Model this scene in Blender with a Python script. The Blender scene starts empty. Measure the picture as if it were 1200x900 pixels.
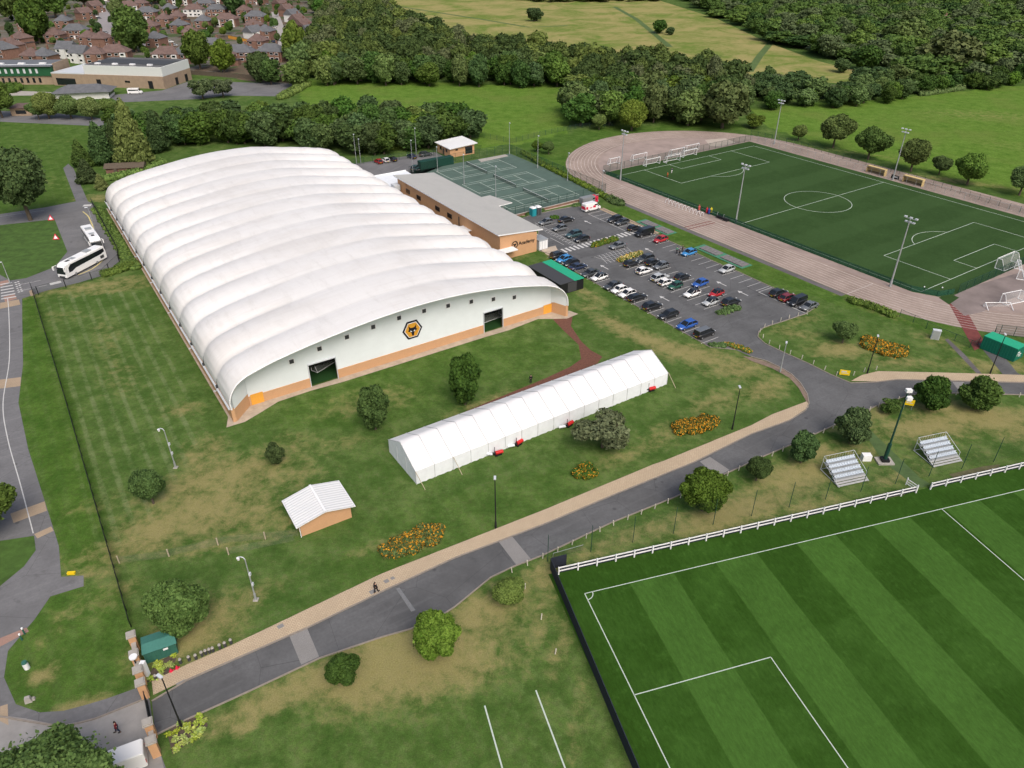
import bpy, bmesh, math, random
import numpy as np
from mathutils import Vector, Matrix
from mathutils.geometry import tessellate_polygon
R = math.radians
scn = bpy.context.scene
col = scn.collection
random.seed(7)
rng = np.random.default_rng(7)

# ------------------------------------------------------------------ camera, world, sun, exposure
CF, CPITCH, CROLL, CH = 865.886, 0.568, -0.002, 69.791      # focal length (px of a 1200 px wide picture), pitch down, roll, height
cam_d = bpy.data.cameras.new('camera')
cam = bpy.data.objects.new('camera', cam_d); col.objects.link(cam)
cam_d.sensor_fit = 'HORIZONTAL'; cam_d.sensor_width = 36.0
cam_d.lens = 36.0 * CF / 1200.0
cam_d.clip_start = 0.5; cam_d.clip_end = 6000
cam.location = (0, 0, CH)
cam.rotation_euler = (Matrix.Rotation(R(90) - CPITCH, 3, 'X') @ Matrix.Rotation(CROLL, 3, 'Z')).to_euler()
scn.camera = cam
SUN_EL, SUN_AZ = R(50), R(158)          # azimuth clockwise from +Y
w = bpy.data.worlds.new('World'); scn.world = w; w.use_nodes = True
nt = w.node_tree
sky = nt.nodes.new('ShaderNodeTexSky'); sky.sky_type = 'NISHITA'; sky.sun_disc = False
sky.sun_elevation = SUN_EL; sky.sun_rotation = SUN_AZ
sky.air_density = 1.0; sky.dust_density = 6.5; sky.ozone_density = 1.0
nt.links.new(sky.outputs[0], nt.nodes['Background'].inputs[0])
nt.nodes['Background'].inputs[1].default_value = 0.13
sd = bpy.data.lights.new('sun', 'SUN'); so = bpy.data.objects.new('sun', sd); col.objects.link(so)
sd.energy = 1.25; sd.angle = R(34); sd.color = (1.0, 0.975, 0.94)
sdir = Vector((math.sin(SUN_AZ) * math.cos(SUN_EL), math.cos(SUN_AZ) * math.cos(SUN_EL), math.sin(SUN_EL)))
so.rotation_euler = sdir.to_track_quat('Z', 'Y').to_euler()
scn.view_settings.view_transform = 'Standard'; scn.view_settings.look = 'None'
scn.view_settings.exposure = 0.30; scn.view_settings.gamma = 1.0
scn.view_settings.use_curve_mapping = False

# ------------------------------------------------------------------ survey helpers
def at(px, py, z=0.0):
    """ground survey: the point at height z seen at this place of the photograph"""
    a, b = px - 600, py - 450
    c, s = math.cos(CROLL), math.sin(CROLL)
    u = a * c + b * s; v = -a * s + b * c
    up = -v / CF; cc, ss = math.cos(CPITCH), math.sin(CPITCH)
    d = (u / CF, cc + up * ss, -ss + up * cc)
    t = (z - CH) / d[2]
    return Vector((d[0] * t, d[1] * t, z))
class Frame:
    def __init__(s, ox, oy, a): s.ox, s.oy, s.a = ox, oy, a
    def w(s, u, v, z=0.0):
        c, n = math.cos(s.a), math.sin(s.a)
        return Vector((s.ox + u * c - v * n, s.oy + u * n + v * c, z))
    def l(s, p):
        c, n = math.cos(s.a), math.sin(s.a); dx, dy = p[0] - s.ox, p[1] - s.oy
        return (dx * c + dy * n, -dx * n + dy * c)
    def pxs(s, pts): return [s.l(at(*p)) for p in pts]
FB = Frame(-45.23, 97.93, R(33.38))        # air hall, academy block, car park
FA = Frame(59.396, 248.015, -0.982)        # artificial pitch and running track (u along its length)
FG = Frame(8.78, 61.978, 0.287)            # grass match pitch

# ------------------------------------------------------------------ materials
def mat(name, base, rough=0.8, metal=0.0, spec=0.3, noise=0.0, nscale=3.0, bump=0.0, bscale=20.0, alpha=None, coat=0.0, objvar=0.0):
    m = bpy.data.materials.new(name); m.use_nodes = True
    t = m.node_tree; b = t.nodes['Principled BSDF']
    b.inputs['Roughness'].default_value = rough; b.inputs['Metallic'].default_value = metal
    b.inputs['Specular IOR Level'].default_value = spec
    b.inputs['Base Color'].default_value = (*base, 1)
    if coat: b.inputs['Coat Weight'].default_value = coat; b.inputs['Coat Roughness'].default_value = 0.08
    tc = None
    if noise or bump:
        tc = t.nodes.new('ShaderNodeTexCoord')
    if noise:
        n = t.nodes.new('ShaderNodeTexNoise'); n.inputs['Scale'].default_value = nscale; n.inputs['Detail'].default_value = 6
        n.inputs['Roughness'].default_value = 0.65
        t.links.new(tc.outputs['Object'], n.inputs['Vector'])
        mr = t.nodes.new('ShaderNodeMapRange'); mr.inputs[1].default_value = 0.3; mr.inputs[2].default_value = 0.7
        mr.inputs[3].default_value = 1 - noise; mr.inputs[4].default_value = 1 + noise
        t.links.new(n.outputs['Fac'], mr.inputs[0])
        hs = t.nodes.new('ShaderNodeHueSaturation'); hs.inputs['Color'].default_value = (*base, 1)
        t.links.new(mr.outputs[0], hs.inputs['Value']); t.links.new(hs.outputs[0], b.inputs['Base Color'])
    if bump:
        n = t.nodes.new('ShaderNodeTexNoise'); n.inputs['Scale'].default_value = bscale; n.inputs['Detail'].default_value = 4
        t.links.new(tc.outputs['Object'], n.inputs['Vector'])
        bp = t.nodes.new('ShaderNodeBump'); bp.inputs['Strength'].default_value = bump; bp.inputs['Distance'].default_value = 0.1
        t.links.new(n.outputs['Fac'], bp.inputs['Height']); t.links.new(bp.outputs[0], b.inputs['Normal'])
    if alpha is not None:
        tr = t.nodes.new('ShaderNodeBsdfTransparent'); mx = t.nodes.new('ShaderNodeMixShader')
        mx.inputs[0].default_value = alpha
        t.links.new(tr.outputs[0], mx.inputs[1]); t.links.new(b.outputs[0], mx.inputs[2])
        t.links.new(mx.outputs[0], t.nodes['Material Output'].inputs['Surface'])
    return m

class N:
    """tiny node-graph writer"""
    def __init__(s, m): s.t = m.node_tree; s.b = s.t.nodes['Principled BSDF']
    def _set(s, inp, v):
        if isinstance(v, bpy.types.NodeSocket): s.t.links.new(v, inp)
        elif isinstance(v, (tuple, list)) and len(v) == 3 and inp.type == 'RGBA': inp.default_value = (*v, 1)
        else: inp.default_value = v
    def tex(s, kind='Object'): return s.t.nodes.new('ShaderNodeTexCoord').outputs[kind]
    def noise(s, vec, scale, detail=4, rough=0.6, dist=0.0):
        n = s.t.nodes.new('ShaderNodeTexNoise'); s._set(n.inputs['Vector'], vec); n.inputs['Scale'].default_value = scale
        n.inputs['Detail'].default_value = detail; n.inputs['Roughness'].default_value = rough; n.inputs['Distortion'].default_value = dist
        return n.outputs['Fac']
    def math(s, op, a, b=0.0, c=None):
        n = s.t.nodes.new('ShaderNodeMath'); n.operation = op; s._set(n.inputs[0], a); s._set(n.inputs[1], b)
        if c is not None: s._set(n.inputs[2], c)
        return n.outputs[0]
    def ramp(s, v, a, b, lo=0.0, hi=1.0):
        n = s.t.nodes.new('ShaderNodeMapRange'); s._set(n.inputs[0], v); n.inputs[1].default_value = a; n.inputs[2].default_value = b
        n.inputs[3].default_value = lo; n.inputs[4].default_value = hi; n.interpolation_type = 'SMOOTHSTEP'; return n.outputs[0]
    def mix(s, f, a, b, mode='MIX'):
        n = s.t.nodes.new('ShaderNodeMix'); n.data_type = 'RGBA'; n.blend_type = mode
        s._set(n.inputs[0], f); s._set(n.inputs[6], a); s._set(n.inputs[7], b); return n.outputs[2]
    def xyz(s, v):
        n = s.t.nodes.new('ShaderNodeSeparateXYZ'); s._set(n.inputs[0], v); return n.outputs
    def mapping(s, v, rot=0.0, sc=(1, 1, 1)):
        if rot:
            r = s.t.nodes.new('ShaderNodeMapping'); s._set(r.inputs[0], v); r.inputs['Rotation'].default_value = (0, 0, rot); v = r.outputs[0]
        n = s.t.nodes.new('ShaderNodeMapping'); s._set(n.inputs[0], v); n.inputs['Scale'].default_value = sc
        return n.outputs[0]
    def attr(s, name):
        n = s.t.nodes.new('ShaderNodeAttribute'); n.attribute_name = name; return n.outputs
    def bump(s, h, strength, dist=0.1):
        n = s.t.nodes.new('ShaderNodeBump'); n.inputs['Strength'].default_value = strength; n.inputs['Distance'].default_value = dist
        s._set(n.inputs['Height'], h); s.t.links.new(n.outputs[0], s.b.inputs['Normal'])
    def out(s, c): s.t.links.new(c, s.b.inputs['Base Color'])

def grass_mat():
    m = mat('lawn_grass', (0.06, 0.1, 0.03), rough=1.0, spec=0.05); g = N(m)
    P = g.tex('Object'); A = g.attr('cover'); sp = g.t.nodes.new('ShaderNodeSeparateColor'); g.t.links.new(A[0], sp.inputs[0])
    dry, lush, stripe = sp.outputs[0], sp.outputs[1], sp.outputs[2]
    big = g.noise(P, 0.045, 5, 0.6, 0.3); mid = g.noise(P, 0.25, 7, 0.72, 0.15); fine = g.noise(P, 1.6, 6, 0.75); vf = g.noise(P, 7.0, 4, 0.8)
    streak = g.noise(g.mapping(P, R(-33.38) , (0.9, 0.06, 1)), 1.0, 4, 0.6)
    base = g.mix(g.ramp(mid, 0.32, 0.68), (0.050, 0.100, 0.020), (0.110, 0.172, 0.045))
    base = g.mix(g.ramp(big, 0.4, 0.66, 0, 0.55), base, (0.044, 0.102, 0.017))
    base = g.mix(g.ramp(g.math('ADD', g.math('MULTIPLY', fine, 0.6), g.math('MULTIPLY', mid, 0.4)), 0.50, 0.64, 0, 0.6), base, (0.18, 0.215, 0.085))
    lushc = g.mix(g.ramp(mid, 0.3, 0.7), (0.040, 0.100, 0.012), (0.078, 0.155, 0.022))
    lushc = g.mix(g.ramp(big, 0.45, 0.7, 0, 0.4), lushc, (0.11, 0.155, 0.03))
    c = g.mix(lush, base, lushc)
    bright = g.mix(g.ramp(mid, 0.3, 0.7), (0.075, 0.155, 0.018), (0.135, 0.235, 0.036)); bright = g.mix(g.ramp(big, 0.45, 0.7, 0, 0.5), bright, (0.15, 0.19, 0.045))
    c = g.mix(g.ramp(lush, 0.77, 0.84), c, bright)
    vr = g.t.nodes.new('ShaderNodeTexVoronoi'); vr.inputs['Scale'].default_value = 0.22; g.t.links.new(P, vr.inputs['Vector'])
    c = g.mix(g.math('MULTIPLY', g.ramp(vr.outputs['Distance'], 0.22, 0.10), g.ramp(mid, 0.45, 0.6, 0, 0.5)), c, (0.028, 0.062, 0.010))
    # mown streaks
    FX = g.xyz(g.mapping(P, R(-33.38), (1, 1, 1)))
    wv = g.ramp(g.math('SINE', g.math('ADD', g.math('MULTIPLY', FX[0], 2 * math.pi / 2.3), g.math('MULTIPLY', streak, 2.0))), 0.2, 0.9)
    st = g.math('MULTIPLY', wv, g.ramp(mid, 0.40, 0.62, 0.15, 1.0))
    c = g.mix(g.math('MULTIPLY', g.math('MULTIPLY', st, g.math('MAXIMUM', stripe, 0.16)), 0.68), c, (0.17, 0.215, 0.095))
    # dry patches with ragged edges
    d = g.math('ADD', dry, g.math('MULTIPLY', g.math('SUBTRACT', g.noise(P, 0.5, 8, 0.78, 0.25), 0.5), g.ramp(dry, 0.02, 0.25, 0, 1.7)))
    drym = g.ramp(d, 0.13, 0.80, 0.0, 0.82)
    dc = g.mix(g.ramp(fine, 0.3, 0.7), (0.225, 0.195, 0.078), (0.40, 0.335, 0.155))
    c = g.mix(drym, c, dc)
    c = g.mix(g.ramp(fine, 0.38, 0.68, 0.0, 0.42), c, (0.022, 0.036, 0.008))
    c = g.mix(g.ramp(g.noise(P, 0.9, 7, 0.8), 0.52, 0.72, 0, 0.45), c, (0.13, 0.14, 0.05))
    hs = g.t.nodes.new('ShaderNodeHueSaturation'); g.t.links.new(c, hs.inputs['Color'])
    g.t.links.new(g.ramp(vf, 0.3, 0.7, 0.78, 1.22), hs.inputs['Value'])
    g.out(hs.outputs[0]); g.bump(g.noise(P, 3.0, 6, 0.8), 0.5, 0.12)
    return m
def turf_mat(name, dark, light, period, bands, crossw, phase=0.0, rot=0.0, nz=0.18, sharp=0.06):
    m = mat(name, dark, rough=1.0, spec=0.05); g = N(m); P = g.tex('Object')
    X = g.xyz(P)
    u = g.math('ADD', X[0], phase)
    s1 = g.math('SINE', g.math('MULTIPLY', u, math.pi / period))
    f1 = g.ramp(s1, -sharp, sharp)
    s2 = g.math('SINE', g.math('MULTIPLY', X[1], math.pi / 12.3))
    f2 = g.math('MULTIPLY', g.ramp(s2, -0.15, 0.15), crossw)
    inside = g.math('MULTIPLY', g.ramp(X[1], -0.25 + bands[1], 0.25 + bands[1], 1, 0), g.ramp(X[0], bands[0] - .3, bands[0] + .3))
    f = g.math('MULTIPLY', g.math('ADD', f1, f2), inside)
    f = g.math('ADD', f, g.math('MULTIPLY', g.math('SUBTRACT', g.noise(P, 0.35, 6, 0.7, 0.5), 0.5), 0.9))
    c = g.mix(g.ramp(f, -0.1, 1.25), dark, light)
    c = g.mix(g.ramp(g.noise(P, 0.09, 5, 0.6), 0.45, 0.75, 0, 0.3), c, tuple(min(1, x * 1.35) for x in light))
    c = g.mix(g.ramp(g.noise(P, 0.6, 7, 0.75), 0.5, 0.75, 0, 0.35), c, tuple(x * 1.55 for x in light)); c = g.mix(g.ramp(g.noise(P, 0.15, 7, 0.7, 0.3), 0.5, 0.75, 0, 0.4), c, tuple(x * .75 for x in dark))
    fin = g.noise(g.mapping(P, 0, (1.2, 0.35, 1)), 2.2, 6, 0.8)
    hs = g.t.nodes.new('ShaderNodeHueSaturation'); g.t.links.new(c, hs.inputs['Color'])
    g.t.links.new(g.ramp(fin, 0.3, 0.7, 1 - nz, 1 + nz), hs.inputs['Value'])
    g.out(hs.outputs[0]); g.bump(g.noise(P, 6.0, 4, 0.8), 0.3, 0.05)
    return m
def meadow_mat():
    m = mat('meadow_grass', (0.2, 0.2, 0.08), rough=1.0, spec=0.02); g = N(m); P = g.tex('Object')
    a = g.noise(P, 0.03, 8, 0.7, 0.6); b = g.noise(P, 0.25, 8, 0.8)
    c = g.mix(g.ramp(a, 0.35, 0.62), (0.12, 0.175, 0.035), (0.28, 0.25, 0.10))
    c = g.mix(g.ramp(b, 0.5, 0.72, 0, 0.7), c, (0.36, 0.30, 0.15)); c = g.mix(g.ramp(b, 0.48, 0.25, 0, 0.6), c, (0.075, 0.10, 0.028))
    g.out(c); return m
def tarmac_mat(name, c0, var=0.22):
    m = mat(name, c0, rough=0.88, spec=0.2); g = N(m); P = g.tex('Object')
    a = g.noise(P, 0.12, 6, 0.65, 0.4); b = g.noise(P, 2.5, 5, 0.7); s = g.noise(g.mapping(P, R(-33.38), (0.08, 1.1, 1)), 1.0, 4, 0.6)
    l = tuple(x * (1 + var) for x in c0); d = tuple(x * (1 - var) for x in c0)
    c = g.mix(g.ramp(a, 0.3, 0.7), d, l)
    c = g.mix(g.ramp(s, 0.5, 0.72, 0, 0.35), c, tuple(x * 1.5 for x in c0))
    c = g.mix(g.ramp(b, 0.3, 0.75, 0, 0.4), c, tuple(x * .65 for x in c0))
    v = g.t.nodes.new('ShaderNodeTexVoronoi'); v.feature = 'DISTANCE_TO_EDGE'; v.inputs['Scale'].default_value = 0.13
    g.t.links.new(g.mapping(P, 0.4), v.inputs['Vector'])
    crack = g.ramp(v.outputs['Distance'], 0.0, 0.006, 0.45, 0.0)
    c = g.mix(g.ramp(g.noise(P, 0.45, 6, 0.75, 0.3), 0.56, 0.72, 0, 0.55), c, tuple(x * .62 for x in c0)); vo = g.t.nodes.new('ShaderNodeTexVoronoi'); vo.inputs['Scale'].default_value = 0.3; g.t.links.new(P, vo.inputs['Vector']); c = g.mix(g.ramp(vo.outputs['Distance'], 0.12, 0.05, 0, .5), c, (0.035, 0.035, 0.037))
    c = g.mix(crack, c, (0.028, 0.029, 0.03)); g.out(c); g.bump(b, 0.15, 0.02); return m
def paving_mat(name, c0, c1, scale=1.6, rot=0.0, joint=(0.2, 0.16, 0.11)):
    m = mat(name, c0, rough=0.9, spec=0.1); g = N(m); P = g.tex('Object')
    br = g.t.nodes.new('ShaderNodeTexBrick'); g.t.links.new(g.mapping(P, rot), br.inputs['Vector'])
    br.inputs['Color1'].default_value = (*c0, 1); br.inputs['Color2'].default_value = (*c1, 1); br.inputs['Mortar'].default_value = (*joint, 1)
    br.inputs['Scale'].default_value = scale; br.inputs['Mortar Size'].default_value = 0.018
    c = g.mix(g.ramp(g.noise(P, 0.3, 6, 0.7), 0.35, 0.7, 0, 0.45), br.outputs['Color'], tuple(x * .7 for x in c0)); g.out(c); return m
def brick_mat(name, c0, c1, scale=3.0):
    m = mat(name, c0, rough=0.9, spec=0.1); g = N(m); P = g.tex('Object'); X = g.xyz(P)
    cb = g.t.nodes.new('ShaderNodeCombineXYZ'); g.t.links.new(g.math('ADD', X[0], X[1]), cb.inputs[0]); g.t.links.new(X[2], cb.inputs[1])
    br = g.t.nodes.new('ShaderNodeTexBrick'); g.t.links.new(cb.outputs[0], br.inputs['Vector'])
    br.inputs['Color1'].default_value = (*c0, 1); br.inputs['Color2'].default_value = (*c1, 1); br.inputs['Mortar'].default_value = (*[x * .8 for x in c0], 1)
    br.inputs['Scale'].default_value = scale; br.inputs['Mortar Size'].default_value = 0.01
    c = g.mix(g.ramp(g.noise(P, 0.5, 6, 0.7), 0.35, 0.75, 0, 0.3), br.outputs['Color'], tuple(x * .72 for x in c0)); g.out(c); return m
def ribbed_mat(name, c0, axis, period, dark=0.86, dirt=0.12):
    m = mat(name, c0, rough=0.55, spec=0.3); g = N(m); P = g.tex('Object'); X = g.xyz(P)
    s = g.math('SINE', g.math('MULTIPLY', X[axis], 2 * math.pi / period))
    c = g.mix(g.ramp(s, 0.55, 0.95), c0, tuple(x * dark for x in c0))
    c = g.mix(g.ramp(g.noise(g.mapping(P, 0, (0.3, 0.3, 1)), 0.8, 7, 0.7, 0.6), 0.4, 0.75, 0, dirt * 2.5), c, tuple(x * .72 for x in c0))
    g.out(c); g.bump(s, 0.4, 0.04); return m
def track_mat():
    m = mat('cinder_track', (0.33, 0.25, 0.22), rough=0.95, spec=0.05); g = N(m); P = g.tex('Object')
    a = g.noise(P, 0.07, 7, 0.7, 0.5); b = g.noise(P, 1.2, 7, 0.8); s = g.noise(g.mapping(P, 0, (0.05, 1.4, 1)), 1.0, 4, 0.65)
    c = g.mix(g.ramp(a, 0.35, 0.7), (0.25, 0.195, 0.165), (0.35, 0.28, 0.24))
    c = g.mix(g.ramp(b, 0.42, 0.75, 0, 0.5), c, (0.20, 0.15, 0.135)); c = g.mix(g.ramp(s, 0.5, 0.7, 0, 0.4), c, (0.42, 0.35, 0.32))
    g.out(c); return m
def leaf_mat(name, c0, c1, dv=0.25):
    m = mat(name, c0, rough=0.75, spec=0.12); g = N(m)
    ge = g.t.nodes.new('ShaderNodeNewGeometry'); oi = g.t.nodes.new('ShaderNodeObjectInfo')
    c = g.mix(g.ramp(ge.outputs['Random Per Island'], 0.0, 1.0), c0, c1)
    cl = g.noise(g.tex('Object'), 1.1, 4, 0.7)
    c = g.mix(g.ramp(cl, 0.42, 0.68, 0, 0.45), c, tuple(x * 1.5 for x in c1))
    hs = g.t.nodes.new('ShaderNodeHueSaturation'); g.t.links.new(c, hs.inputs['Color'])
    g.t.links.new(g.ramp(oi.outputs['Random'], 0, 1, 1 - dv, 1 + dv), hs.inputs['Value'])
    h = g.math('MULTIPLY', oi.outputs['Random'], 7.31); h = g.math('FRACT', h)
    g.t.links.new(g.ramp(h, 0, 1, 0.480, 0.510), hs.inputs['Hue'])
    h2 = g.math('FRACT', g.math('MULTIPLY', oi.outputs['Random'], 13.7)); g.t.links.new(g.ramp(h2, 0, 1, 0.82, 1.08), hs.inputs['Saturation'])
    g.out(hs.outputs[0]); return m

M = {}
M['grass'] = grass_mat()
M['meadow'] = meadow_mat()
M['pitch'] = turf_mat('mown_pitch', (0.024, 0.064, 0.008), (0.047, 0.110, 0.019), 5.93, (0.0, 0.0), 0.34, phase=-5.93)
M['astro'] = turf_mat('artificial_turf', (0.030, 0.062, 0.019), (0.037, 0.074, 0.024), 8.0, (-5.0, 60.0), 0.2, nz=0.1, sharp=0.4)
M['tarmac'] = tarmac_mat('road_tarmac', (0.108, 0.110, 0.113))
M['lot'] = tarmac_mat('car_park_tarmac', (0.105, 0.108, 0.115))
M['oldtarmac'] = tarmac_mat('old_tarmac', (0.155, 0.155, 0.16), 0.15)
M['concrete'] = mat('concrete', (0.34, 0.32, 0.29), noise=0.15, nscale=0.8, rough=0.95)
M['entry'] = mat('entrance_concrete', (0.27, 0.26, 0.25), noise=0.15, nscale=0.5, rough=0.95)
M['apron'] = mat('apron_concrete', (0.40, 0.33, 0.26), noise=0.2, nscale=0.7, rough=0.95)
M['paving'] = paving_mat('buff_paving', (0.50, 0.40, 0.28), (0.46, 0.36, 0.25), 1.1, -0.55)
M['cobble'] = paving_mat('grey_setts', (0.27, 0.26, 0.25), (0.22, 0.215, 0.21), 4.0, -0.6, (0.15, 0.15, 0.15))
M['buffsett'] = paving_mat('buff_setts', (0.40, 0.31, 0.22), (0.36, 0.28, 0.2), 3.0, 0.1)
M['redsett'] = paving_mat('pink_setts', (0.36, 0.22, 0.18), (0.32, 0.2, 0.17), 3.0, 0.1)
M['kerb'] = mat('kerb_stone', (0.24, 0.21, 0.18), noise=0.15, nscale=2)
M['line'] = mat('white_line_paint', (0.50, 0.50, 0.49), noise=0.18, nscale=2.5, rough=0.8)
M['turfline'] = mat('pitch_line_paint', (0.44, 0.51, 0.44), noise=0.08, nscale=3, rough=0.9)
M['yline'] = mat('yellow_line_paint', (0.55, 0.47, 0.2), noise=0.2, nscale=2, rough=0.9)
M['track'] = track_mat()
M['infield'] = mat('infield_gravel', (0.29, 0.23, 0.205), noise=0.22, nscale=0.15, rough=1)
M['court'] = mat('tennis_court_surface', (0.075, 0.118, 0.098), noise=0.18, nscale=0.25, rough=0.9)
M['soil'] = mat('dark_soil', (0.085, 0.065, 0.05), noise=0.3, nscale=2, rough=1, bump=0.4, bscale=5)
M['mulch'] = mat('red_bark_mulch', (0.135, 0.06, 0.042), noise=0.3, nscale=3, rough=1, bump=0.5, bscale=8)
M['redmat'] = mat('red_matting', (0.16, 0.045, 0.04), noise=0.2, nscale=1, rough=0.95)
M['membrane'] = None
m = mat('white_membrane', (0.74, 0.735, 0.725), rough=0.55, spec=0.25); g = N(m); P = g.tex('Object')
c = g.mix(g.ramp(g.noise(g.mapping(P, 0, (0.05, 0.10, 0.1)), 1.0, 7, 0.7, 0.5), 0.4, 0.7, 0, 0.75), (0.68, 0.675, 0.665), (0.60, 0.58, 0.555))
c = g.mix(g.ramp(g.noise(g.mapping(P, 0, (0.5, 0.12, 0.4)), 1.0, 7, 0.75, 0.3), 0.46, 0.78, 0, 0.5), c, (0.50, 0.485, 0.465))
c = g.mix(g.ramp(g.noise(g.mapping(P, 0, (0.05, 1.3, 0.05)), 1.0, 6, 0.7), 0.5, 0.75, 0, 0.35), c, (0.50, 0.48, 0.46))
X = g.xyz(P); ln = g.math('ABSOLUTE', g.math('SUBTRACT', g.math('FRACT', g.math('DIVIDE', g.math('SUBTRACT', X[1], 7.82), 8.75)), 0.5))
c = g.mix(g.ramp(ln, 0.492, 0.4995, 0, 0.42), c, (0.42, 0.41, 0.40))
g.out(c); M['membrane'] = m
M['wallwhite'] = mat('white_wall_sheet', (0.70, 0.75, 0.77), noise=0.04, nscale=0.4, rough=0.6)
M['brick'] = brick_mat('buff_orange_brick', (0.57, 0.335, 0.185), (0.53, 0.31, 0.17))
M['orange'] = mat('orange_door_paint', (0.72, 0.34, 0.05), rough=0.6, noise=0.05)
M['acroof'] = ribbed_mat('standing_seam_roof', (0.43, 0.425, 0.40), 0, 0.5, 0.85)
M['white'] = mat('white_paint', (0.75, 0.76, 0.77), rough=0.5, noise=0.05, nscale=2)
M['seam'] = mat('grey_seam', (0.47, 0.48, 0.49))
M['tent'] = mat('white_tent_fabric', (0.73, 0.73, 0.73), rough=0.6, noise=0.045, nscale=0.6)
M['tentwall'] = mat('white_tent_wall', (0.70, 0.73, 0.76), rough=0.6, noise=0.07, nscale=0.9)
M['shedroof'] = ribbed_mat('white_ribbed_roof', (0.72, 0.73, 0.73), 0, 0.5, 0.78, 0.05)
M['black'] = mat('black_paint', (0.012, 0.013, 0.015), rough=0.5)
M['darkgrey'] = mat('dark_grey', (0.05, 0.052, 0.055), rough=0.6)
M['grey'] = mat('grey_metal', (0.36, 0.38, 0.39), rough=0.45, metal=0.3)
M['lightgrey'] = mat('light_grey', (0.52, 0.55, 0.58), rough=0.5)
M['green'] = mat('green_metal', (0.012, 0.16, 0.085), rough=0.5, noise=0.1, nscale=1)
M['kioskgreen'] = mat('kiosk_green', (0.035, 0.125, 0.095), rough=0.5, noise=0.12, nscale=1)
M['dkgreen'] = mat('dark_green_metal', (0.01, 0.05, 0.035), rough=0.5)
M['goalnet'] = mat('goal_net', (0.7, 0.72, 0.72), alpha=0.16)
M['mesh'] = mat('green_weldmesh', (0.015, 0.06, 0.045), alpha=0.28)
M['meshlight'] = mat('thin_weldmesh', (0.03, 0.055, 0.05), alpha=0.17)
M['rail'] = mat('black_railing', (0.015, 0.016, 0.018), alpha=0.8, rough=0.6)
M['windbreak'] = mat('black_windbreak', (0.018, 0.022, 0.034), rough=0.8, noise=0.2, nscale=2)
M['netting'] = mat('ball_stop_net', (0.03, 0.06, 0.05), alpha=0.05)
M['glass'] = mat('dark_glass', (0.012, 0.015, 0.018), rough=0.08, spec=0.6)
M['tyre'] = mat('tyre_rubber', (0.015, 0.015, 0.016), rough=0.85)
M['rim'] = mat('alloy_rim', (0.45, 0.46, 0.47), rough=0.35, metal=0.7)
M['lamp'] = mat('lamp_lens', (0.75, 0.78, 0.8), rough=0.25, spec=0.5)
M['taillamp'] = mat('red_tail_lens', (0.35, 0.01, 0.01), rough=0.3)
M['plate'] = mat('yellow_plate', (0.6, 0.45, 0.05), rough=0.5)
M['wood'] = mat('bark', (0.10, 0.08, 0.06), noise=0.3, nscale=4, rough=1)
M['timber'] = mat('pale_timber', (0.42, 0.36, 0.26), noise=0.15, nscale=2)
M['yellow'] = mat('yellow_sign', (0.72, 0.50, 0.01), rough=0.5)
M['leaf_lime'] = leaf_mat('leaf_lime', (0.065, 0.115, 0.016), (0.125, 0.185, 0.034), 0.10)
M['leaf_mid'] = leaf_mat('leaf_mid', (0.048, 0.092, 0.015), (0.100, 0.162, 0.032), 0.22)
M['leaf_dark'] = leaf_mat('leaf_dark', (0.026, 0.060, 0.013), (0.060, 0.112, 0.025), 0.2)
M['leaf_grey'] = leaf_mat('leaf_grey', (0.062, 0.092, 0.035), (0.115, 0.15, 0.06), 0.15)
M['leaf_conifer'] = leaf_mat('leaf_conifer', (0.085, 0.115, 0.018), (0.15, 0.185, 0.035), 0.1)
M['leaf_hedge'] = leaf_mat('leaf_hedge', (0.045, 0.095, 0.018), (0.085, 0.15, 0.03), 0.12)
M['flower'] = mat('orange_flower', (0.50, 0.24, 0.015), rough=0.8, noise=0.3, nscale=2)
M['hosta'] = leaf_mat('leaf_hosta', (0.16, 0.24, 0.03), (0.30, 0.38, 0.07), 0.1)
M['tile_red'] = mat('red_roof_tile', (0.14, 0.095, 0.085), noise=0.25, nscale=0.6, rough=0.95)
M['tile_grey'] = mat('grey_roof_tile', (0.115, 0.12, 0.13), noise=0.2, nscale=0.6, rough=0.9)
M['redbrick'] = mat('red_brick', (0.20, 0.115, 0.085), noise=0.2, nscale=0.8, rough=0.95)
M['render'] = mat('white_render', (0.62, 0.62, 0.6), noise=0.06, nscale=0.8)
m = mat('estate_gardens', (0.1, 0.1, 0.06), rough=1); g = N(m); P = g.tex('Object'); v = g.t.nodes.new('ShaderNodeTexVoronoi'); v.inputs['Scale'].default_value = 0.09; g.t.links.new(P, v.inputs['Vector'])
sc_ = g.t.nodes.new('ShaderNodeSeparateColor'); g.t.links.new(v.outputs['Color'], sc_.inputs[0])
c = g.mix(g.ramp(sc_.outputs[0], .45, .5), (0.055, 0.085, 0.024), (0.16, 0.14, 0.12)); c = g.mix(g.ramp(sc_.outputs[1], .68, .72), c, (0.13, 0.085, 0.06)); c = g.mix(g.ramp(g.noise(P, .3, 5, .7), .35, .65, 0, .6), c, (0.05, 0.065, 0.03)); g.out(c); M['estate'] = m
M['skin'] = mat('skin', (0.45, 0.28, 0.2), rough=0.6)
M['hair'] = mat('hair', (0.03, 0.02, 0.015), rough=0.8)

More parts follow.
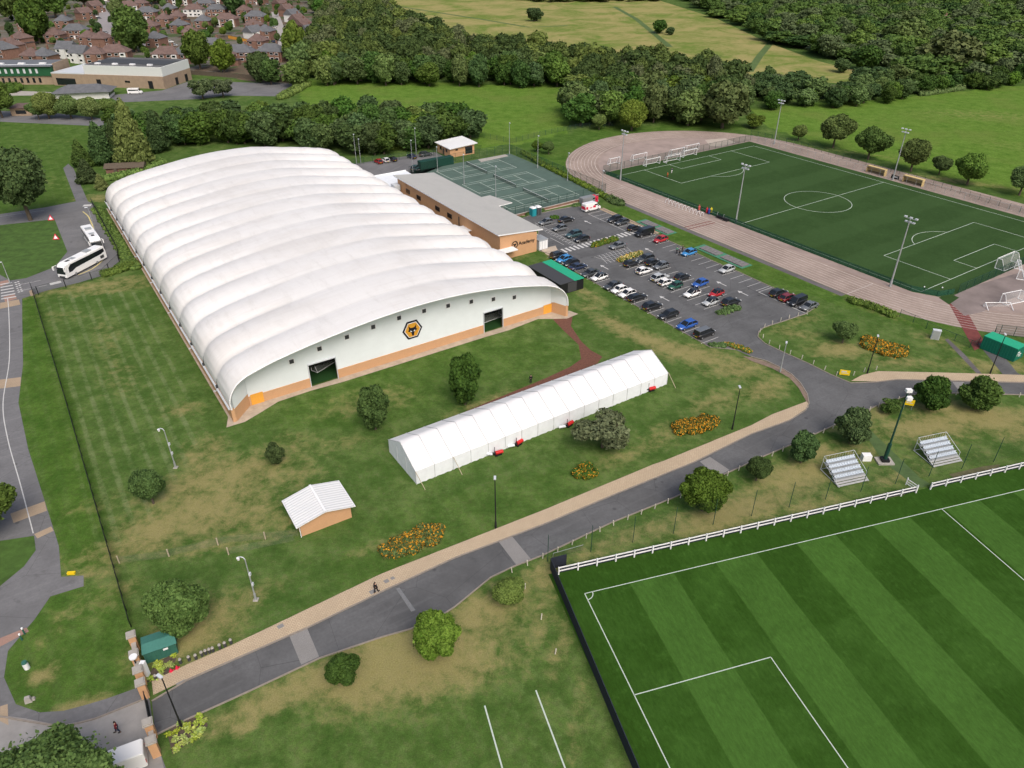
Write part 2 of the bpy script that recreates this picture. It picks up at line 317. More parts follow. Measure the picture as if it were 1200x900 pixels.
# ------------------------------------------------------------------ object helpers
def tag(o, label=None, cat=None, group=None, kind=None):
    if label: o['label'] = label
    if cat: o['category'] = cat
    if group: o['group'] = group
    if kind: o['kind'] = kind
    return o
def empty(name, loc=(0, 0, 0), rz=0.0, label=None, cat=None, group=None):
    o = bpy.data.objects.new(name, None); col.objects.link(o); o.location = loc; o.rotation_euler = (0, 0, rz)
    o.empty_display_size = 0.3
    return tag(o, label, cat, group)
def fempty(name, fr, label, cat, group=None): return empty(name, (fr.ox, fr.oy, 0), fr.a, label, cat, group)
class MB:
    def __init__(s): s.v = []; s.f = []; s.m = []; s.sm = []
    def add(s, vs, fs, mi=0, smooth=False):
        k = len(s.v); s.v += [tuple(v) for v in vs]
        for f in fs: s.f.append([k + i for i in f]); s.m.append(mi); s.sm.append(smooth)
        return s
    def box(s, c, d, mi=0, rz=0.0, taper=1.0):
        x, y, z = [q / 2 for q in d]; vs = []
        for zz, t in ((-z, 1), (z, taper)):
            for xx, yy in ((-x, -y), (x, -y), (x, y), (-x, y)):
                X, Y = xx * t, yy * t
                vs.append((c[0] + X * math.cos(rz) - Y * math.sin(rz), c[1] + X * math.sin(rz) + Y * math.cos(rz), c[2] + zz))
        return s.add(vs, [(0, 3, 2, 1), (4, 5, 6, 7), (0, 1, 5, 4), (1, 2, 6, 5), (2, 3, 7, 6), (3, 0, 4, 7)], mi)
    def prism(s, pts, z0, z1, mi=0, mtop=None):
        n = len(pts); vs = [(p[0], p[1], z0) for p in pts] + [(p[0], p[1], z1) for p in pts]
        A = sum(pts[i][0] * pts[(i + 1) % n][1] - pts[(i + 1) % n][0] * pts[i][1] for i in range(n))
        idx = list(range(n))
        tr = tessellate_polygon([[Vector((p[0], p[1], 0)) for p in pts]])
        top = []
        for t in tr:
            a, b, c = [pts[i] for i in t]
            cr = (b[0] - a[0]) * (c[1] - a[1]) - (b[1] - a[1]) * (c[0] - a[0])
            t = t if cr > 0 else (t[0], t[2], t[1]); top.append(t)
        k = len(s.v); s.v += vs
        for t in top:
            s.f.append([k + n + i for i in t]); s.m.append(mi if mtop is None else mtop); s.sm.append(False)
            if z1 - z0 > 0.03: s.f.append([k + i for i in (t[0], t[2], t[1])]); s.m.append(mi); s.sm.append(False)
        for i in range(n):
            j = (i + 1) % n
            q = [k + i, k + j, k + n + j, k + n + i]
            if A < 0: q = q[::-1]
            s.f.append(q); s.m.append(mi); s.sm.append(False)
        return s
    def tube(s, a, b, r0, r1=None, seg=8, mi=0, cap=True):
        a, b = Vector(a), Vector(b); r1 = r0 if r1 is None else r1
        d = (b - a).normalized(); q = d.to_track_quat('Z', 'Y')
        vs = []
        for p, r in ((a, r0), (b, r1)):
            for i in range(seg):
                t = 2 * math.pi * i / seg; vs.append(p + q @ Vector((math.cos(t) * r, math.sin(t) * r, 0)))
        fs = [(i, (i + 1) % seg, seg + (i + 1) % seg, seg + i) for i in range(seg)]
        s.add(vs, fs, mi, seg > 5)
        if cap: s.add(vs[:seg], [tuple(reversed(range(seg)))], mi); s.add(vs[seg:], [tuple(range(seg))], mi)
        return s
    def path(s, pts, r, seg=6, mi=0):
        for a, b in zip(pts, pts[1:]): s.tube(a, b, r, r, seg, mi)
        return s
    def mesh(s, name, mats):
        me = bpy.data.meshes.new(name); me.from_pydata([tuple(v) for v in s.v], [], s.f)
        for m_ in (mats if isinstance(mats, (list, tuple)) else [mats]): me.materials.append(m_)
        me.polygons.foreach_set('material_index', s.m); me.polygons.foreach_set('use_smooth', s.sm); me.update()
        return me
    def build(s, name, mats, parent=None, loc=None, rz=0.0):
        o = bpy.data.objects.new(name, s.mesh(name, mats)); col.objects.link(o)
        if parent: o.parent = parent
        if loc is not None: o.location = loc; o.rotation_euler = (0, 0, rz)
        return o
def kids(o): return list(o.children)
def copy_tree(o, parent=None):
    c = o.copy(); col.objects.link(c)
    if parent is not None: c.parent = parent
    for ch in kids(o): copy_tree(ch, c)
    return c
def ribbon(pts, w_, z, mb, mi=0):
    """flat painted strip of width w_ along points"""
    P = [Vector((p[0], p[1])) for p in pts]; n = len(P); L_ = []; R_ = []
    for i in range(n):
        d = (P[min(i + 1, n - 1)] - P[max(i - 1, 0)]).normalized(); q = Vector((-d.y, d.x)) * w_ / 2
        L_.append((P[i].x + q.x, P[i].y + q.y, z)); R_.append((P[i].x - q.x, P[i].y - q.y, z))
    mb.add(L_ + R_, [(n + i, n + i + 1, i + 1, i) for i in range(n - 1)], mi)
    return mb
def sheet(name, pts, z, m_, fr=None, kind='structure'):
    mb = MB()
    n = len(pts); tr = tessellate_polygon([[Vector((p[0], p[1], 0)) for p in pts]]); fs = []
    for t in tr:
        a, b, c = [pts[i] for i in t]
        cr = (b[0] - a[0]) * (c[1] - a[1]) - (b[1] - a[1]) * (c[0] - a[0]); fs.append(t if cr > 0 else (t[0], t[2], t[1]))
    mb.add([(p[0], p[1], z) for p in pts], fs)
    o = mb.build(name, m_)
    if fr: o.location = (fr.ox, fr.oy, 0); o.rotation_euler = (0, 0, fr.a)
    return tag(o, kind=kind)
def pxsheet(name, px, z, m_): return sheet(name, [at(*p) for p in px], z, m_)
def slab(name, pts, z, m_, fr=None):
    mb = MB(); mb.prism([(p[0], p[1]) for p in pts], -0.05, z); o = mb.build(name, m_)
    if fr: o.location = (fr.ox, fr.oy, 0); o.rotation_euler = (0, 0, fr.a)
    return tag(o, kind='structure')
def smooth_line(pts, n=6):
    """Catmull-Rom through points"""
    P = [Vector(p) for p in pts]; out = []
    for i in range(len(P) - 1):
        a, b, c, d = P[max(i - 1, 0)], P[i], P[i + 1], P[min(i + 2, len(P) - 1)]
        for k in range(n):
            t = k / n; out.append(0.5 * ((2 * b) + (c - a) * t + (2 * a - 5 * b + 4 * c - d) * t * t + (3 * b - a - 3 * c + d) * t ** 3))
    out.append(P[-1]); return out
def along(pts, step, start=0.0):
    P = [Vector(p) for p in pts]; out = []; need = start
    for a, b in zip(P, P[1:]):
        L = (b - a).length; d = (b - a).normalized()
        while need <= L: out.append((a + d * need, math.atan2(d.y, d.x))); need += step
        need -= L
    return out

# ------------------------------------------------------------------ the ground: one sheet to the horizon, cover painted as vertex data (dry / lush / mown)
def pip(X, Y, poly):
    inside = np.zeros(X.shape, bool); n = len(poly); j = n - 1
    for i in range(n):
        xi, yi = poly[i]; xj, yj = poly[j]
        c = ((yi > Y) != (yj > Y)) & (X < (xj - xi) * (Y - yi) / (yj - yi + 1e-12) + xi)
        inside ^= c; j = i
    return inside
def build_ground():
    xs = np.concatenate([[-4000, -1500, -700, -500], np.arange(-400, -150, 8.0), np.arange(-150, 160, 1.5), np.arange(162, 420, 8.0), [500, 700, 1500, 4000]])
    ys = np.concatenate([[-800, -100, 0, 15], np.arange(25, 260, 1.5), np.arange(262, 420, 6.0), [450, 520, 600, 800, 1500, 5000]])
    X, Y = np.meshgrid(xs, ys); nx, ny = len(xs), len(ys)
    V = np.stack([X.ravel(), Y.ravel(), np.zeros(X.size)], 1)
    i, j = np.meshgrid(np.arange(nx - 1), np.arange(ny - 1)); a = (j * nx + i).ravel()
    F = np.stack([a, a + 1, a + nx + 1, a + nx], 1)
    me = bpy.data.meshes.new('grass_ground'); me.vertices.add(len(V)); me.vertices.foreach_set('co', V.ravel().astype('f'))
    me.loops.add(F.size); me.loops.foreach_set('vertex_index', F.ravel().astype('i')); me.polygons.add(len(F))
    me.polygons.foreach_set('loop_start', np.arange(0, F.size, 4).astype('i')); me.update(calc_edges=True)
    x, y = V[:, 0], V[:, 1]; dry = np.zeros(len(V)); lush = np.zeros(len(V)); st = np.zeros(len(V))
    def W(px): return [tuple(at(*p)[:2]) for p in px]
    # blobs: centre px, half axes in metres (along, across), direction deg, strength
    for px, py, a_, b_, ang, k in [
        (180, 622, 3.5, 2.6, 10, .8), (200, 590, 4, 2.5, 20, .55), (235, 600, 8, 5, 20, .7), (262, 560, 10, 4.5, 25, .65), (300, 600, 6, 3, -40, .55), (330, 560, 6, 3, 20, .5), (230, 540, 4, 2, -50, .6), (255, 530, 6, 2, -56, .5), (300, 575, 6, 4, 0, .4), (215, 480, 3, 2, 0, .5),
        (120, 590, 6, 2, 20, .3), (262, 638, 7, 1.2, 15, .55), (165, 640, 7, 1.2, 10, .55), (130, 650, 6, 1.5, 10, .5), (110, 668, 4, 1.5, 10, .5), (225, 745, 5, 3, 35, .75), (250, 720, 4, 3, 35, .55), (290, 700, 4, 1.6, 30, .5),
        (345, 520, 4, 3, 0, .4), (430, 470, 8, 3.5, 20, .45), (560, 480, 6, 2.5, 33, .45), (400, 520, 5, 2, 30, .35), (480, 520, 3, 2, 0, .5), (580, 470, 5, 2, 33, .5), (660, 480, 4, 2, 33, .3), (500, 640, 2.5, 1.3, 30, .3), (440, 640, 4, 1, 30, .4),
        (770, 402, 11, 2.2, -40, .75), (810, 415, 7, 3, -20, .75), (730, 385, 7, 2, -50, .7), (690, 345, 6, 1.5, -56, .6), (690, 360, 3, 2.5, 0, .45), (860, 430, 6, 4, 0, .6), (900, 455, 5, 2.5, 40, .6), (840, 470, 6, 3, 30, .45), (780, 510, 5, 3, 30, .4), (730, 535, 5, 2, 30, .45), (850, 520, 6, 2, 30, .35),
        (600, 745, 5, 4, 20, .35), (480, 770, 8, 4.5, 15, .95), (440, 800, 6, 3, 10, .8), (530, 790, 6, 2.2, 20, .7), (560, 720, 6, 2.6, 35, .75), (400, 790, 7, 2, 20, .85), (340, 810, 7, 1.5, 28, .75), (590, 700, 4, 2, 30, .6), (545, 765, 4, 2.5, 0, .6), (620, 700, 2, 3, 0, .5),
        (640, 672, 3, 1.6, 30, .7), (290, 840, 5, 1.2, 28, .6), (630, 730, 1.2, 6, -15, .5), (655, 760, 1, 6, -15, .45), (680, 830, .8, 7, -15, .4), (292, 847, .8, .8, 0, .9),
        (860, 600, 9, 2.5, 22, .8), (930, 560, 8, 3, 30, .75), (1000, 530, 5, 3, 20, .5), (1090, 500, 8, 3, 10, .75), (1160, 490, 8, 3, 0, .8), (950, 590, 6, 1.5, 15, .55), (1050, 560, 5, 1.5, 15, .5), (960, 530, 3, 2, 0, .7), (1110, 478, 6, 2, 0, .7), (1010, 490, 6, 1.6, 25, .7), (1190, 500, 6, 4, 0, .6), (760, 620, 9, 1.5, 25, .5), (700, 645, 6, 1.3, 25, .5), (1100, 535, 10, 2, 10, .3),
        (985, 410, 5, 2.5, 0, .75), (940, 375, 6, 2, 30, .4), (1060, 425, 7, 2, 0, .5), (930, 390, 5, 2, -20, .5), (1100, 400, 5, 3, -40, .4), (1020, 360, 8, 1.6, -56, .4), (1150, 430, 3, 3, 0, .6), (1180, 430, 4, 1.5, 0, .8), (1110, 425, 6, 2, 0, .4),
        (20, 645, 3, 1.5, 10, .9), (50, 790, 1.2, 1.0, 0, .9), (45, 660, 2, 1.5, 0, .5), (100, 715, 4, 1.5, 0, .35), (135, 690, 4, 2, 0, .35), (92, 829, 2.5, .7, 15, .9), (60, 740, 1.5, 3, 0, .3),
        (112, 335, 12, 3, 20, .55), (70, 370, 6, 3, 0, .3), (135, 340, 8, 1.6, 20, .5), (125, 395, 3, 10, 30, .32), (140, 440, 4, 10, 30, .28), (20, 310, 5, 3, 0, .3), (70, 275, 3, 8, 30, .6), (117, 232, 6, 3, 0, .6), (60, 262, 5, 1.5, 10, .5),
        (20, 215, 18, 10, 0, .25), (60, 165, 18, 5, 0, .2), (1150, 135, 25, 10, -10, .35), (1180, 170, 12, 10, 0, .25), (1010, 180, 20, 2, -35, .35), (1120, 212, 18, 2.5, -30, .5), (930, 172, 10, 2, -30, .5), (560, 140, 20, 5, 0, .2), (700, 170, 10, 4, 20, .3), (620, 290, 3, 2, 0, .6), (655, 305, 6, .9, -56, .7), (600, 300, 4, 2, 0, .4), (1000, 140, 30, 4, -8, .2)]:
        c = at(px, py); t = R(ang); dx, dy = x - c.x, y - c.y
        p = (dx * math.cos(t) + dy * math.sin(t)) / a_; q = (-dx * math.sin(t) + dy * math.cos(t)) / b_
        dry = np.maximum(dry, k * np.exp(-(p * p + q * q) * 0.55))
    for poly, k in [([(26, 350), (40, 343), (90, 480), (128, 665), (98, 675), (70, 672), (69, 640), (54, 592), (33, 526), (22, 472), (27, 427)], .75),
                    ([(45, 700), (98, 687), (140, 690), (158, 745), (168, 803), (103, 826), (47, 835), (5, 794), (9, 763)], .55), ([(0, 264), (64, 257), (79, 295), (64, 313), (12, 328), (0, 322)], .45),
                    ([(-60, 140), (110, 142), (115, 190), (74, 200), (89, 236), (-60, 251)], .5), ([(350, 92), (665, 100), (668, 155), (600, 172), (560, 178), (560, 145), (350, 130)], .85),
                    ([(880, 128), (1300, 90), (1300, 280), (1200, 232), (900, 152)], .9), ([(600, 165), (700, 150), (860, 140), (870, 150), (720, 160), (665, 190), (700, 226), (640, 205)], .75),
                    ([(705, 245), (780, 240), (1110, 372), (1120, 400), (900, 330), (757, 267)], .7), ([(330, 480), (520, 400), (600, 395), (690, 410), (600, 440), (450, 500), (330, 500)], .35),
                    ([(450, 600), (600, 560), (700, 540), (640, 600), (430, 700), (380, 670)], .25), ([(220, 860), (650, 740), (740, 930), (180, 980)], .1)]:
        c = pip(x, y, W(poly)); lush = np.maximum(lush, np.where(c, k, 0))
    c = pip(x, y, W([(50, 352), (120, 328), (170, 345), (215, 450), (235, 520), (190, 600), (120, 660)])); st = np.where(c, 1.0, 0)
    c = pip(x, y, W([(530, 800), (700, 780), (740, 930), (560, 940)])); st = np.where(c, .25, st)
    me.attributes.new('cover', 'FLOAT_COLOR', 'POINT'); A = np.stack([dry, lush, st, np.ones(len(V))], 1)
    me.attributes['cover'].data.foreach_set('color', A.ravel().astype('f'))
    me.materials.append(M['grass']); o = bpy.data.objects.new('grass_ground', me); col.objects.link(o); tag(o, kind='structure')
build_ground()

# meadow and its mown path, on the hill beyond the wood
pxsheet('meadow', [(425, -30), (445, 6), (480, 25), (540, 48), (640, 62), (760, 78), (850, 88), (935, 96), (1000, 98), (1040, 92), (1010, 84), (960, 72), (900, 50), (840, 22), (790, 6), (740, -10), (700, -25)], 0.02, M['meadow'])
mb = MB(); ribbon([at(*p) for p in [(720, 8), (745, 22), (760, 34), (785, 55)]], 4, 0.05, mb); ribbon([at(*p) for p in [(905, 48), (890, 66), (878, 84)]], 4, 0.05, mb)
ribbon([at(*p) for p in [(470, 8), (560, 22), (620, 32), (665, 30)]], 3, 0.05, mb)
M['meadowpath'] = mat('mown_meadow_path', (0.075, 0.12, 0.03), noise=0.2, nscale=0.1); tag(mb.build('meadow_path', M['meadowpath']), kind='structure')

# match pitch with stripes
sheet('match_pitch', [(-3.2, 4.2), (106, 4.2), (106, -75), (-3.2, -75)], 0.010, M['pitch'], FG)
mb = MB(); LW = 0.115
def line(mb, a, b, w_=LW, z=0.018): ribbon([a, b], w_, z, mb)
W2 = 64.0
for a, b in [((0, 0), (105.4, 0)), ((0, 0), (0, -W2)), ((105.4, 0), (105.4, -W2)), ((0, -W2), (105.4, -W2)), ((52.9, 0), (52.9, -W2)),
             ((0, -14.4), (16.5, -14.4)), ((16.5, -14.4), (16.5, -54.7)), ((16.5, -54.7), (0, -54.7)), ((0, -25.4), (5.5, -25.4)), ((5.5, -25.4), (5.5, -43.7)), ((5.5, -43.7), (0, -43.7))]: line(mb, a, b)
ribbon([(math.sin(t * math.pi / 16) * 1.0, -math.cos(t * math.pi / 16) * 1.0) for t in range(9)], LW, 0.018, mb)
ribbon([(52.9 + math.cos(t * math.pi / 32) * 9.15, -32 + math.sin(t * math.pi / 32) * 9.15) for t in range(65)], LW, 0.018, mb)
o = mb.build('pitch_markings', M['turfline']); o.location = (FG.ox, FG.oy, 0); o.rotation_euler = (0, 0, FG.a); tag(o, kind='structure')
# lines of the training pitch at the bottom edge
mb = MB(); ribbon([at(568, 827), at(590, 905)], 0.16, 0.02, mb); ribbon([at(628, 809), at(664, 905)], 0.16, 0.02, mb); tag(mb.build('training_pitch_markings', M['turfline']), kind='structure')

# running track, infield and artificial pitch
def stadium(r, z=None, n=40, half=42.2, cx=50.5):
    P = [(cx + half + r * math.sin(t * math.pi / n), -r * math.cos(t * math.pi / n)) for t in range(n + 1)]
    return P + [(cx - half - r * math.sin(t * math.pi / n), r * math.cos(t * math.pi / n)) for t in range(n + 1)]
sheet('running_track', stadium(46.3), 0.012, M['track'], FA)
sheet('track_infield', stadium(35.6), 0.020, M['infield'], FA)
M['kerbtar'] = tarmac_mat('track_edge_tarmac', (0.13, 0.12, 0.12))
mb = MB()
for k in range(9): ribbon(stadium(36.7 + k * 1.15) + stadium(36.7 + k * 1.15)[:1], 0.10 if k else 0.14, 0.022, mb)
for u_ in (92.7, 8.3 + 1.5): ribbon([(u_, -36.7), (u_, -46)], 0.12, 0.024, mb)
o = mb.build('track_lane_markings', mat('lane_paint', (0.50, 0.46, 0.43), noise=0.35, nscale=0.4, rough=0.9)); o.location = (FA.ox, FA.oy, 0); o.rotation_euler = (0, 0, FA.a); tag(o, kind='structure')
mb = MB(); ribbon([(92.7, -47.2), (50, -47.2), (8, -47.0), (-10, -43)], 1.6, 0.009, mb); o = mb.build('track_edge_path', M['kerbtar']); o.location = (FA.ox, FA.oy, 0); o.rotation_euler = (0, 0, FA.a); tag(o, kind='structure')
sheet('artificial_pitch', [(-3.5, -33.4), (100, -33.4), (104.6, -31), (106, -27), (106, 35.2), (-5, 35.2), (-5, -32)], 0.028, M['astro'], FA)
mb = MB(); PW, PL = 31.7, 101.08
segs = [((0, -PW), (PL, -PW)), ((0, PW), (PL, PW)), ((0, -PW), (0, PW)), ((PL, -PW), (PL, PW)), ((PL / 2, -PW), (PL / 2, PW))]
for e, s_ in ((0, 1), (PL, -1)):
    segs += [((e, -20.15), (e + s_ * 16.5, -20.15)), ((e, 20.15), (e + s_ * 16.5, 20.15)), ((e + s_ * 16.5, -20.15), (e + s_ * 16.5, 20.15)), ((e, -9.15), (e + s_ * 5.5, -9.15)), ((e, 9.15), (e + s_ * 5.5, 9.15)), ((e + s_ * 5.5, -9.15), (e + s_ * 5.5, 9.15))]
for a, b in segs: ribbon([a, b], 0.15, 0.036, mb)
ribbon([(PL / 2 + 9.15 * math.cos(t * math.pi / 32), 9.15 * math.sin(t * math.pi / 32)) for t in range(65)], 0.15, 0.036, mb)
for e, s_ in ((11, 1), (PL - 11, -1)): ribbon([(e + s_ * 9.15 * math.cos(R(-53 + t * 106 / 20)), 9.15 * math.sin(R(-53 + t * 106 / 20))) for t in range(21)], 0.15, 0.036, mb)
o = mb.build('artificial_pitch_markings', M['turfline']); o.location = (FA.ox, FA.oy, 0); o.rotation_euler = (0, 0, FA.a); tag(o, kind='structure')
# red walkways across the track, with lanes showing through
pxsheet('red_crossing_mat', [(1112, 356), (1124, 348), (1146, 388), (1156, 404), (1142, 411)], 0.0215, M['redmat'])
mb = MB(); ribbon([at(802, 266.5), at(834, 259)], 0.35, 0.026, mb); ribbon([at(805, 269), at(838, 261)], 0.35, 0.026, mb); tag(mb.build('red_track_marks', M['redmat']), kind='structure')
pxsheet('turf_step', [(1100, 349), (1112, 357), (1124, 349), (1112, 343)], 0.032, M['astro'])
pxsheet('pale_gravel_patch', [(826, 164), (850, 162), (862, 167), (845, 172), (832, 171)], 0.03, mat('pale_gravel', (0.42, 0.36, 0.31), noise=0.1, nscale=0.5))
pxsheet('worn_asphalt', [(1103, 346), (1200, 318), (1300, 290), (1300, 330), (1200, 345), (1180, 352), (1150, 366), (1130, 370)], 0.024, mat('worn_dark_gravel', (0.2, 0.165, 0.155), noise=0.3, nscale=0.12, rough=1))

# tennis courts
TF = FB
sheet('tennis_court_surface', [(84, 56), (124.5, 56.6), (124.5, 108), (82, 108)], 0.014, M['court'], TF)
mb = MB()
for v0 in (59.8, 76.3, 92.8):
    a, b, c, d = 93.6, 117.3, v0, v0 + 10.97; w_ = 0.1
    for p, q in [((a, c), (b, c)), ((a, d), (b, d)), ((a, c), (a, d)), ((b, c), (b, d)), ((a, c + 1.37), (b, c + 1.37)), ((a, d - 1.37), (b, d - 1.37)), ((a + 5.5, c + 1.37), (a + 5.5, d - 1.37)), ((b - 5.5, c + 1.37), (b - 5.5, d - 1.37)), ((a + 5.5, (c + d) / 2), (b - 5.5, (c + d) / 2))]:
        ribbon([p, q], w_ * 1.6, 0.022, mb)
o = mb.build('tennis_court_markings', M['turfline']); o.location = (TF.ox, TF.oy, 0); o.rotation_euler = (0, 0, TF.a); tag(o, kind='structure')

# road, car park and paths
ROAD_N = [(178, 822), (220, 797), (363.5, 734.5), (446.6, 694), (533, 654), (640, 613.6), (717, 581), (813, 542), (880, 509), (925, 493), (944, 481), (948, 473), (946, 462), (938, 449), (928, 439), (915, 431), (898, 423), (880, 418)]
ROAD_S = [(1300, 466), (1200, 463), (1120, 461), (1067, 463), (1029, 475), (973, 500.7), (933, 519), (897, 534), (862, 550), (789, 583.5), (717, 612.5), (636, 651), (600, 665), (575, 677), (533.5, 711), (515, 723), (481, 737.5), (447, 747), (375, 771.5), (295, 809), (220, 843), (182, 862)]
LOT_W = [(862, 410), (832, 407), (796, 387), (750, 361), (710, 339), (667, 314), (645, 298), (632, 294), (631, 268), (612, 255)]
LOT_E = [(617, 254), (651, 246), (673, 242), (705, 244.5), (757, 267), (783, 282), (816, 297), (844, 310), (866, 319), (892, 331), (905, 337), (960, 357.5), (944, 368), (920, 376), (895, 384), (889, 389), (888, 395), (896, 402.5), (920, 414), (947, 426), (973, 439), (997, 449), (1027, 448), (1051, 445), (1200, 448.7), (1300, 451)]
pxsheet('asphalt_road', ROAD_N + LOT_W + LOT_E + ROAD_S, 0.014, M['tarmac'])
pxsheet('pavement', [(178, 799), (220, 779), (273, 756), (447, 673), (640, 597), (765, 545), (779.5, 540), (880, 499), (905, 486), (945, 471), (947.5, 474), (947, 478), (925, 492.4), (880, 508.5), (813, 541.5), (717, 580.5), (640, 613), (533, 653.4), (447, 693.4), (363.5, 734), (220, 796.3), (180, 815)], 0.11, M['paving'])
pxsheet('east_pavement', [(997, 447), (1010, 440), (1029, 435.5), (1100, 437), (1200, 440), (1300, 443), (1300, 450.5), (1200, 448.2), (1051, 444.6), (1027, 447.6)], 0.11, M['paving'])
pxsheet('worn_verge', [(945, 471), (936, 455), (925, 443), (905, 432), (880, 423), (870, 417), (880, 419), (898, 424), (915, 431.5), (928, 439.5), (938, 449.5), (946, 462), (947.6, 473)], 0.06, mat('bare_verge_soil', (0.2, 0.15, 0.115), noise=0.25, nscale=1.2, rough=1))
def kerb(name, px, sgn=1, w_=0.16, z=0.13, sm=0):
    P = [at(*p) for p in px]; mb = MB(); n = len(P); L_ = []; Rr = []
    for i in range(n):
        d = (P[min(i + 1, n - 1)] - P[max(i - 1, 0)]).normalized(); q = Vector((-d.y, d.x, 0)) * w_ / 2
        L_.append(P[i] + q); Rr.append(P[i] - q)
    vs = [(p.x, p.y, 0) for p in L_] + [(p.x, p.y, z) for p in L_] + [(p.x, p.y, z) for p in Rr] + [(p.x, p.y, 0) for p in Rr]
    fs = []
    for i in range(n - 1):
        for a in range(3): fs.append((a * n + i, a * n + i + 1, (a + 1) * n + i + 1, (a + 1) * n + i))
    mb.add(vs, [tuple(reversed(f)) for f in fs]); return tag(mb.build(name, M['kerb']), kind='structure')
kerb('north_kerb', ROAD_N); kerb('south_kerb', ROAD_S); kerb('car_park_west_kerb', LOT_W[:-1]); kerb('car_park_east_kerb', LOT_E)
mb = MB()
for q in [[(317, 746), (344, 741 - 3), (341, 738), (366, 731 + 0)],]: pass
def patch(name, px, z, m_): return pxsheet(name, px, z, m_)
patch('sett_band', [(339, 745), (360, 736.5), (374, 769.5), (353, 779)], 0.021, M['cobble'])
patch('sett_band', [(584, 634.5), (600, 628.5), (622, 655), (605, 662)], 0.021, M['cobble'])
patch('sett_band', [(820, 541), (832, 535.5), (855, 551), (840, 558)], 0.021, M['cobble'])
patch('sett_band', [(1116, 447.5), (1129, 447.8), (1139, 461.5), (1126, 461.5)], 0.021, M['cobble'])
patch('road_seam', [(464, 690), (468, 688.5), (487, 715), (482, 717)], 0.0205, mat('pale_seam', (0.16, 0.165, 0.17), noise=0.2))
for q in [[(324, 734.5), (331, 731), (334, 734.5), (327, 738)], [(432, 694), (439, 690.5), (442, 694), (435, 697.5)], [(449, 681.5), (454, 679), (457, 682), (452, 684.5)], [(457, 678), (461, 676), (463.5, 678.5), (459.5, 680.5)], [(206, 812 - 10), (215, 797.5), (219, 801 - 5), (208, 804)]]:
    patch('pavement_cover', q, 0.115, M['cobble'])
pxsheet('old_road', [(-90, 262), (0, 251), (53, 243), (89, 236), (74, 197), (80, 192), (86, 197), (103, 236), (109, 239), (124, 269), (140, 295), (141, 305), (120, 323), (93, 331), (53, 341), (26, 350), (26, 370), (27, 427), (21.6, 472), (33, 526), (54, 592), (69, 640), (71.6, 676), (98, 674.5), (98, 687), (59, 699), (40.5, 726), (31, 737), (9.3, 763), (4.7, 794), (18.7, 825.4), (46.7, 835), (74.7, 833), (102.7, 825.5), (124.5, 819), (168, 803.6), (176, 822), (180, 860), (196, 905), (210, 960), (-140, 960), (-170, 700), (-120, 450)], 0.011, M['oldtarmac'])
pxsheet('entrance_apron', [(0, 838), (30, 842), (70, 850), (112, 842.5), (171, 819), (178, 845), (184, 866), (192, 900), (200, 960), (-100, 960), (-100, 842)], 0.016, M['entry'])
kerb('entrance_kerb', [(0, 840), (35, 846), (75, 852), (112, 842.5), (171, 819)])
pxsheet('grass_island', [(-60, 270), (0, 264), (64, 257), (79, 295), (64, 313), (30.7, 326), (12, 328.7), (0, 322), (-60, 300)], 0.03, M['grass'])
M['lush'] = mat('lush_grass', (0.05, 0.10, 0.018), rough=1, noise=0.35, nscale=0.5, bump=0.4, bscale=4)
pxsheet('grass_verge_triangle', [(-60, 640), (0, 634), (40, 628), (42, 645), (28, 664), (0, 687), (-60, 730)], 0.03, M['lush'])
pxsheet('island_turf', [(-60, 270), (0, 264), (64, 257), (79, 295), (64, 313), (30.7, 326), (12, 328.7), (0, 322), (-60, 300)], 0.034, M['lush'])
for nm, q, mt in [('buff_paving_band', [(-30, 448), (0, 445), (24.6, 442), (24, 452.5), (0, 455.5), (-30, 459)], 'buffsett'), ('buff_paving_band', [(12, 602), (52.5, 587.5), (55, 598.6), (16, 613)], 'buffsett'), ('buff_paving_band', [(40, 626), (60, 617), (63, 622), (44, 631)], 'buffsett'),
                  ('pink_paving_band', [(-10, 750), (0, 748), (31, 735.5), (34, 740), (0, 758), (-10, 761)], 'redsett'), ('pink_paving_band', [(0, 330), (9, 328), (12, 331), (0, 336)], 'redsett'), ('pink_paving_band', [(4, 348), (17, 345), (20, 350), (6, 354)], 'redsett'), ('buff_paving_band', [(34, 341), (38, 339.5), (41, 346), (36, 347)], 'buffsett'), ('buff_paving_band', [(0, 355), (22, 351), (24, 357), (0, 362)], 'buffsett'),
                  ('buff_paving_band', [(0, 828), (9, 825), (10, 850), (0, 845)], 'buffsett')]: patch(nm, q, 0.02, M[mt])
mb = MB()
ribbon(smooth_line([at(*p) for p in [(9, 350), (10.5, 370), (11, 421), (3.6, 472), (9, 514), (24, 568), (39, 625)]]), 0.14, 0.024, mb)
for k in range(6): ribbon([at(0.5 + k * .2, 333.5 + 3.4 * k), at(14 + k, 331 + 3.3 * k)], 0.5, 0.024, mb)
ribbon([at(22, 334), at(48, 328.5)], 0.12, 0.024, mb); ribbon([at(23, 341), at(55, 334)], 0.12, 0.024, mb)
for k in range(6): ribbon([at(17.5 + k * .8, 331 + 2.2 * k), at(19 + k * .8, 331.5 + 2.2 * k)], 0.4, 0.024, mb); ribbon([at(20.5 + k * .9, 330 + 2.2 * k), at(22 + k * .9, 330.5 + 2.2 * k)], 0.4, 0.024, mb)
ribbon([at(58.5, 333), at(71.5, 330)], 1.5, 0.024, mb); ribbon([at(0, 253.8), at(52, 246.5)], 0.1, 0.024, mb); ribbon([at(97.5, 241), at(107, 240.5)], 1.6, 0.024, mb)
tag(mb.build('road_markings', M['line']), kind='structure')
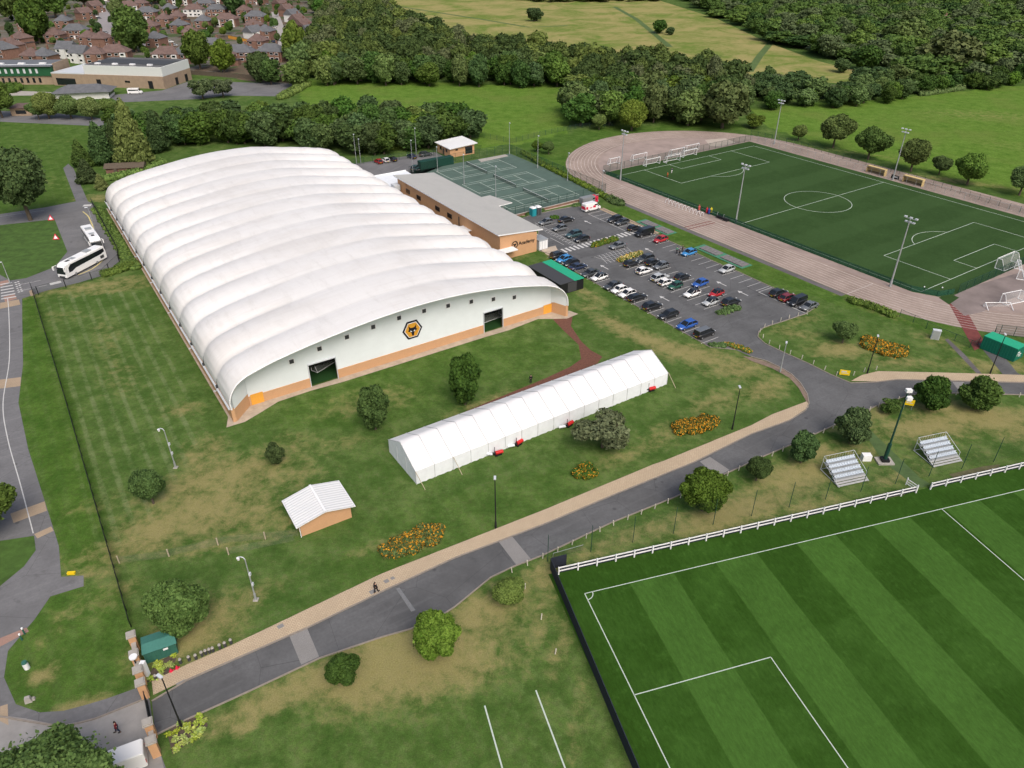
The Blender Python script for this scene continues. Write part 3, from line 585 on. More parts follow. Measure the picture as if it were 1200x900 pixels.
mb = MB(); ribbon(smooth_line([at(*p) for p in [(97, 248), (103, 253), (106.5, 260), (122, 296), (120, 305), (108, 315), (92, 322)]]), 0.3, 0.022, mb); tag(mb.build('yellow_kerb_line', M['yline']), kind='structure')

# car park paint (bays in the air hall's frame)
mb = MB(); Z = 0.022
def fl(u0, v0, u1, v1, w_=0.11): ribbon([(u0, v0), (u1, v1)], w_, Z, mb)
for k in range(21): fl(82.2, 27.0 - 2.52 * k, 86.9, 27.0 - 2.52 * k)
for k in range(12): fl(93.3, 13.6 - 2.45 * k, 102.7, 13.6 - 2.45 * k)
for k in range(7): fl(93.3, 47 - 2.5 * k, 98, 47 - 2.5 * k)
for k in range(18): fl(109.3, 28.4 - 2.45 * k + 0.0, 114, 28.4 - 2.45 * k)
fl(109.3, -14, 109.4, -26.8, .16); fl(109.3, -14, 114, -14); fl(93.2, 48, 93.2, 30.2, .1); fl(109.3, 45.5, 109.3, 30, .13)
for k in range(7): fl(109.3, 45.5 - 2.5 * k, 114, 45.5 - 2.5 * k)
for k in range(19): fl(86.8 + k * 1.28, 27.0, 86.8 + k * 1.28, 29.4, 0.62)
for k in range(9):          # hatched islands
    fl(93.4 + k * 1.1, 21.2, 92.4 + k * 1.1 - .6, 16.2, .09); fl(93.4 + k * 1.1, 16.2, 93.4 + k * 1.1 - 1.6, 21.2, .09)
for k in range(14): fl(91.6, 47 - k * 1.25, 93.0, 46.2 - k * 1.25, .09); fl(93.0, 47 - k * 1.25, 91.6, 46.2 - k * 1.25, .09)
fl(90.3, 37, 90.3, 31.2, .12)
for u_, v_ in [(105.2, 39), (105.6, 15.5), (105.8, -8), (89.9, 13.5), (90, -6.5), (88.7, 38.5), (106, -14)]:    # direction arrows
    fl(u_, v_, u_, v_ + 2.0, .22); mb.add([FB.l((0, 0)) + (0,)] * 0 + [(u_ - .55, v_ + 2.0, Z), (u_ + .55, v_ + 2.0, Z), (u_, v_ + 3.0, Z)], [(0, 1, 2)])
o = mb.build('car_park_markings', M['line']); o.location = (FB.ox, FB.oy, 0); o.rotation_euler = (0, 0, FB.a); tag(o, kind='structure')
sheet('buff_path', [(114.2, 47), (116, 47), (116, 24), (114.2, 24)], 0.03, M['buffsett'], FB)
sheet('buff_path', [(93.5, 54.3), (113, 54.3), (113, 55.6), (93.5, 55.6)], 0.03, M['apron'], FB)
pxsheet('buff_path', [(633, 292), (651, 288), (655, 296), (645, 301), (640, 298)], 0.03, M['apron'])
pxsheet('tarmac_path', [(1146, 403), (1162, 399), (1172, 412), (1192, 437), (1200, 441), (1176, 440), (1160, 420)], 0.03, M['tarmac'])
pxsheet('tarmac_path', [(1107, 398), (1111, 397), (1130, 415), (1151, 438.5), (1145, 438.3), (1124, 416)], 0.03, M['kerbtar'])
pxsheet('mulch_path', [(648, 374.5), (660, 371), (671, 371.5), (669, 382), (681, 400), (693, 411), (706, 418), (700, 426), (640, 450), (560, 480), (500, 502), (560, 476), (640, 443), (668, 430), (681, 421), (678, 404), (660, 387)], 0.02, M['mulch'])
sheet('hall_apron', [(-1.4, -0.8), (1.5, -0.9), (4.2, 0.2), (8.0, 1.9), (14, 2.1), (19.5, 1.7), (49.5, 1.7), (54.5, 1.5), (62, 2.2), (64.5, 0.6), (67, -0.9), (70.2, -0.5), (69.6, 1.5), (68.2, 3.3), (0, 3.3), (0, 124), (-.35, 124), (-.35, 2)], 0.035, M['apron'], FB)
M['rearlot'] = M['oldtarmac']
sheet('rear_car_park', [(68, 100), (82, 100), (92, 105), (104, 110), (104, 124), (69, 126.5)], 0.014, M['rearlot'], FB)
pxsheet('court_path', [(560, 187), (592, 181), (596, 183), (564, 190)], 0.03, M['concrete'])
pxsheet('school_yard', [(125, 112), (190, 106), (222, 95), (262, 96), (345, 98), (335, 113), (262, 112), (236, 116), (140, 120)], 0.02, M['oldtarmac'])
pxsheet('school_yard', [(-60, 128), (60, 132), (130, 140), (120, 148), (-60, 140)], 0.02, M['oldtarmac'])
pxsheet('school_path', [(-40, 104), (60, 108), (62, 112), (-40, 112)], 0.02, M['concrete'])
pxsheet('estate_street', [(318, 14), (326, 14), (336, 40), (342, 66), (330, 67), (322, 40)], 0.02, mat('street_paving', (0.33, 0.31, 0.29), noise=0.1, nscale=0.2))
pxsheet('estate_street', [(118, 0), (134, 2), (133, 22), (145, 36), (185, 52), (180, 56), (130, 46), (112, 34), (116, 18)], 0.02, mat('street_tarmac', (0.27, 0.25, 0.25), noise=0.1, nscale=0.2))

# ================================================================== the air hall
def build_hall():
    root = fempty('sports_hall', FB, 'huge white ribbed air hall with gold and black crest on its gable', 'sports hall')
    prof = [(0.18, 2.4), (0.12, 3.6), (0.55, 5.0), (1.6, 6.45), (3.2, 7.45), (5.1, 8.05), (7.6, 8.7), (11, 9.35), (15, 9.98), (19, 10.5), (23.5, 11.02), (30, 11.5), (37, 11.65), (45, 11.25), (53, 10.2), (59, 9.0), (63.5, 7.8), (66.1, 6.3), (67.5, 4.3), (67.8, 2.4)]
    P = smooth_line([(a, b, 0) for a, b in prof], 5); n = len(P)
    nrm = []
    for i in range(n):
        d = (P[min(i + 1, n - 1)] - P[max(i - 1, 0)]).normalized(); nrm.append(Vector((-d.y, d.x)))
    cum = [0]
    for i in range(1, n): cum.append(cum[-1] + (P[i] - P[i - 1]).length)
    T = []; v = 0.0
    valleys = [0.0] + [7.82 + 8.75 * k for k in range(14)]
    rows = []
    for k in range(len(valleys) - 1):
        a, b = valleys[k], valleys[k + 1]; m_ = 12
        for j in range(m_): rows.append((a + (b - a) * j / m_, math.sin(math.pi * j / m_) ** 0.72 if j else 0.0, k))
    rows.append((valleys[-1], 0.0, 13))
    vs = []
    rnd = random.Random(3); sag = [rnd.uniform(.85, 1.12) for _ in range(20)]
    for (v, bul, k) in rows:
        for i in range(n):
            f = cum[i] / cum[-1]; e = min(f, 1 - f)
            a0 = .78 if f < .5 else .62; A = (a0 * min(1, (e / 0.05)) if e < 0.12 else max(0.19, a0 - (e - 0.12) * 3.0)) * sag[k]
            A *= (0.75 if k == 0 else 1)
            wob = 0.05 * math.sin(i * 1.7 + k * 2.1) * bul
            q = P[i]; dn = Vector((nrm[i].x * .45, nrm[i].y + .45)).normalized(); vz = -(1.65 if f > .5 else .25) * (min(1, e / .05) if e < .12 else max(.05, 1 - (e - .12) * 3.5)) * (1 - bul) * min(1, (v / 5.5) ** 2); vs.append((q.x + dn.x * (A * bul + wob), v, q.y + dn.y * (A * bul + wob) + vz))
    fs = [(r * n + i, r * n + i + 1, (r + 1) * n + i + 1, (r + 1) * n + i) for r in range(len(rows) - 1) for i in range(n - 1)]
    mb = MB(); mb.add(vs, fs, 0, True)
    # rear gable
    k0 = (len(rows) - 1) * n; mb.add([vs[k0 + i] for i in range(n)], [tuple(range(n))], 0)
    mb.build('membrane', M['membrane'], root)
    # rolled front lip and soffit back to the gable wall
    VW = 3.4
    mb = MB(); inner = []
    for i in range(n):
        q = P[i]; inner.append((min(max(q.x + -nrm[i].x * 0.35, 3.6 + 0.0), 66.0), VW, max(1.7, q.y - 0.45 * max(nrm[i].y, 0) - .1)))
    front = [(q.x, 0.0, q.y) for q in P]; back = [(q.x - nrm[i].x * .25, 0.35, q.y - nrm[i].y * .25) for i, q in enumerate(P)]
    mb.add(front + back + inner, [(a * n + i + 1, a * n + i, (a + 1) * n + i, (a + 1) * n + i + 1) for a in (0, 1) for i in range(n - 1)], 0, True)
    mb.build('front_soffit', M['wallwhite'], root)
    mb = MB()
    for a, b in zip(P, P[1:]): mb.tube((a.x, -0.02, a.y), (b.x, -0.02, b.y), 0.13, 0.13, 6)
    mb.build('front_edge_beam', M['white'], root)
    # gable wall in white sheet with two open doorways
    def top(u):
        u0 = min(max(u, .6), 67.4)
        for a, b in zip(P[8:-8], P[9:-7]):
            if a.x <= u0 <= b.x: return a.y + (b.y - a.y) * (u0 - a.x) / max(b.x - a.x, 1e-6)
        return 6.0
    us = sorted(set([3.7, 4.0] + [4 + i * 1.0 for i in range(1, 63)] + [14.44, 19.3, 49.8, 54.1, 66.2]))
    mb = MB(); bk = MB()
    def door(u): return 14.44 <= u < 19.3 or 49.8 <= u < 54.1
    for a, b in zip(us, us[1:]):
        zb = 4.34 if door((a + b) / 2) else 1.74
        mb.add([(a, VW, zb), (b, VW, zb), (b, VW, top(b) + .1), (a, VW, top(a) + .1)], [(0, 1, 2, 3)])
    mb.build('gable_wall', M['wallwhite'], root)
    for a, b in ((3.7, 14.44), (19.3, 49.8), (54.1, 66.2)): bk.box(((a + b) / 2, VW, 0.87), (b - a, 0.25, 1.74))
    for x, s_ in ((0, 1), (67.9, -1)):      # wing walls
        bk.prism([(x, 0), (x + s_ * .55, 0), (x + s_ * (3.7 if s_ > 0 else 1.8), VW - .1), (x + s_ * .4, VW + .6), (x, VW + .6)] if s_ > 0 else [(x, 0), (x, VW + .6), (x - .4, VW + .6), (x - 1.8, VW - .1), (x - .55, 0)], 0, 2.38)
    bk.box((0.0 + .12, 62.6, 1.2), (0.3, 117.0, 2.4)); bk.box((67.8, 62.6, 1.2), (0.3, 117.0, 2.4)); bk.box((34, 121.5, 1.2), (67.6, .3, 2.4))
    bk.build('brick_plinth', M['brick'], root)
    mb = MB()
    for x, s_, xx in ((0.55, 1, 3.7), (67.35, -1, 66.15)):
        mb = MB(); mb.add([(x, 0.02, 2.38), (xx, VW - .08, 2.2), (xx, VW - .08, 7.2 if s_ > 0 else 5.9), (x, 0.02, 4.6 if s_ > 0 else 3.9)], [(0, 1, 2, 3)] if s_ > 0 else [(3, 2, 1, 0)])
        mb.build('wing_wall', M['wallwhite'], root)
    for u in (4.0, 64.1):
        mb = MB(); mb.box((u + 1.05, VW - .14, 1.02), (2.1, .08, 2.02)); d = mb.build('service_door', M['orange'], root); tag(d, 'orange painted metal door')
    for u0, u1 in ((14.44, 19.3), (49.8, 54.1)):
        mb = MB()
        for x in (u0 - .06, u1 + .06): mb.box((x, VW - .1, 2.17), (.12, .34, 4.34))
        mb.box(((u0 + u1) / 2, VW - .1, 4.4), (u1 - u0 + .24, .34, .12)); mb.build('doorway_frame', M['lightgrey'], root)
        mb = MB(); mb.box(((u0 + u1) / 2, VW + 3.0, 3.5), (u1 - u0 + 3, 0.04, 3.0)); mb.build('doorway_shade_sheet', M['black'], root)  # black sheet stands in for the shade inside the hall, not a hung fabric
    for u, z in zip([11.8, 16.85, 21.95, 26.97, 32.05, 37.1, 42.1, 47.1, 52.05, 56.9], [6.0, 6.88, 7.6, 8.1, 8.43, 8.42, 8.08, 7.56, 6.75, 5.84]):
        mb = MB(); mb.box((u, VW - .08, z), (1.05, .12, 1.1)); fr_ = mb.build('vent', M['white'], root)
        mb = MB(); mb.box((u, VW - .15, z), (.76, .06, .76))
        for k in range(4): mb.box((u, VW - .2, z - .26 + k * .17), (.7, .05, .03))
        mb.build('louvre', M['darkgrey'], fr_)
    # crest: hexagon with a wolf's head
    cx, cz = 34.5, 5.3
    def hexa(r): return [(cx + r * math.cos(R(60 * k)), cz + r * math.sin(R(60 * k)) * 1.02) for k in range(6)]
    def plate(pts, y, th=.03):
        mb = MB(); p2 = [(p[0], p[1]) for p in pts]; tr = tessellate_polygon([[Vector((p[0], p[1], 0)) for p in p2]]); nn = len(p2)
        vv = [(p[0], y, p[1]) for p in p2] + [(p[0], y + th, p[1]) for p in p2]; ff = []
        for t in tr:
            a, b, c = [p2[i] for i in t]; cr = (b[0] - a[0]) * (c[1] - a[1]) - (b[1] - a[1]) * (c[0] - a[0]); ff.append(t if cr > 0 else (t[0], t[2], t[1]))
        ff += [(i, (i + 1) % nn, nn + (i + 1) % nn, nn + i) for i in range(nn)]
        return mb.add(vv, ff)
    gold = mat('crest_gold', (0.62, 0.30, 0.03), rough=0.5); navy = mat('crest_black', (0.008, 0.008, 0.018), rough=0.5)
    c0 = plate(hexa(2.02), VW - .10, .09).build('crest', navy, root)
    plate(hexa(1.66), VW - .13).build('crest_border', M['white'], c0); plate(hexa(1.52), VW - .16).build('crest_field', gold, c0)
    head = [(-.98, -.05), (-.72, .12), (-.78, .95), (-.42, .50), (0, .42), (.42, .50), (.78, .95), (.72, .12), (.98, -.05), (.62, -.28), (.36, -.42), (.24, -.75), (.20, -1.12), (0, -1.22), (-.20, -1.12), (-.24, -.75), (-.36, -.42), (-.62, -.28)]
    plate([(cx + a * 1.0, cz + b * 1.0) for a, b in head[::-1]][::-1], VW - .19).build('wolf_head', navy, c0)
    for s_ in (-1, 1):
        e = [(cx + s_ * .12, cz - .28), (cx + s_ * .46, cz - .02), (cx + s_ * .50, cz - .26), (cx + s_ * .25, cz - .36)]
        plate(e, VW - .22).build('wolf_eye', M['white'], c0)
    # gutter, side rail and cable anchors
    for x in (-0.12, 67.95):
        mb = MB(); mb.box((x, 61.3, 2.44), (.34, 122.2, .16)); mb.build('side_rail', M['lightgrey'], root)
    for k in range(14):
        y = 7.82 + 8.75 * k
        mb = MB(); mb.box((-.05, y, 2.75), (.35, .35, .5)); mb.tube((-.05, y, 2.9), (.3, y, 4.2), .07, .07, 6); mb.build('cable_anchor', M['darkgrey'], root)
        if k % 2 == 0: mb = MB(); mb.box((-.3, y + 1.2, 1.3), (.5, .18, .18)); mb.build('flood_lamp', M['lightgrey'], root)
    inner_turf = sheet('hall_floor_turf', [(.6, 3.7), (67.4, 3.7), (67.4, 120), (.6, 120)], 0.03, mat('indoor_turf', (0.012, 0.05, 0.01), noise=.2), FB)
build_hall()

def goal(label, fr, u, v, ang, width=7.32, h=2.44, depth=1.9, cat='goal', group=None, tilt=0.0, loc=None):
    """free-standing goal: frame, bars, net. opens towards local -y"""
    if loc is None:
        p = fr.w(u, v); a = fr.a + R(ang)
    else: p = loc; a = R(ang)
    root = empty('football_goal', p, a, label, cat, group); root.rotation_euler = (tilt, 0, a)
    r = 0.075; W_ = width / 2; mb = MB()
    for s_ in (-1, 1): mb.tube((s_ * W_, 0, 0), (s_ * W_, 0, h), r, r, 6)
    mb.tube((-W_ - r, 0, h), (W_ + r, 0, h), r, r, 6); mb.build('goal_frame', M['white'], root)
    mb = MB()
    for s_ in (-1, 1):
        mb.tube((s_ * W_, 0, r), (s_ * W_, depth, r), r, r, 6); mb.tube((s_ * W_, 0, h), (s_ * W_, depth * .45, h), .05, .05, 6); mb.tube((s_ * W_, depth * .45, h), (s_ * W_, depth, r), .05, .05, 6)
    mb.tube((-W_, depth, r), (W_, depth, r), r, r, 6); mb.build('rear_frame', M['white'], root)
    mb = MB(); a, b, c, d = (-W_, depth * .45, h), (W_, depth * .45, h), (W_, depth, r), (-W_, depth, r)
    mb.add([(-W_, 0, h), (W_, 0, h), b, a, c, d, (-W_, 0, 0), (W_, 0, 0)], [(0, 1, 2, 3), (3, 2, 4, 5), (6, 0, 3, 5), (7, 4, 2, 1)]); mb.build('net', M['goalnet'], root)
    return root
goal('white goal standing inside the left doorway of the air hall', FB, 18.6, 9.5, 205, 5.0, 2.1, 1.5)
goal('white goal standing inside the right doorway of the air hall', FB, 54.2, 8.5, 185, 5.0, 2.1, 1.5)

def text(s_, size, mat_, parent, loc, rot, depth=0.03, name='lettering'):
    cu = bpy.data.curves.new('lettering', 'FONT'); cu.body = s_; cu.size = size; cu.extrude = depth; cu.offset = size * .015
    tmp = bpy.data.objects.new('tmp', cu); me = bpy.data.meshes.new_from_object(tmp); bpy.data.objects.remove(tmp); bpy.data.curves.remove(cu)
    me.materials.clear(); me.materials.append(mat_)
    o = bpy.data.objects.new(name, me); col.objects.link(o); o.parent = parent; o.location = loc; o.rotation_euler = rot; return o

# ------------------------------------------------------------------ academy block beside the hall
def build_academy():
    root = fempty('academy_building', FB, 'long low buff brick block with grey seamed roof and black Academy lettering', 'building')
    mb = MB()
    u0, u1, v0, v1 = 71.8, 82.3, 31.7, 86
    zl, zr = 6.35, 5.0
    vs = [(u0, v0, 0), (u1, v0, 0), (u1, v1, 0), (u0, v1, 0), (u0, v0, zl), (u1, v0, zr), (u1, v1, zr), (u0, v1, zl)]
    mb.add(vs, [(0, 1, 5, 4), (1, 2, 6, 5), (2, 3, 7, 6), (3, 0, 4, 7)])
    mb.box((70.6, 47, 1.6), (2.6, 3.2, 3.2)); mb.box((70.3, 42.2, 1.2), (3.2, .25, 2.4)); mb.build('brick_wall', M['brick'], root)
    mb = MB(); a, b = u0 - .75, u1 + 1.9; za, zb = 6.52, 5.08
    def rp(u): return za + (zb - za) * (u - a) / (b - a)
    for q, t in (([(a, v0 - .5), (b, v0 + .2), (b, v1 + 1.2), (a, v1 + 1.0)], 0),):
        top_ = [(p[0], p[1], rp(p[0]) + .18) for p in q]; bot = [(p[0], p[1], rp(p[0]) - .12) for p in q]
        mb.add(bot + top_, [(4, 5, 6, 7), (3, 2, 1, 0)], 0); mb.add(bot + top_, [(0, 1, 5, 4), (1, 2, 6, 5), (2, 3, 7, 6), (3, 0, 4, 7)], 1)
    mb.build('roof', [M['acroof'], M['white']], root)
    mb = MB(); q = [(84.0, 52.2), (89.0, 52.6), (88.4, 54.5), (87.2, 60.8), (84.0, 60.8)]
    mb.prism(q, 4.85, 5.1, 1, 0); mb.build('canopy_roof', [M['acroof'], M['white']], root)
    for v in (54, 59): mb = MB(); mb.tube((87.0, v, 0), (87.0, v, 4.9), .12, .12, 8); mb.build('canopy_column', M['white'], root)
    for v in (79.6, 73.0, 62.3, 55.8):
        mb = MB(); mb.box((u0 - .04, v, 3.9), (.16, 2.3, 1.15)); f_ = mb.build('window', M['darkgrey'], root)
        mb = MB(); mb.box((u0 - .14, v - .55, 3.9), (.05, 1.0, .95)); mb.box((u0 - .14, v + .55, 3.9), (.05, 1.0, .95)); mb.build('pane', M['glass'], f_)
    mb = MB(); mb.box((u0 - .09, 50.9, 2.6), (.2, .3, 5.0)); mb.build('downpipe', M['wood'], root)
    mb = MB(); mb.box((70.3, 47, 3.28), (3.4, 4.0, .16)); mb.build('side_porch_roof', M['white'], root)
    mb = MB(); mb.box((73.2, 30.6, 2.75), (4.2, 2.4, .22)); mb.build('front_canopy', M['white'], root)
    mb = MB(); mb.box((68.4, 36.3, 1.1), (.2, 3.0, 2.2)); mb.build('screen', M['lightgrey'], root)
    for w_ in (0, 1, 2): mb = MB(); mb.box((69.6, 40.4 - w_ * 1.4, 1.0), (1.2, 1.0, .9)); mb.build('air_unit', M['lightgrey'], root)
    # sign: ringed wolf mark and the word
    b0 = M['black']
    text('Academy', 1.25, b0, root, (77.0, v0 - .02, 2.75), (R(90), 0, 0), .04, 'sign_lettering')
    mb = MB(); cx, cz = 75.9, 3.1
    ring = []
    for k in range(24):
        t = 2 * math.pi * k / 24; ring.append((cx + .92 * math.cos(t), v0 - .06, cz + .92 * math.sin(t)))
    for k in range(24):
        t = 2 * math.pi * k / 24; ring.append((cx + .68 * math.cos(t), v0 - .06, cz + .68 * math.sin(t)))
    mb.add(ring, [(k, (k + 1) % 24, 24 + (k + 1) % 24, 24 + k) for k in range(24)])
    hd = [(-.45, .45), (-.22, .2), (.22, .2), (.45, .45), (.42, -.02), (.15, -.25), (.1, -.55), (-.1, -.55), (-.15, -.25), (-.42, -.02)]
    for t in tessellate_polygon([[Vector((a, b, 0)) for a, b in hd]]):
        tri = [(cx + hd[i][0], v0 - .06, cz + hd[i][1]) for i in t]; A = (tri[1][0] - tri[0][0]) * (tri[2][2] - tri[0][2]) - (tri[1][2] - tri[0][2]) * (tri[2][0] - tri[0][0])
        mb.add(tri, [(0, 1, 2) if A > 0 else (0, 2, 1)])
    mb.build('sign_emblem', b0, root)
build_academy()
def build_link():
    root = fempty('flat_roof_block', FB, 'low flat white roofed plant block between the air hall and the academy block', 'building')
    mb = MB(); mb.prism([(69.0, 84), (71.0, 84), (71.0, 88), (80.5, 88.5), (80.5, 99), (69.0, 99)], 0, 3.0); mb.build('wall', M['brick'], root)
    mb = MB(); mb.prism([(68.7, 83.8), (71.0, 83.8), (71.0, 88), (80.9, 88.3), (80.9, 99.4), (68.7, 99.4)], 3.0, 3.35); mb.build('flat_roof', M['tentwall'], root)
    mb = MB(); mb.box((69.85, 91.5, 3.5), (.3, 15, .3)); mb.box((74.8, 99.2, 3.5), (12, .3, .3)); mb.build('parapet', M['white'], root)
    mb = MB(); mb.box((70.6, 85.0, 3.9), (1.8, 2.4, 1.6)); mb.build('plant_unit', M['lightgrey'], root)
build_link()
def build_hut():
    root = fempty('pavilion_hut', FB, 'small buff brick hut with white mono pitch roof beside the tennis courts', 'building')
    u0, u1, v0, v1 = 104.9, 114.4, 114.6, 123.5
    mb = MB(); mb.add([(u0, v0, 0), (u1, v0, 0), (u1, v1, 0), (u0, v1, 0), (u0, v0, 2.9), (u1, v0, 3.4), (u1, v1, 3.4), (u0, v1, 2.9)], [(0, 1, 5, 4), (1, 2, 6, 5), (2, 3, 7, 6), (3, 0, 4, 7)]); mb.build('brick_wall', M['brick'], root)
    mb = MB(); q = [(u0 - .5, v0 - .7, 2.9), (u1 + .9, v0 - .7, 3.45), (u1 + .9, v1 + .9, 3.6), (u0 - .5, v1 + .9, 3.05)]
    mb.add(q + [(a, b, c + .25) for a, b, c in q], [(4, 5, 6, 7), (3, 2, 1, 0), (0, 1, 5, 4), (1, 2, 6, 5), (2, 3, 7, 6), (3, 0, 4, 7)]); mb.build('roof', M['shedroof'], root)
    mb = MB(); mb.box((112.2, v0 - .03, 1.6), (2.8, .1, 2.4)); mb.build('glazed_front', M['glass'], root)
    for v in (117, 121): mb = MB(); mb.box((u0 - .03, v, 1.9), (.1, 1.1, 1.0)); mb.build('window', M['glass'], root)
    mb = MB(); mb.box((u0 - .03, 119, 1.1), (.1, 1.0, 2.1)); mb.build('door', M['wood'], root)
    mb = MB(); mb.box((107.5, v0 - .03, 2.3), (.9, .1, .5)); mb.build('vent', M['black'], root)
build_hut()
r_ = fempty('container_screen', FB, 'dark green ribbed steel container parked behind the teal car in the rear car park', 'container')
mb = MB(); mb.box((96.2, 108.6, 1.3), (12.0, 2.4, 2.5)); [mb.box((90.6 + k * .6, 107.36, 1.3), (.14, .08, 2.3)) for k in range(19)]; mb.build('steel_box', M['dkgreen'], r_)
mb = MB(); mb.box((90.16, 108.6, 1.3), (.1, 2.2, 2.3)); mb.build('door', M['dkgreen'], r_)

# ------------------------------------------------------------------ marquee
def build_marquee():
    g1 = at(488, 567.4); g2 = at(780.8, 450.3); d = (g2 - g1); ang = math.atan2(d.y, d.x); L = 48.9; Wd = 9.0
    root = empty('marquee', g1, ang, 'long white gabled marquee pitched on the grass beside the air hall', 'marquee')
    rr = 4.75; e = 2.35; nb = 16; st = L / nb
    for k in range(nb):
        x0, x1 = k * st, (k + 1) * st; mb = MB()
        pts = []
        for j in range(5):
            x = x0 + (x1 - x0) * j / 4; sagv = 0.07 * math.sin(math.pi * j / 4)
            pts += [(x, -.06, e), (x, Wd * .25, (e + rr) / 2 - sagv), (x, Wd / 2, rr - sagv * .4), (x, Wd * .75, (e + rr) / 2 - sagv), (x, Wd + .06, e)]
        mb.add(pts, [(j * 5 + i, (j + 1) * 5 + i, (j + 1) * 5 + i + 1, j * 5 + i + 1) for j in range(4) for i in range(4)], 0, True)
        mb.build('roof_panel', M['tent'], root)
        for y, s_ in ((0, 1), (Wd, -1)):
            mb = MB(); pp = []
            for j in range(7):
                x = x0 + (x1 - x0) * j / 6; pp += [(x, y, e + .02), (x, y - s_ * (.05 + .05 * math.sin(j * 2.1 + k)), e * .5), (x, y - s_ * (.05 + .09 * math.sin(j * 2.7 + k)), 0.02)]
            mb.add(pp, [(j * 3 + i, j * 3 + i + 1, (j + 1) * 3 + i + 1, (j + 1) * 3 + i) for j in range(6) for i in range(2)], 0, True); mb.build('side_wall', M['tentwall'], root)
    for x in (0, L):
        mb = MB(); mb.add([(x, 0, 0), (x, Wd, 0), (x, Wd, e), (x, Wd / 2, rr), (x, 0, e)], [(0, 1, 2, 3, 4)]); mb.build('gable_wall', M['tentwall'], root)
        for y in (3, 6): mb = MB(); mb.box((x - (.03 if x == 0 else -.03), y, e / 2 + .3), (.05, .08, e + .6)); mb.build('gable_post', M['lightgrey'], root)
    for k in range(nb + 1):
        mb = MB(); x = k * st
        for y0, y1 in ((-.08, Wd / 2), (Wd + .08, Wd / 2)): mb.tube((x, y0, e + .03), (x, y1, rr + .045), .045, .045, 5)
        mb.build('roof_seam', M['seam'], root)
    for k in (0, 2, nb):
        mb = MB(); mb.tube((k * st + (.1 if k else 0), -.1, e), (k * st + .5, -1.8, 0), .05, .05, 5); mb.build('guy_strap', M['timber'], root)
    for k in range(nb + 1): mb = MB(); mb.box((k * st, -.06, e / 2), (.07, .07, e)); mb.build('side_post', M['seam'], root)
    return root
build_marquee()
# red blower heaters lying along the marquee
def heater(px, py, ang, label):
    root = empty('blower_heater', at(px, py), R(ang), label, 'heater', 'red blower heaters along the marquee')
    mb = MB(); mb.tube((-.6, 0, .55), (.6, 0, .55), .3, .3, 10); mb.build('barrel', mat('red_enamel', (0.5, 0.02, 0.02), rough=.4) if 'red_enamel' not in bpy.data.materials else bpy.data.materials['red_enamel'], root)
    mb = MB(); mb.box((-.2, 0, .18), (1.1, .5, .25)); mb.tube((-.5, .3, .16), (-.5, -.3, .16), .16, .16, 8); mb.build('fuel_tank', M['black'], root)
    mb = MB(); mb.tube((-.7, 0, .55), (-1.1, 0, .55), .17, .17, 8); mb.tube((-.75, 0, .6), (-.75, 0, 1.7), .06, .06, 6); mb.build('flue', M['black'], root)
    mb = MB(); mb.tube((-1.1, 0, .5), (-1.9, .7, .35), .2, .24, 8); mb.build('hose', M['tentwall'], root)
heater(585, 533, 25, 'red blower heater nearest the left end of the marquee'); heater(609, 521, 45, 'second red blower heater from the left end of the marquee')
heater(668, 499, 45, 'red blower heater at the marquee wall just left of the spreading grey green tree'); heater(764, 458, 20, 'red blower heater at the right hand end of the marquee')

# ------------------------------------------------------------------ small brick hut with ribbed white roof
def build_shed():
    a = at(*(354, 628.7)); b = at(411.8, 606.5); d = b - a; ang = math.atan2(d.y, d.x)
    root = empty('brick_shed', a, ang, 'small buff brick substation hut with ribbed white gable roof on the lawn', 'shed')
    L, D = 7.0, 5.4
    mb = MB(); mb.add([(0, 0, 0), (L, 0, 0), (L, D, 0), (0, D, 0), (0, 0, 2.1), (L, 0, 2.1), (L, D, 2.1), (0, D, 2.1), (L / 2, 0, 2.85), (L / 2, D, 2.85)], [(0, 1, 5, 8, 4), (1, 2, 6, 5), (2, 3, 7, 9, 6), (3, 0, 4, 7)]); mb.build('brick_wall', M['brick'], root)
    mb = MB(); o_ = .45
    for s_ in (0, 1):
        x0, x1 = (-o_, L / 2) if s_ == 0 else (L / 2, L + o_); z0, z1 = (2.03, 2.93) if s_ == 0 else (2.93, 2.03)
        q = [(x0, -o_, z0), (x1, -o_, z1), (x1, D + o_, z1), (x0, D + o_, z0)]
        mb.add(q + [(x, y, z + .14) for x, y, z in q], [(4, 5, 6, 7), (3, 2, 1, 0), (0, 1, 5, 4), (2, 3, 7, 6), (3, 0, 4, 7) if s_ == 0 else (1, 2, 6, 5)])
    m_ = ribbed_mat('shed_ribs', (0.70, 0.71, 0.71), 1, 0.5, 0.72, 0.06)
    mb.build('roof', m_, root)
    mb = MB(); mb.box((L / 2, D / 2, 3.1), (.3, D + .95, .09)); mb.build('ridge_cap', M['white'], root)
    mb = MB(); mb.path([(-o_ - .08, -o_, 2.08), (-o_ - .08, D + o_, 2.08)], .09); mb.path([(L + o_ + .08, -o_, 2.08), (L + o_ + .08, D + o_, 2.08)], .09); mb.build('gutter', M['white'], root)
    mb = MB(); mb.path([(-o_, -.1, 2.05), (-.12, -.1, 1.8), (-.12, -.1, 0)], .06); mb.path([(L + o_, D, 2.05), (L + .1, D, 1.8), (L + .1, D, 0)], .05); mb.build('downpipe', M['white'], root)
    mb = MB(); mb.box((-.04, 2.6, 1.0), (.08, 1.8, 1.95)); mb.build('door', M['orange'], root)
build_shed()
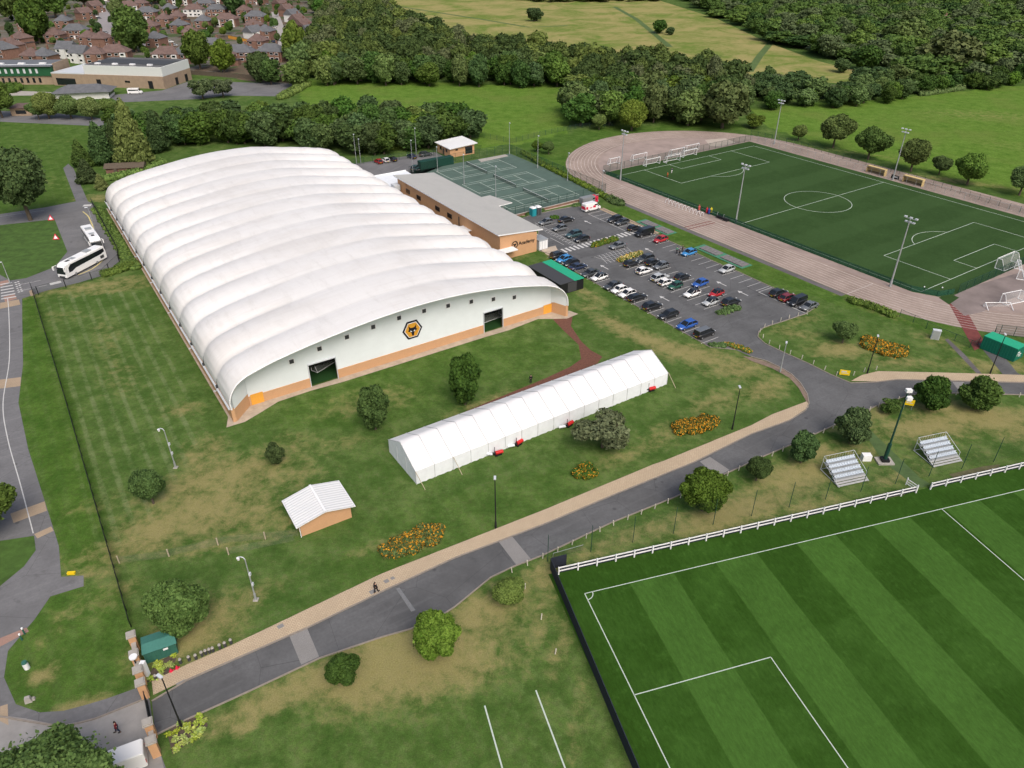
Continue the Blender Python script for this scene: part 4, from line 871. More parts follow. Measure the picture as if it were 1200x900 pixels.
# green kiosk by the gate
r_ = empty('utility_kiosk', at(172.5, 777.5), R(26), 'green ribbed steel utility kiosk beside the entrance gate pillars', 'kiosk')
mb = MB(); mb.box((1.6, 1.1, .85), (3.3, 2.3, 1.7)); [mb.box((.15 + k * .48, -.07, .85), (.05, .06, 1.6)) for k in range(7)]; mb.build('cabinet', M['kioskgreen'], r_)
mb = MB(); mb.add([(-.15, -.2, 1.7), (3.4, -.2, 1.7), (3.4, 2.4, 1.7), (-.15, 2.4, 1.7), (-.05, 1.0, 2.05), (3.3, 1.0, 2.05)], [(0, 1, 5, 4), (1, 2, 5), (2, 3, 4, 5), (3, 0, 4), (3, 2, 1, 0)]); mb.build('lid', mat('kiosk_lid', (0.05, 0.17, 0.14), rough=.5, noise=.1), r_)
mb = MB(); mb.box((2.2, -.12, 1.35), (.5, .04, .25)); mb.build('notice_plate', M['white'], r_)
# green container at the right edge
def container(root, L, W_, H_, body, roof, cx=0, cy=0):
    mb = MB(); mb.box((cx, cy, H_ / 2), (L, W_, H_)); n = int(L / .5)
    for k in range(n):
        for s_ in (-1, 1): mb.box((cx - L / 2 + .25 + k * L / n, cy + s_ * (W_ / 2 + .02), H_ / 2), (.18, .05, H_ - .25))
    mb.build('steel_box', body, root)
    mb = MB(); mb.box((cx, cy, H_ + .03), (L - .04, W_ - .04, .07)); mb.build('roof_sheet', roof, root)
    for s_ in (-1, 1): mb = MB(); mb.box((cx - L / 2 - .03, cy + s_ * W_ / 4, H_ / 2), (.06, W_ / 2 - .1, H_ - .2)); mb.build('door', body, root)
b_ = at(1187, 424.5); b2 = at(1172, 406)
r_ = empty('shipping_container', b_, FB.a, 'bright green shipping container with white lettering beside the tarmac path at the right edge', 'container')
M['brightgreen'] = mat('bright_green_paint', (0.02, 0.33, 0.18), rough=.5, noise=.08); M['deepgreen'] = mat('deep_green_paint', (0.008, 0.14, 0.09), rough=.5, noise=.1)
mb = MB(); mb.box((1.5, 3.1, 1.35), (3.0, 6.2, 2.6)); [mb.box((-.02, .4 + k * .5, 1.35), (.05, .2, 2.4)) for k in range(12)]; mb.build('steel_box', M['deepgreen'], r_)
mb = MB(); mb.box((1.5, 3.1, 2.69), (2.96, 6.16, .08)); mb.build('roof_sheet', M['brightgreen'], r_)
for s_ in (0, 1): mb = MB(); mb.box((.75 + s_ * 1.5, -.04, 1.3), (1.4, .06, 2.3)); mb.build('door', M['deepgreen'], r_)
mb = MB(); mb.box((.6, -.1, 1.9), (.7, .03, .25)); mb.box((.3, -.1, 1.45), (.12, .03, .5)); mb.box((1.2, -.1, 1.4), (1.1, .03, .16)); mb.box((1.3, -.1, 1.0), (.7, .03, .14)); mb.build('white_marking', M['white'], r_)
r_ = empty('flat_roof_shed', (0, 0, 0), 0, 'low container shed with green and black flat roof behind the air hall corner', 'shed'); r_.location = (FB.ox, FB.oy, 0); r_.rotation_euler = (0, 0, FB.a)
mb = MB(); mb.box((75.5, 14.6, 1.25), (6.3, 12, 2.5)); mb.build('steel_box', M['black'], r_)
mb = MB(); mb.box((77.4, 14.6, 2.54), (2.6, 12.2, .09)); mb.build('green_roof_sheet', M['brightgreen'], r_)
mb = MB(); mb.box((74.1, 14.6, 2.53), (3.9, 12.2, .08)); mb.build('black_roof_sheet', M['darkgrey'], r_)
mb = MB(); mb.box((75.5, 8.55, 1.25), (2.4, .1, 2.2)); mb.build('door', M['darkgrey'], r_)
# cabin beside the academy wall, portable toilets
r_ = fempty('storage_cabin', FB, 'small white steel cabin standing against the end of the academy block', 'cabin')
mb = MB(); mb.box((84.3, 33.2, 1.25), (2.6, 3.2, 2.4)); mb.build('cabin_body', M['lightgrey'], r_); mb = MB(); mb.box((84.3, 33.2, 2.5), (2.8, 3.4, .12)); mb.build('roof_sheet', M['grey'], r_)
for k in range(3): mb = MB(); mb.box((83.5 + k * .8, 31.56, 1.2), (.6, .06, 2.0)); mb.build('door', M['white'], r_)
for k, (u, c) in enumerate([(95.9, (0.02, 0.25, 0.3)), (97.6, (0.10, 0.12, 0.13))]):
    r_ = fempty('portable_toilet', FB, ['teal portable toilet with white roof beside the tennis court fence', 'dark grey portable toilet beside the teal one'][k], 'toilet')
    m_ = mat('toilet_shell', c, rough=.5)
    mb = MB(); mb.box((u, 52.8, 1.1), (1.3, 1.5, 2.2)); mb.build('shell', m_, r_); mb = MB(); mb.box((u, 52.8, 2.3), (1.4, 1.6, .22), taper=.8); mb.build('roof', M['white'], r_)
    mb = MB(); mb.box((u, 52.02, 1.05), (.8, .06, 1.9)); mb.build('door', M['darkgrey'] if k else m_, r_)

# ================================================================== vegetation
def crown_arrays(lobes, n, leaf, seed, core=True, drop=0.72):
    r_ = np.random.default_rng(seed); L = np.array(lobes, float); wgt = L[:, 3] * L[:, 4]; wgt = wgt / wgt.sum()
    m_ = int(n * 1.7); li = r_.choice(len(L), m_, p=wgt); d = r_.normal(size=(m_, 3)); d[:, 2] = d[:, 2] * .9 + .12; d /= np.linalg.norm(d, axis=1)[:, None]
    rad = L[li, 3:6]; k = r_.uniform(.78, 1.06, m_)[:, None]; k += (r_.random((m_, 1)) < .10) * r_.uniform(0, .22, (m_, 1)); p = L[li, :3] + rad * d * k
    keep = np.ones(m_, bool)
    for j in range(len(L)):
        q = (p - L[j, :3]) / L[j, 3:6]; keep &= ~((np.linalg.norm(q, axis=1) < drop) & (li != j))
    p, d = p[keep][:n], d[keep][:n]; m_ = len(p)
    nn = d * .8 + r_.normal(size=(m_, 3)) * .55; nn /= np.linalg.norm(nn, axis=1)[:, None]
    t = np.cross(nn, r_.normal(size=(m_, 3))); t /= np.linalg.norm(t, axis=1)[:, None]; b = np.cross(nn, t)
    s = leaf * r_.uniform(.55, 1.35, (m_, 1)); V = np.stack([p - t * s, p + b * s * .7 + nn * s * .15, p + t * s, p - b * s * .7 - nn * s * .1], 1).reshape(-1, 3)
    F = np.arange(m_ * 4).reshape(-1, 4)
    if core:
        vs = [V]; fs = [F]; k0 = len(V)
        for cx, cy, cz, rx, ry, rz in L:
            nu, nv = 8, 5; ring = []
            for a in range(nv + 1):
                ph = math.pi * a / nv
                for c in range(nu):
                    th = 2 * math.pi * c / nu; ring.append((cx + .78 * rx * math.sin(ph) * math.cos(th), cy + .78 * ry * math.sin(ph) * math.sin(th), cz + .78 * rz * math.cos(ph)))
            q = [(k0 + a * nu + (c + 1) % nu, k0 + a * nu + c, k0 + (a + 1) * nu + c, k0 + (a + 1) * nu + (c + 1) % nu) for a in range(nv) for c in range(nu)]
            vs.append(np.array(ring)); fs.append(np.array([x[::-1] for x in q])); k0 += len(ring)
        V = np.concatenate(vs); F = np.concatenate(fs)
    return V, F
def np_mesh(name, V, F, mats, mi=None):
    me = bpy.data.meshes.new(name); me.vertices.add(len(V)); me.vertices.foreach_set('co', np.asarray(V, 'f').ravel())
    F = np.asarray(F, 'i'); me.loops.add(F.size); me.loops.foreach_set('vertex_index', F.ravel()); me.polygons.add(len(F))
    me.polygons.foreach_set('loop_start', np.arange(0, F.size, 4).astype('i'))
    if mi is not None: me.polygons.foreach_set('material_index', np.asarray(mi, 'i'))
    for m_ in (mats if isinstance(mats, (list, tuple)) else [mats]): me.materials.append(m_)
    me.update(calc_edges=True); return me
def lobes_round(seed, k=16, zc=1.2, rz=.95, spread=.62, r0=.42, main=.72):
    r_ = random.Random(seed); L = [(0, 0, zc, main, main, rz * .8)]
    for i in range(k):
        t = 2.399 * i + r_.uniform(-.4, .4); h = 1 - 2 * (i + .5) / k; q = math.sqrt(max(0, 1 - h * h)) * spread * r_.uniform(.68, 1.25)
        s = r0 * r_.uniform(.6, 1.25); L.append((q * math.cos(t), q * math.sin(t), zc + h * rz * .68, s, s, s * .95))
    return L
def lobes_conifer(seed):
    r_ = random.Random(seed); L = []
    for i in range(22):
        h = i / 22; z = .25 + 1.9 * h; rr = (1 - h) ** .8 * .62; t = 2.399 * i; L.append((rr * math.cos(t) * .7, rr * math.sin(t) * .7, z, .12 + rr * .55, .12 + rr * .55, .28))
    L.append((0, 0, .9, .6, .6, .75)); L.append((0, 0, 1.5, .3, .3, .6)); return L
def trunk_mesh(seed, h=.75, r=.07, limbs=4):
    r_ = random.Random(seed); mb = MB(); mb.tube((0, 0, 0), (.02, .01, h), r, r * .7, 8)
    for k in range(limbs):
        t = 2 * math.pi * k / limbs + r_.uniform(-.4, .4); a = Vector((.02, .01, h * r_.uniform(.7, 1))); b = a + Vector((math.cos(t) * .3, math.sin(t) * .3, .35)); mb.tube(a, b, r * .5, r * .3, 5); mb.tube(b, b + Vector((math.cos(t) * .2, math.sin(t) * .2, .35)), r * .3, r * .12, 5)
    return mb.mesh('trunk', M['wood'])
CROWN = {}
def variant(key, lobes, n, leaf, mat_, seed, **kw):
    V, F = crown_arrays(lobes, n, leaf, seed, **kw); CROWN[key] = (V, F, mat_); return key
variant('huge', lobes_round(33, 60, zc=1.15, rz=.85, spread=.70, r0=.20, main=.76), 46000, .030, 'leaf_mid', 133)
for i in range(3): variant('near%d' % i, lobes_round(10 + i, 20, zc=1.38, rz=.78, r0=.38), 12000, .060, 'leaf_mid', 20 + i)
variant('near3', lobes_round(14, 26, zc=1.15, rz=.85, spread=.66, r0=.30, main=.72), 15000, .052, 'leaf_lime', 44)
variant('near4', lobes_round(15, 26, zc=1.15, rz=.85, spread=.66, r0=.32, main=.74), 18000, .05, 'leaf_lime', 45)
variant('oval0', lobes_round(16, 20, zc=1.2, rz=1.1, spread=.55, r0=.36, main=.6), 8000, .07, 'leaf_dark', 46)
variant('oval1', lobes_round(17, 18, zc=1.2, rz=1.1, spread=.58, r0=.34, main=.55), 7000, .075, 'leaf_mid', 47)
variant('loose', [(random.Random(i).uniform(-.7, .7), random.Random(i + 50).uniform(-.6, .6), random.Random(i + 99).uniform(.55, 1.4), .34, .34, .26) for i in range(22)], 5200, .07, 'leaf_grey', 48, core=False, drop=.5)
variant('conifer', lobes_conifer(3), 5000, .07, 'leaf_conifer', 49)
variant('conifer_dark', lobes_conifer(8), 4000, .075, 'leaf_dark', 50)
for i in range(7): variant('far%d' % i, lobes_round(60 + i, 13 + i, zc=1.15, rz=1.0, spread=.6 + .03 * i, r0=.42 - .02 * i), 2400, .10, ['leaf_dark', 'leaf_mid', 'leaf_dark', 'leaf_mid', 'leaf_dark', 'leaf_grey', 'leaf_dark'][i], 70 + i)
variant('bush', lobes_round(90, 12, zc=.5, rz=.55, spread=.5, r0=.42), 1500, .13, 'leaf_hedge', 91)
variant('bushdark', lobes_round(92, 12, zc=.5, rz=.55, spread=.5, r0=.42), 1500, .13, 'leaf_dark', 93)
TR_ME = [trunk_mesh(k) for k in range(3)]
CR_ME = {}
def crown_me(key, m_=None):
    kk = (key, m_)
    if kk not in CR_ME:
        V, F, mm = CROWN[key]; CR_ME[kk] = np_mesh('crown', V, F, M[m_ or mm])
    return CR_ME[kk]
def tree(px, py, rpx, key, label, hr=2.0, group=None, cat='tree', name='tree', leafm=None, rz=None, off=None, base_off=0.0):
    """trunk foot at the photograph's place, crown radius given in photograph pixels there"""
    p = at(px, py); mpp = math.dist(p, (0, 0, CH)) / CF * 1.0; r_ = rpx * mpp
    o = empty(name, p, random.uniform(0, 6.28) if rz is None else rz, label, cat, group); s = r_ * 1.0
    c = bpy.data.objects.new('crown', crown_me(key, leafm)); col.objects.link(c); c.parent = o; c.scale = (s, s, s * hr / 2.2)
    t = bpy.data.objects.new('trunk', TR_ME[random.randrange(3)]); col.objects.link(t); t.parent = o; t.scale = (s, s, s * hr / 2.2)
    return o
def far_me(i):
    if ('F', i) not in CR_ME:
        V, F, mm = CROWN['far%d' % i]; me_t = TR_ME[i % 3]
        TV = np.array([v.co[:] for v in me_t.vertices]); TF = np.array([list(p.vertices) for p in me_t.polygons if len(p.vertices) == 4])
        CR_ME[('F', i)] = np_mesh('tree', np.concatenate([V, TV]), np.concatenate([F, TF + len(V)]), [M[mm], M['wood']], [0] * len(F) + [1] * len(TF))
    return CR_ME[('F', i)]

tree(180, 590, 18, 'near0', 'round mid green tree at the left of the lawn below the tall grey camera pole', 2.3, leafm='leaf_dark')
tree(325, 543, 11, 'oval1', 'small young tree standing above the brick shed', 2.4, leafm='leaf_dark')
tree(440, 503, 20, 'oval1', 'oval tree between the hall and the left end of the marquee', 2.75, leafm='leaf_dark')
tree(545, 474, 21, 'oval1', 'taller oval tree behind the middle of the marquee', 3.0, leafm='leaf_dark')
tree(214, 736, 31, 'near4', 'large round green tree beside the green kiosk', 2.05, leafm='leaf_mid')
tree(402, 798, 18, 'near1', 'small dark green tree on the dry grass below the road', 1.9, leafm='leaf_dark')
tree(512, 765, 31, 'near3', 'large round olive tree on the dry bank below the road', 1.9)
tree(597, 706, 19, 'near4', 'smaller round olive tree beside the road above the black windbreak fence', 1.8, leafm='leaf_lime')
tree(706, 524, 32, 'loose', 'spreading grey green tree in front of the marquee', 1.7)
tree(823, 598, 29, 'near3', 'dense round clipped tree between the road and the white rail', 2.0, leafm='leaf_mid')
tree(886, 563, 15, 'near0', 'small round tree right of the dense clipped tree below the road', 1.9, leafm='leaf_dark')
tree(938, 542, 17, 'oval0', 'dark tree left of the seating stands beside the road', 2.3)
tree(995, 519, 20, 'oval0', 'dark tree directly above the left seating stand', 2.2)
tree(1042, 484, 11, 'loose', 'thin small tree behind the dark green floodlight mast', 1.7, leafm='leaf_dark')
tree(1087, 479, 19, 'oval0', 'dark leaning tree right of the floodlight mast beside the road', 2.0)
tree(1144, 480, 19, 'oval0', 'dark tree furthest right along the lower side of the road', 1.9)
tree(987, 402, 12, 'near1', 'small dark tree on the grass left of the orange flower bed', 2.0)
tree(66, 985, 74, 'huge', 'huge leafy tree cropped by the bottom left corner', 1.5)
tree(-8, 622, 27, 'near1', 'round tree cropped by the left edge beside the old road', 2.0)
tree(36, 258, 30, 'near0', 'broad dark tree at the road junction near the coaches', 2.25, leafm='leaf_dark')
tree(3, 138, 13, 'near2', 'tree cropped by the left edge above the playing field', 2.4)
for k, (x, y, r_, l) in enumerate([(935, 165, 8, 'small round tree, first of the row beyond the artificial pitch'), (976, 173, 16, 'second tree of the row beyond the artificial pitch'), (1017, 187, 16, 'third tree of the row, just left of the far floodlight mast'), (1067, 201, 16, 'round tree just right of the far floodlight mast'), (1100, 205, 9, 'smaller tree between two round ones beyond the artificial pitch'), (1133, 217, 15, 'round tree second from the right beyond the artificial pitch'), (1194, 229, 14, 'tree cropped by the right edge beyond the artificial pitch')]):
    tree(x, y, r_, 'near%d' % (k % 3), l, 1.95, 'row of trees beyond the artificial pitch')
tree(643, 181, 7, 'near1', 'right one of two small trees beside the tennis fence', 2.0); tree(629, 178, 6, 'near2', 'left one of two small trees beside the tennis fence', 2.0)
tree(702, 152, 9, 'near0', 'lime green bush at the track curve', 1.8, leafm='leaf_lime'); tree(740, 153, 18, 'near3', 'rounded yellow green tree behind the track curve', 2.0)
tree(846, 150, 28, 'far1', 'biggest dark round tree behind the far end of the track', 1.7); tree(806, 147, 20, 'far3', 'dark round tree left of the biggest one behind the track', 1.9); tree(884, 150, 11, 'loose', 'thin willowy bush at the far end of the track', 1.6, leafm='leaf_mid')
tree(161, 197, 22, 'conifer', 'yellow green cone shaped conifer behind the hall', 2.9, cat='conifer', name='conifer')
for x, y, r_, h, l in [(122, 192, 15, 2.6, 'tall dark conifer left of the yellow green one'), (98, 196, 12, 2.1, 'dark conifer beside the footpath, leftmost behind the hall'), (104, 214, 13, 1.7, 'low dark conifer at the hall corner'), (188, 178, 14, 2.8, 'dark conifer right of the yellow green one'), (140, 184, 13, 2.7, 'tall dark conifer between two others behind the hall')]:
    tree(x, y, r_, 'conifer_dark', l, h, cat='conifer', name='conifer')
tree(120, 222, 8, 'conifer', 'small clipped yellow green bush at the hall corner', 1.9, cat='bush', name='bush')
# school trees
for x, y, r_, k, l in [(58, 139, 14, 'near3', 'bright green tree left of three before the school hall'), (84, 139, 12, 'near4', 'bright green tree in the middle before the school hall'), (108, 140, 12, 'near3', 'bright green tree right of three before the school hall'), (46, 140, 8, 'near1', 'dark tree left of the bright green trees'), (128, 133, 8, 'near4', 'small bright tree beside the school yard'), (238, 116, 13, 'loose', 'grey green tree left in the school yard'), (262, 114, 12, 'loose', 'grey green tree right in the school yard')]:
    tree(x, y, r_, k, l, 1.9, leafm='leaf_grey' if k == 'loose' else None)
for x, y, r_, h, l in [(47, 48, 15, 2.8, 'tall tree left among the red houses'), (160, 58, 17, 2.3, 'broad green tree in the middle of the housing estate'), (143, 30, 8, 3.4, 'slim poplar beside the estate street'), (235, 78, 15, 2.4, 'dark tree left behind the school hall'), (263, 82, 12, 2.6, 'dark tree right behind the school hall'), (305, 94, 13, 2.4, 'green tree at the edge of the estate'), (318, 96, 12, 2.2, 'olive tree beside the estate wall'), (347, 70, 13, 3.0, 'tall dark tree at the end of the estate street'), (355, 88, 15, 2.3, 'broad tree at the end of the estate street'), (348, 99, 14, 1.9, 'grey green tree at the corner of the meadow strip'), (277, 16, 13, 2.6, 'dark cedar between the grey roofs'), (20, 22, 14, 2.4, 'dark tree at the top left corner'), (66, 18, 14, 2.4, 'dark tree behind the top left houses'), (100, 6, 14, 2.2, 'tree at the top left of the estate'), (180, 2, 12, 2.0, 'tree at the top edge of the estate')]:
    tree(x, y + 3, r_, 'far%d' % random.randrange(5), l, h)

def fill(poly_px, spacing, seed, jit=.45):
    poly = [tuple(at(*p)[:2]) for p in poly_px]; xs = [p[0] for p in poly]; ys = [p[1] for p in poly]; r_ = random.Random(seed); out = []
    y = min(ys); row = 0
    while y < max(ys):
        x = min(xs) + (row % 2) * spacing / 2
        while x < max(xs):
            q = (x + r_.uniform(-jit, jit) * spacing, y + r_.uniform(-jit, jit) * spacing)
            if pip(np.array([q[0]]), np.array([q[1]]), poly)[0]: out.append(q)
            x += spacing
        y += spacing * .87; row += 1
    return out
def wood(poly, spacing, seed, rad, h, label, group, kinds=(0, 1, 2, 3, 4, 6), cap=999):
    r_ = random.Random(seed); pts = fill(poly, spacing, seed); r_.shuffle(pts)
    for x, y in pts[:cap]:
        k = r_.choice(kinds); o = bpy.data.objects.new('tree', far_me(k)); col.objects.link(o); s = rad * r_.uniform(.75, 1.2)
        o.location = (x, y, 0); o.rotation_euler = (0, 0, r_.uniform(0, 6.28)); o.scale = (s, s * r_.uniform(.9, 1.1), h * r_.uniform(.8, 1.15) / 2.2)
        fx = (x - min(p[0] for p in pts)) / (max(p[0] for p in pts) - min(p[0] for p in pts)); lo = min(p[1] for p in pts if abs(p[0] - x) < 12); hi_ = max(p[1] for p in pts if abs(p[0] - x) < 12); fy = (y - lo) / max(1, hi_ - lo)
        wd = [['big', 'small'][s < rad] + {'leaf_dark': ' dark', 'leaf_mid': ' green', 'leaf_grey': ' grey'}[CROWN['far%d' % k][2]], ['front', 'inner', 'back'][min(2, int(fy * 3))], ['at the left end', 'left of centre', 'in the middle', 'right of centre', 'at the right end'][min(4, int(fx * 5))]]
        tag(o, '%s %s tree %s of %s' % (wd[0], wd[1], wd[2], label), 'tree', group)
    return len(pts)
def wood_stuff(name, poly, spacing, seed, rad, h, label, kinds=(0, 1, 2, 3, 4, 6), sub=2, hs=(.7, 1.25), wts=(4, 4, 1.4, .8)):
    """a far-off wood that reads as one mass"""
    r_ = random.Random(seed); pts = fill(poly, spacing, seed); Vs = []; Fs = []; Ms = []; k0 = 0; mm = ['leaf_dark', 'leaf_mid', 'leaf_grey', 'leaf_lime']
    for x, y in pts:
        k = r_.choice(kinds); V, F, mt = CROWN['far%d' % k]; nl = len(F) - (len(V) - 0 - 0) * 0
        q = F[:2400][::sub]; core = F[2400:]; F2 = np.concatenate([q, core]) if len(core) else q
        used = np.unique(F2); mp = np.zeros(len(V), int); mp[used] = np.arange(len(used))
        s = rad * r_.uniform(.6, 1.35); a = r_.uniform(0, 6.28); hh = h * r_.uniform(*hs) / 2.2; v = V[used]
        sc = np.where((np.isin(used, np.unique(q)))[:, None], 1.0, 1.0)
        vx = v[:, 0] * s; vy = v[:, 1] * s
        Vs.append(np.stack([x + vx * math.cos(a) - vy * math.sin(a), y + vx * math.sin(a) + vy * math.cos(a), v[:, 2] * hh], 1)); Fs.append(mp[F2] + k0); k0 += len(used)
        Ms += [r_.choices([0, 1, 2, 3], wts)[0]] * len(F2)
    if not Vs: return
    me = np_mesh(name, np.concatenate(Vs), np.concatenate(Fs), [M[x] for x in mm], Ms); o = bpy.data.objects.new(name, me); col.objects.link(o)
    tag(o, label, 'wood', kind='stuff'); return len(pts)
nA = wood([(128, 184), (200, 172), (300, 172), (415, 184), (470, 181), (550, 171), (556, 160), (545, 150), (480, 149), (300, 150), (180, 152), (130, 158)], 8.2, 5, 5.6, 10.8, 'the wood behind the hall', 'trees of the wood behind the hall', kinds=(0, 2, 4, 6, 0, 2, 3))
nB = wood([(395, 103), (560, 102), (665, 104), (670, 92), (560, 90), (400, 90), (350, 92)], 9.5, 6, 6.2, 13, 'the wood beyond the meadow strip', 'front trees of the wood beyond the meadow strip')
nC = wood([(655, 143), (690, 150), (725, 148), (790, 145), (870, 141), (880, 125), (800, 118), (720, 118), (672, 122)], 8.8, 7, 6.2, 13, 'the wood by the running track', 'trees of the wood by the running track')
nD = wood([(890, 130), (1000, 127), (1060, 120), (1130, 109), (1200, 101), (1200, 93), (1130, 99), (1050, 110), (990, 118), (890, 118)], 8.5, 8, 4.2, 7.5, 'the field hedge', 'bushy trees edging the right hand field')
print('wood trees', nA, nB, nC, nD)
wood_stuff('far_wood', [(385, 8), (430, 6), (470, 30), (520, 52), (600, 66), (700, 79), (800, 92), (850, 100), (880, 118), (800, 118), (670, 120), (665, 92), (560, 90), (395, 90), (355, 92), (370, 60)], 9.5, 9, 6.4, 13, 'dark mixed wood between the meadow strip and the dry hill meadow')
wood_stuff('scrub_wood', [(880, 118), (850, 100), (890, 99), (940, 108), (965, 112), (1010, 100), (1050, 96), (1060, 110), (1000, 118)], 9, 10, 5.0, 7.5, 'low scrubby wood above the running track')
wood_stuff('hill_wood', [(790, -4), (850, 24), (905, 50), (960, 68), (1010, 76), (1050, 88), (1056, 108), (1120, 98), (1210, 92), (1330, 80), (1400, 0), (1350, -40), (1100, -38), (900, -40), (780, -35)], 12, 11, 8.6, 9.5, 'large mixed wood rising to the top right of the picture', sub=2, hs=(.55, 1.5), wts=[2, 4, 2.6, 1.8])
wood_stuff('corner_wood', [(360, -40), (430, -40), (450, 4), (420, 14), (385, 8), (372, 22)], 11, 12, 7, 13, 'dark wood above the housing estate')
wood_stuff('top_hedge', [(560, -12), (700, -14), (790, -4), (770, 2), (640, 3), (590, -2)], 10, 13, 6, 8, 'hedgerow trees along the top of the dry meadow')
wood_stuff('left_corner_wood', [(-200, -60), (-60, -50), (380, -60), (300, -20), (120, -12), (-40, 0), (-120, 10)], 15, 14, 8, 13, 'far trees behind the housing estate', sub=5)
for x, y, r_, k, l in [(627, 25, 9, 'far0', 'round dark bush alone in the dry meadow'), (773, 39, 9, 'far0', 'dark bush pair at the right of the dry meadow'), (785, 41, 5, 'far2', 'smaller bush touching the dark one in the dry meadow'), (985, 85, 9, 'far0', 'dark round bush at the end of the dry meadow'), (1015, 82, 16, 'far0', 'big dark round tree beside the dry clearing'), (1050, 103, 14, 'far1', 'round green tree at the corner of the right hand field'), (1075, 96, 14, 'far4', 'dark tree behind the corner of the right hand field'), (1068, 38, 17, 'loose', 'pale silvery tree in the hill wood'), (1060, 62, 20, 'far3', 'large rounded green tree in the middle of the hill wood'), (1110, 88, 26, 'far5', 'wide pale green willow in the hill wood')]:
    tree(x, y, r_, k, l, 1.5, cat='tree', leafm='leaf_grey' if k == 'loose' else None)

# ------------------------------------------------------------------ beds, hedges and bushes
def bed(name, px, rpx, h, n, mats_, label, cat, seed, lw=.16, weights=None, group=None):
    """a planted bed: px = outline centre line in photograph, leafy mound of clumps"""
    r_ = random.Random(seed); P = [at(*p) for p in px]; mpp = math.dist(P[0], (0, 0, CH)) / CF
    L = []
    pts = along(P, .7) if len(P) > 1 else [(P[0], 0)]
    for q, a in pts:
        for j in range(9):
            t = r_.uniform(0, 6.28); rr = r_.uniform(0, 1) ** .5 * .70 * rpx * mpp; L.append((q.x + rr * math.cos(t), q.y + rr * math.sin(t), h * .35, rpx * mpp * .42, rpx * mpp * .42, h * r_.uniform(.5, .72)))
    c0 = P[0]; L = [(a - c0.x, b - c0.y, c, d, e, f) for a, b, c, d, e, f in L]
    V, F = crown_arrays(L, n, lw, seed, drop=.6); ms = [r_.choices(range(len(mats_)), weights or [1] * len(mats_))[0] for _ in range(len(F))]
    nleaf = len(F) - 40 * len(L); ms = [m_ if i < nleaf else 0 for i, m_ in enumerate(ms)]; n = n
    o = bpy.data.objects.new(name, np_mesh(name, V, F, [M[x] for x in mats_], ms)); col.objects.link(o); o.location = c0; return tag(o, label, cat, group)
bed('flower_bed', [(462, 644), (487, 636), (511, 625)], 17, 1.1, 12000, ['leaf_dark', 'flower'], 'long bed of orange flowers on the lawn beside the pavement', 'flower bed', 1, .14, [2.2, 1])
bed('flower_bed', [(800, 505), (818, 500), (832, 496)], 14, 1.1, 8000, ['leaf_dark', 'flower'], 'orange flower bed right of the spreading tree', 'flower bed', 2, .14, [1.3, 1])
bed('flower_bed', [(683, 556), (692, 553)], 13, 1.2, 4000, ['leaf_dark', 'flower'], 'small round orange flowering bush below the spreading tree', 'flower bed', 3, .13, [3, 1])
bed('flower_bed', [(1018, 403), (1034, 410), (1050, 413)], 14, 1.2, 9000, ['leaf_dark', 'flower'], 'orange flower bed on the grass beside the track fence', 'flower bed', 4, .15, [1, 1])
bed('hedge', [(664, 291 - 3), (690, 284), (708, 280)] if 0 else [(696, 289), (712, 284), (722, 281)], 5, 1.0, 2200, ['leaf_hedge', 'flower'], 'low clipped green hedge beside the zebra crossing', 'hedge', 5, .16, [14, 1])
bed('hedge', [(727, 306), (740, 301), (750, 298)], 5, .9, 2200, ['leaf_hedge', 'flower', 'yline'], 'yellowing low shrub bed in the middle of the car park', 'hedge', 6, .16, [2, 1, 3])
bed('hedge', [(841, 368), (857, 363), (868, 361)] if 0 else [(845, 368), (855, 364), (862, 362)], 6, .9, 1800, ['leaf_hedge'], 'light green shrub bed at the end of the middle parking rows', 'hedge', 7, .17)
bed('hedge', [(836, 406), (850, 406)], 6, .7, 1500, ['leaf_hedge'], 'low green shrubs at the lower corner of the car park', 'hedge', 8, .15)
bed('hedge', [(853, 404), (868, 409), (880, 413)], 5, .6, 1500, ['leaf_mid', 'flower'], 'orange tinted low shrubs at the lower corner of the car park', 'hedge', 9, .15, [2, 1])
bed('hedge', [(619, 252), (636, 247)], 4, .7, 1200, ['leaf_hedge'], 'low hedge below the tennis court fence', 'hedge', 10, .18)
bed('hedge', [(648, 256), (652, 256)], 4, .8, 500, ['leaf_hedge'], 'small green bush between two parked cars', 'bush', 11, .18)
bed('hedge', [(674, 242), (682, 240)], 4, .8, 700, ['leaf_hedge'], 'small bush left of the white van', 'bush', 12, .18)
bed('hedge', [(997, 354), (1012, 358), (1030, 364), (1048, 372)], 6, 1.1, 2600, ['leaf_hedge', 'leaf_mid'], 'green shrubs along the outer edge of the running track', 'hedge', 13, .2)
bed('hedge', [(612, 180), (640, 196), (670, 211), (700, 226), (716, 236)], 4, 1.3, 3800, ['leaf_mid', 'leaf_dark'], 'dark hedge growing along the tennis court fence', 'hedge', 14, .22)
bed('hedge', [(726, 240), (715, 234)], 8, 1.3, 1400, ['leaf_dark'], 'dark bush clump at the corner of the tennis fence', 'bush', 15, .22)
bed('hedge', [(125, 322), (140, 318), (152, 312)], 8, 1.2, 2200, ['leaf_hedge', 'leaf_mid'], 'green bushes at the fence corner beside the coaches', 'hedge', 16, .2)
bed('hedge', [(114, 246), (126, 264), (138, 284), (150, 305), (160, 315)], 6, .8, 3600, ['leaf_mid', 'leaf_dark'], 'dark ivy strip between the black railing and the air hall', 'hedge', 17, .2)
bed('hedge', [(330, 116), (345, 108), (360, 100)], 7, 2.4, 2200, ['leaf_mid', 'leaf_hedge'], 'clipped hedge at the left end of the meadow strip', 'hedge', 18, .4)
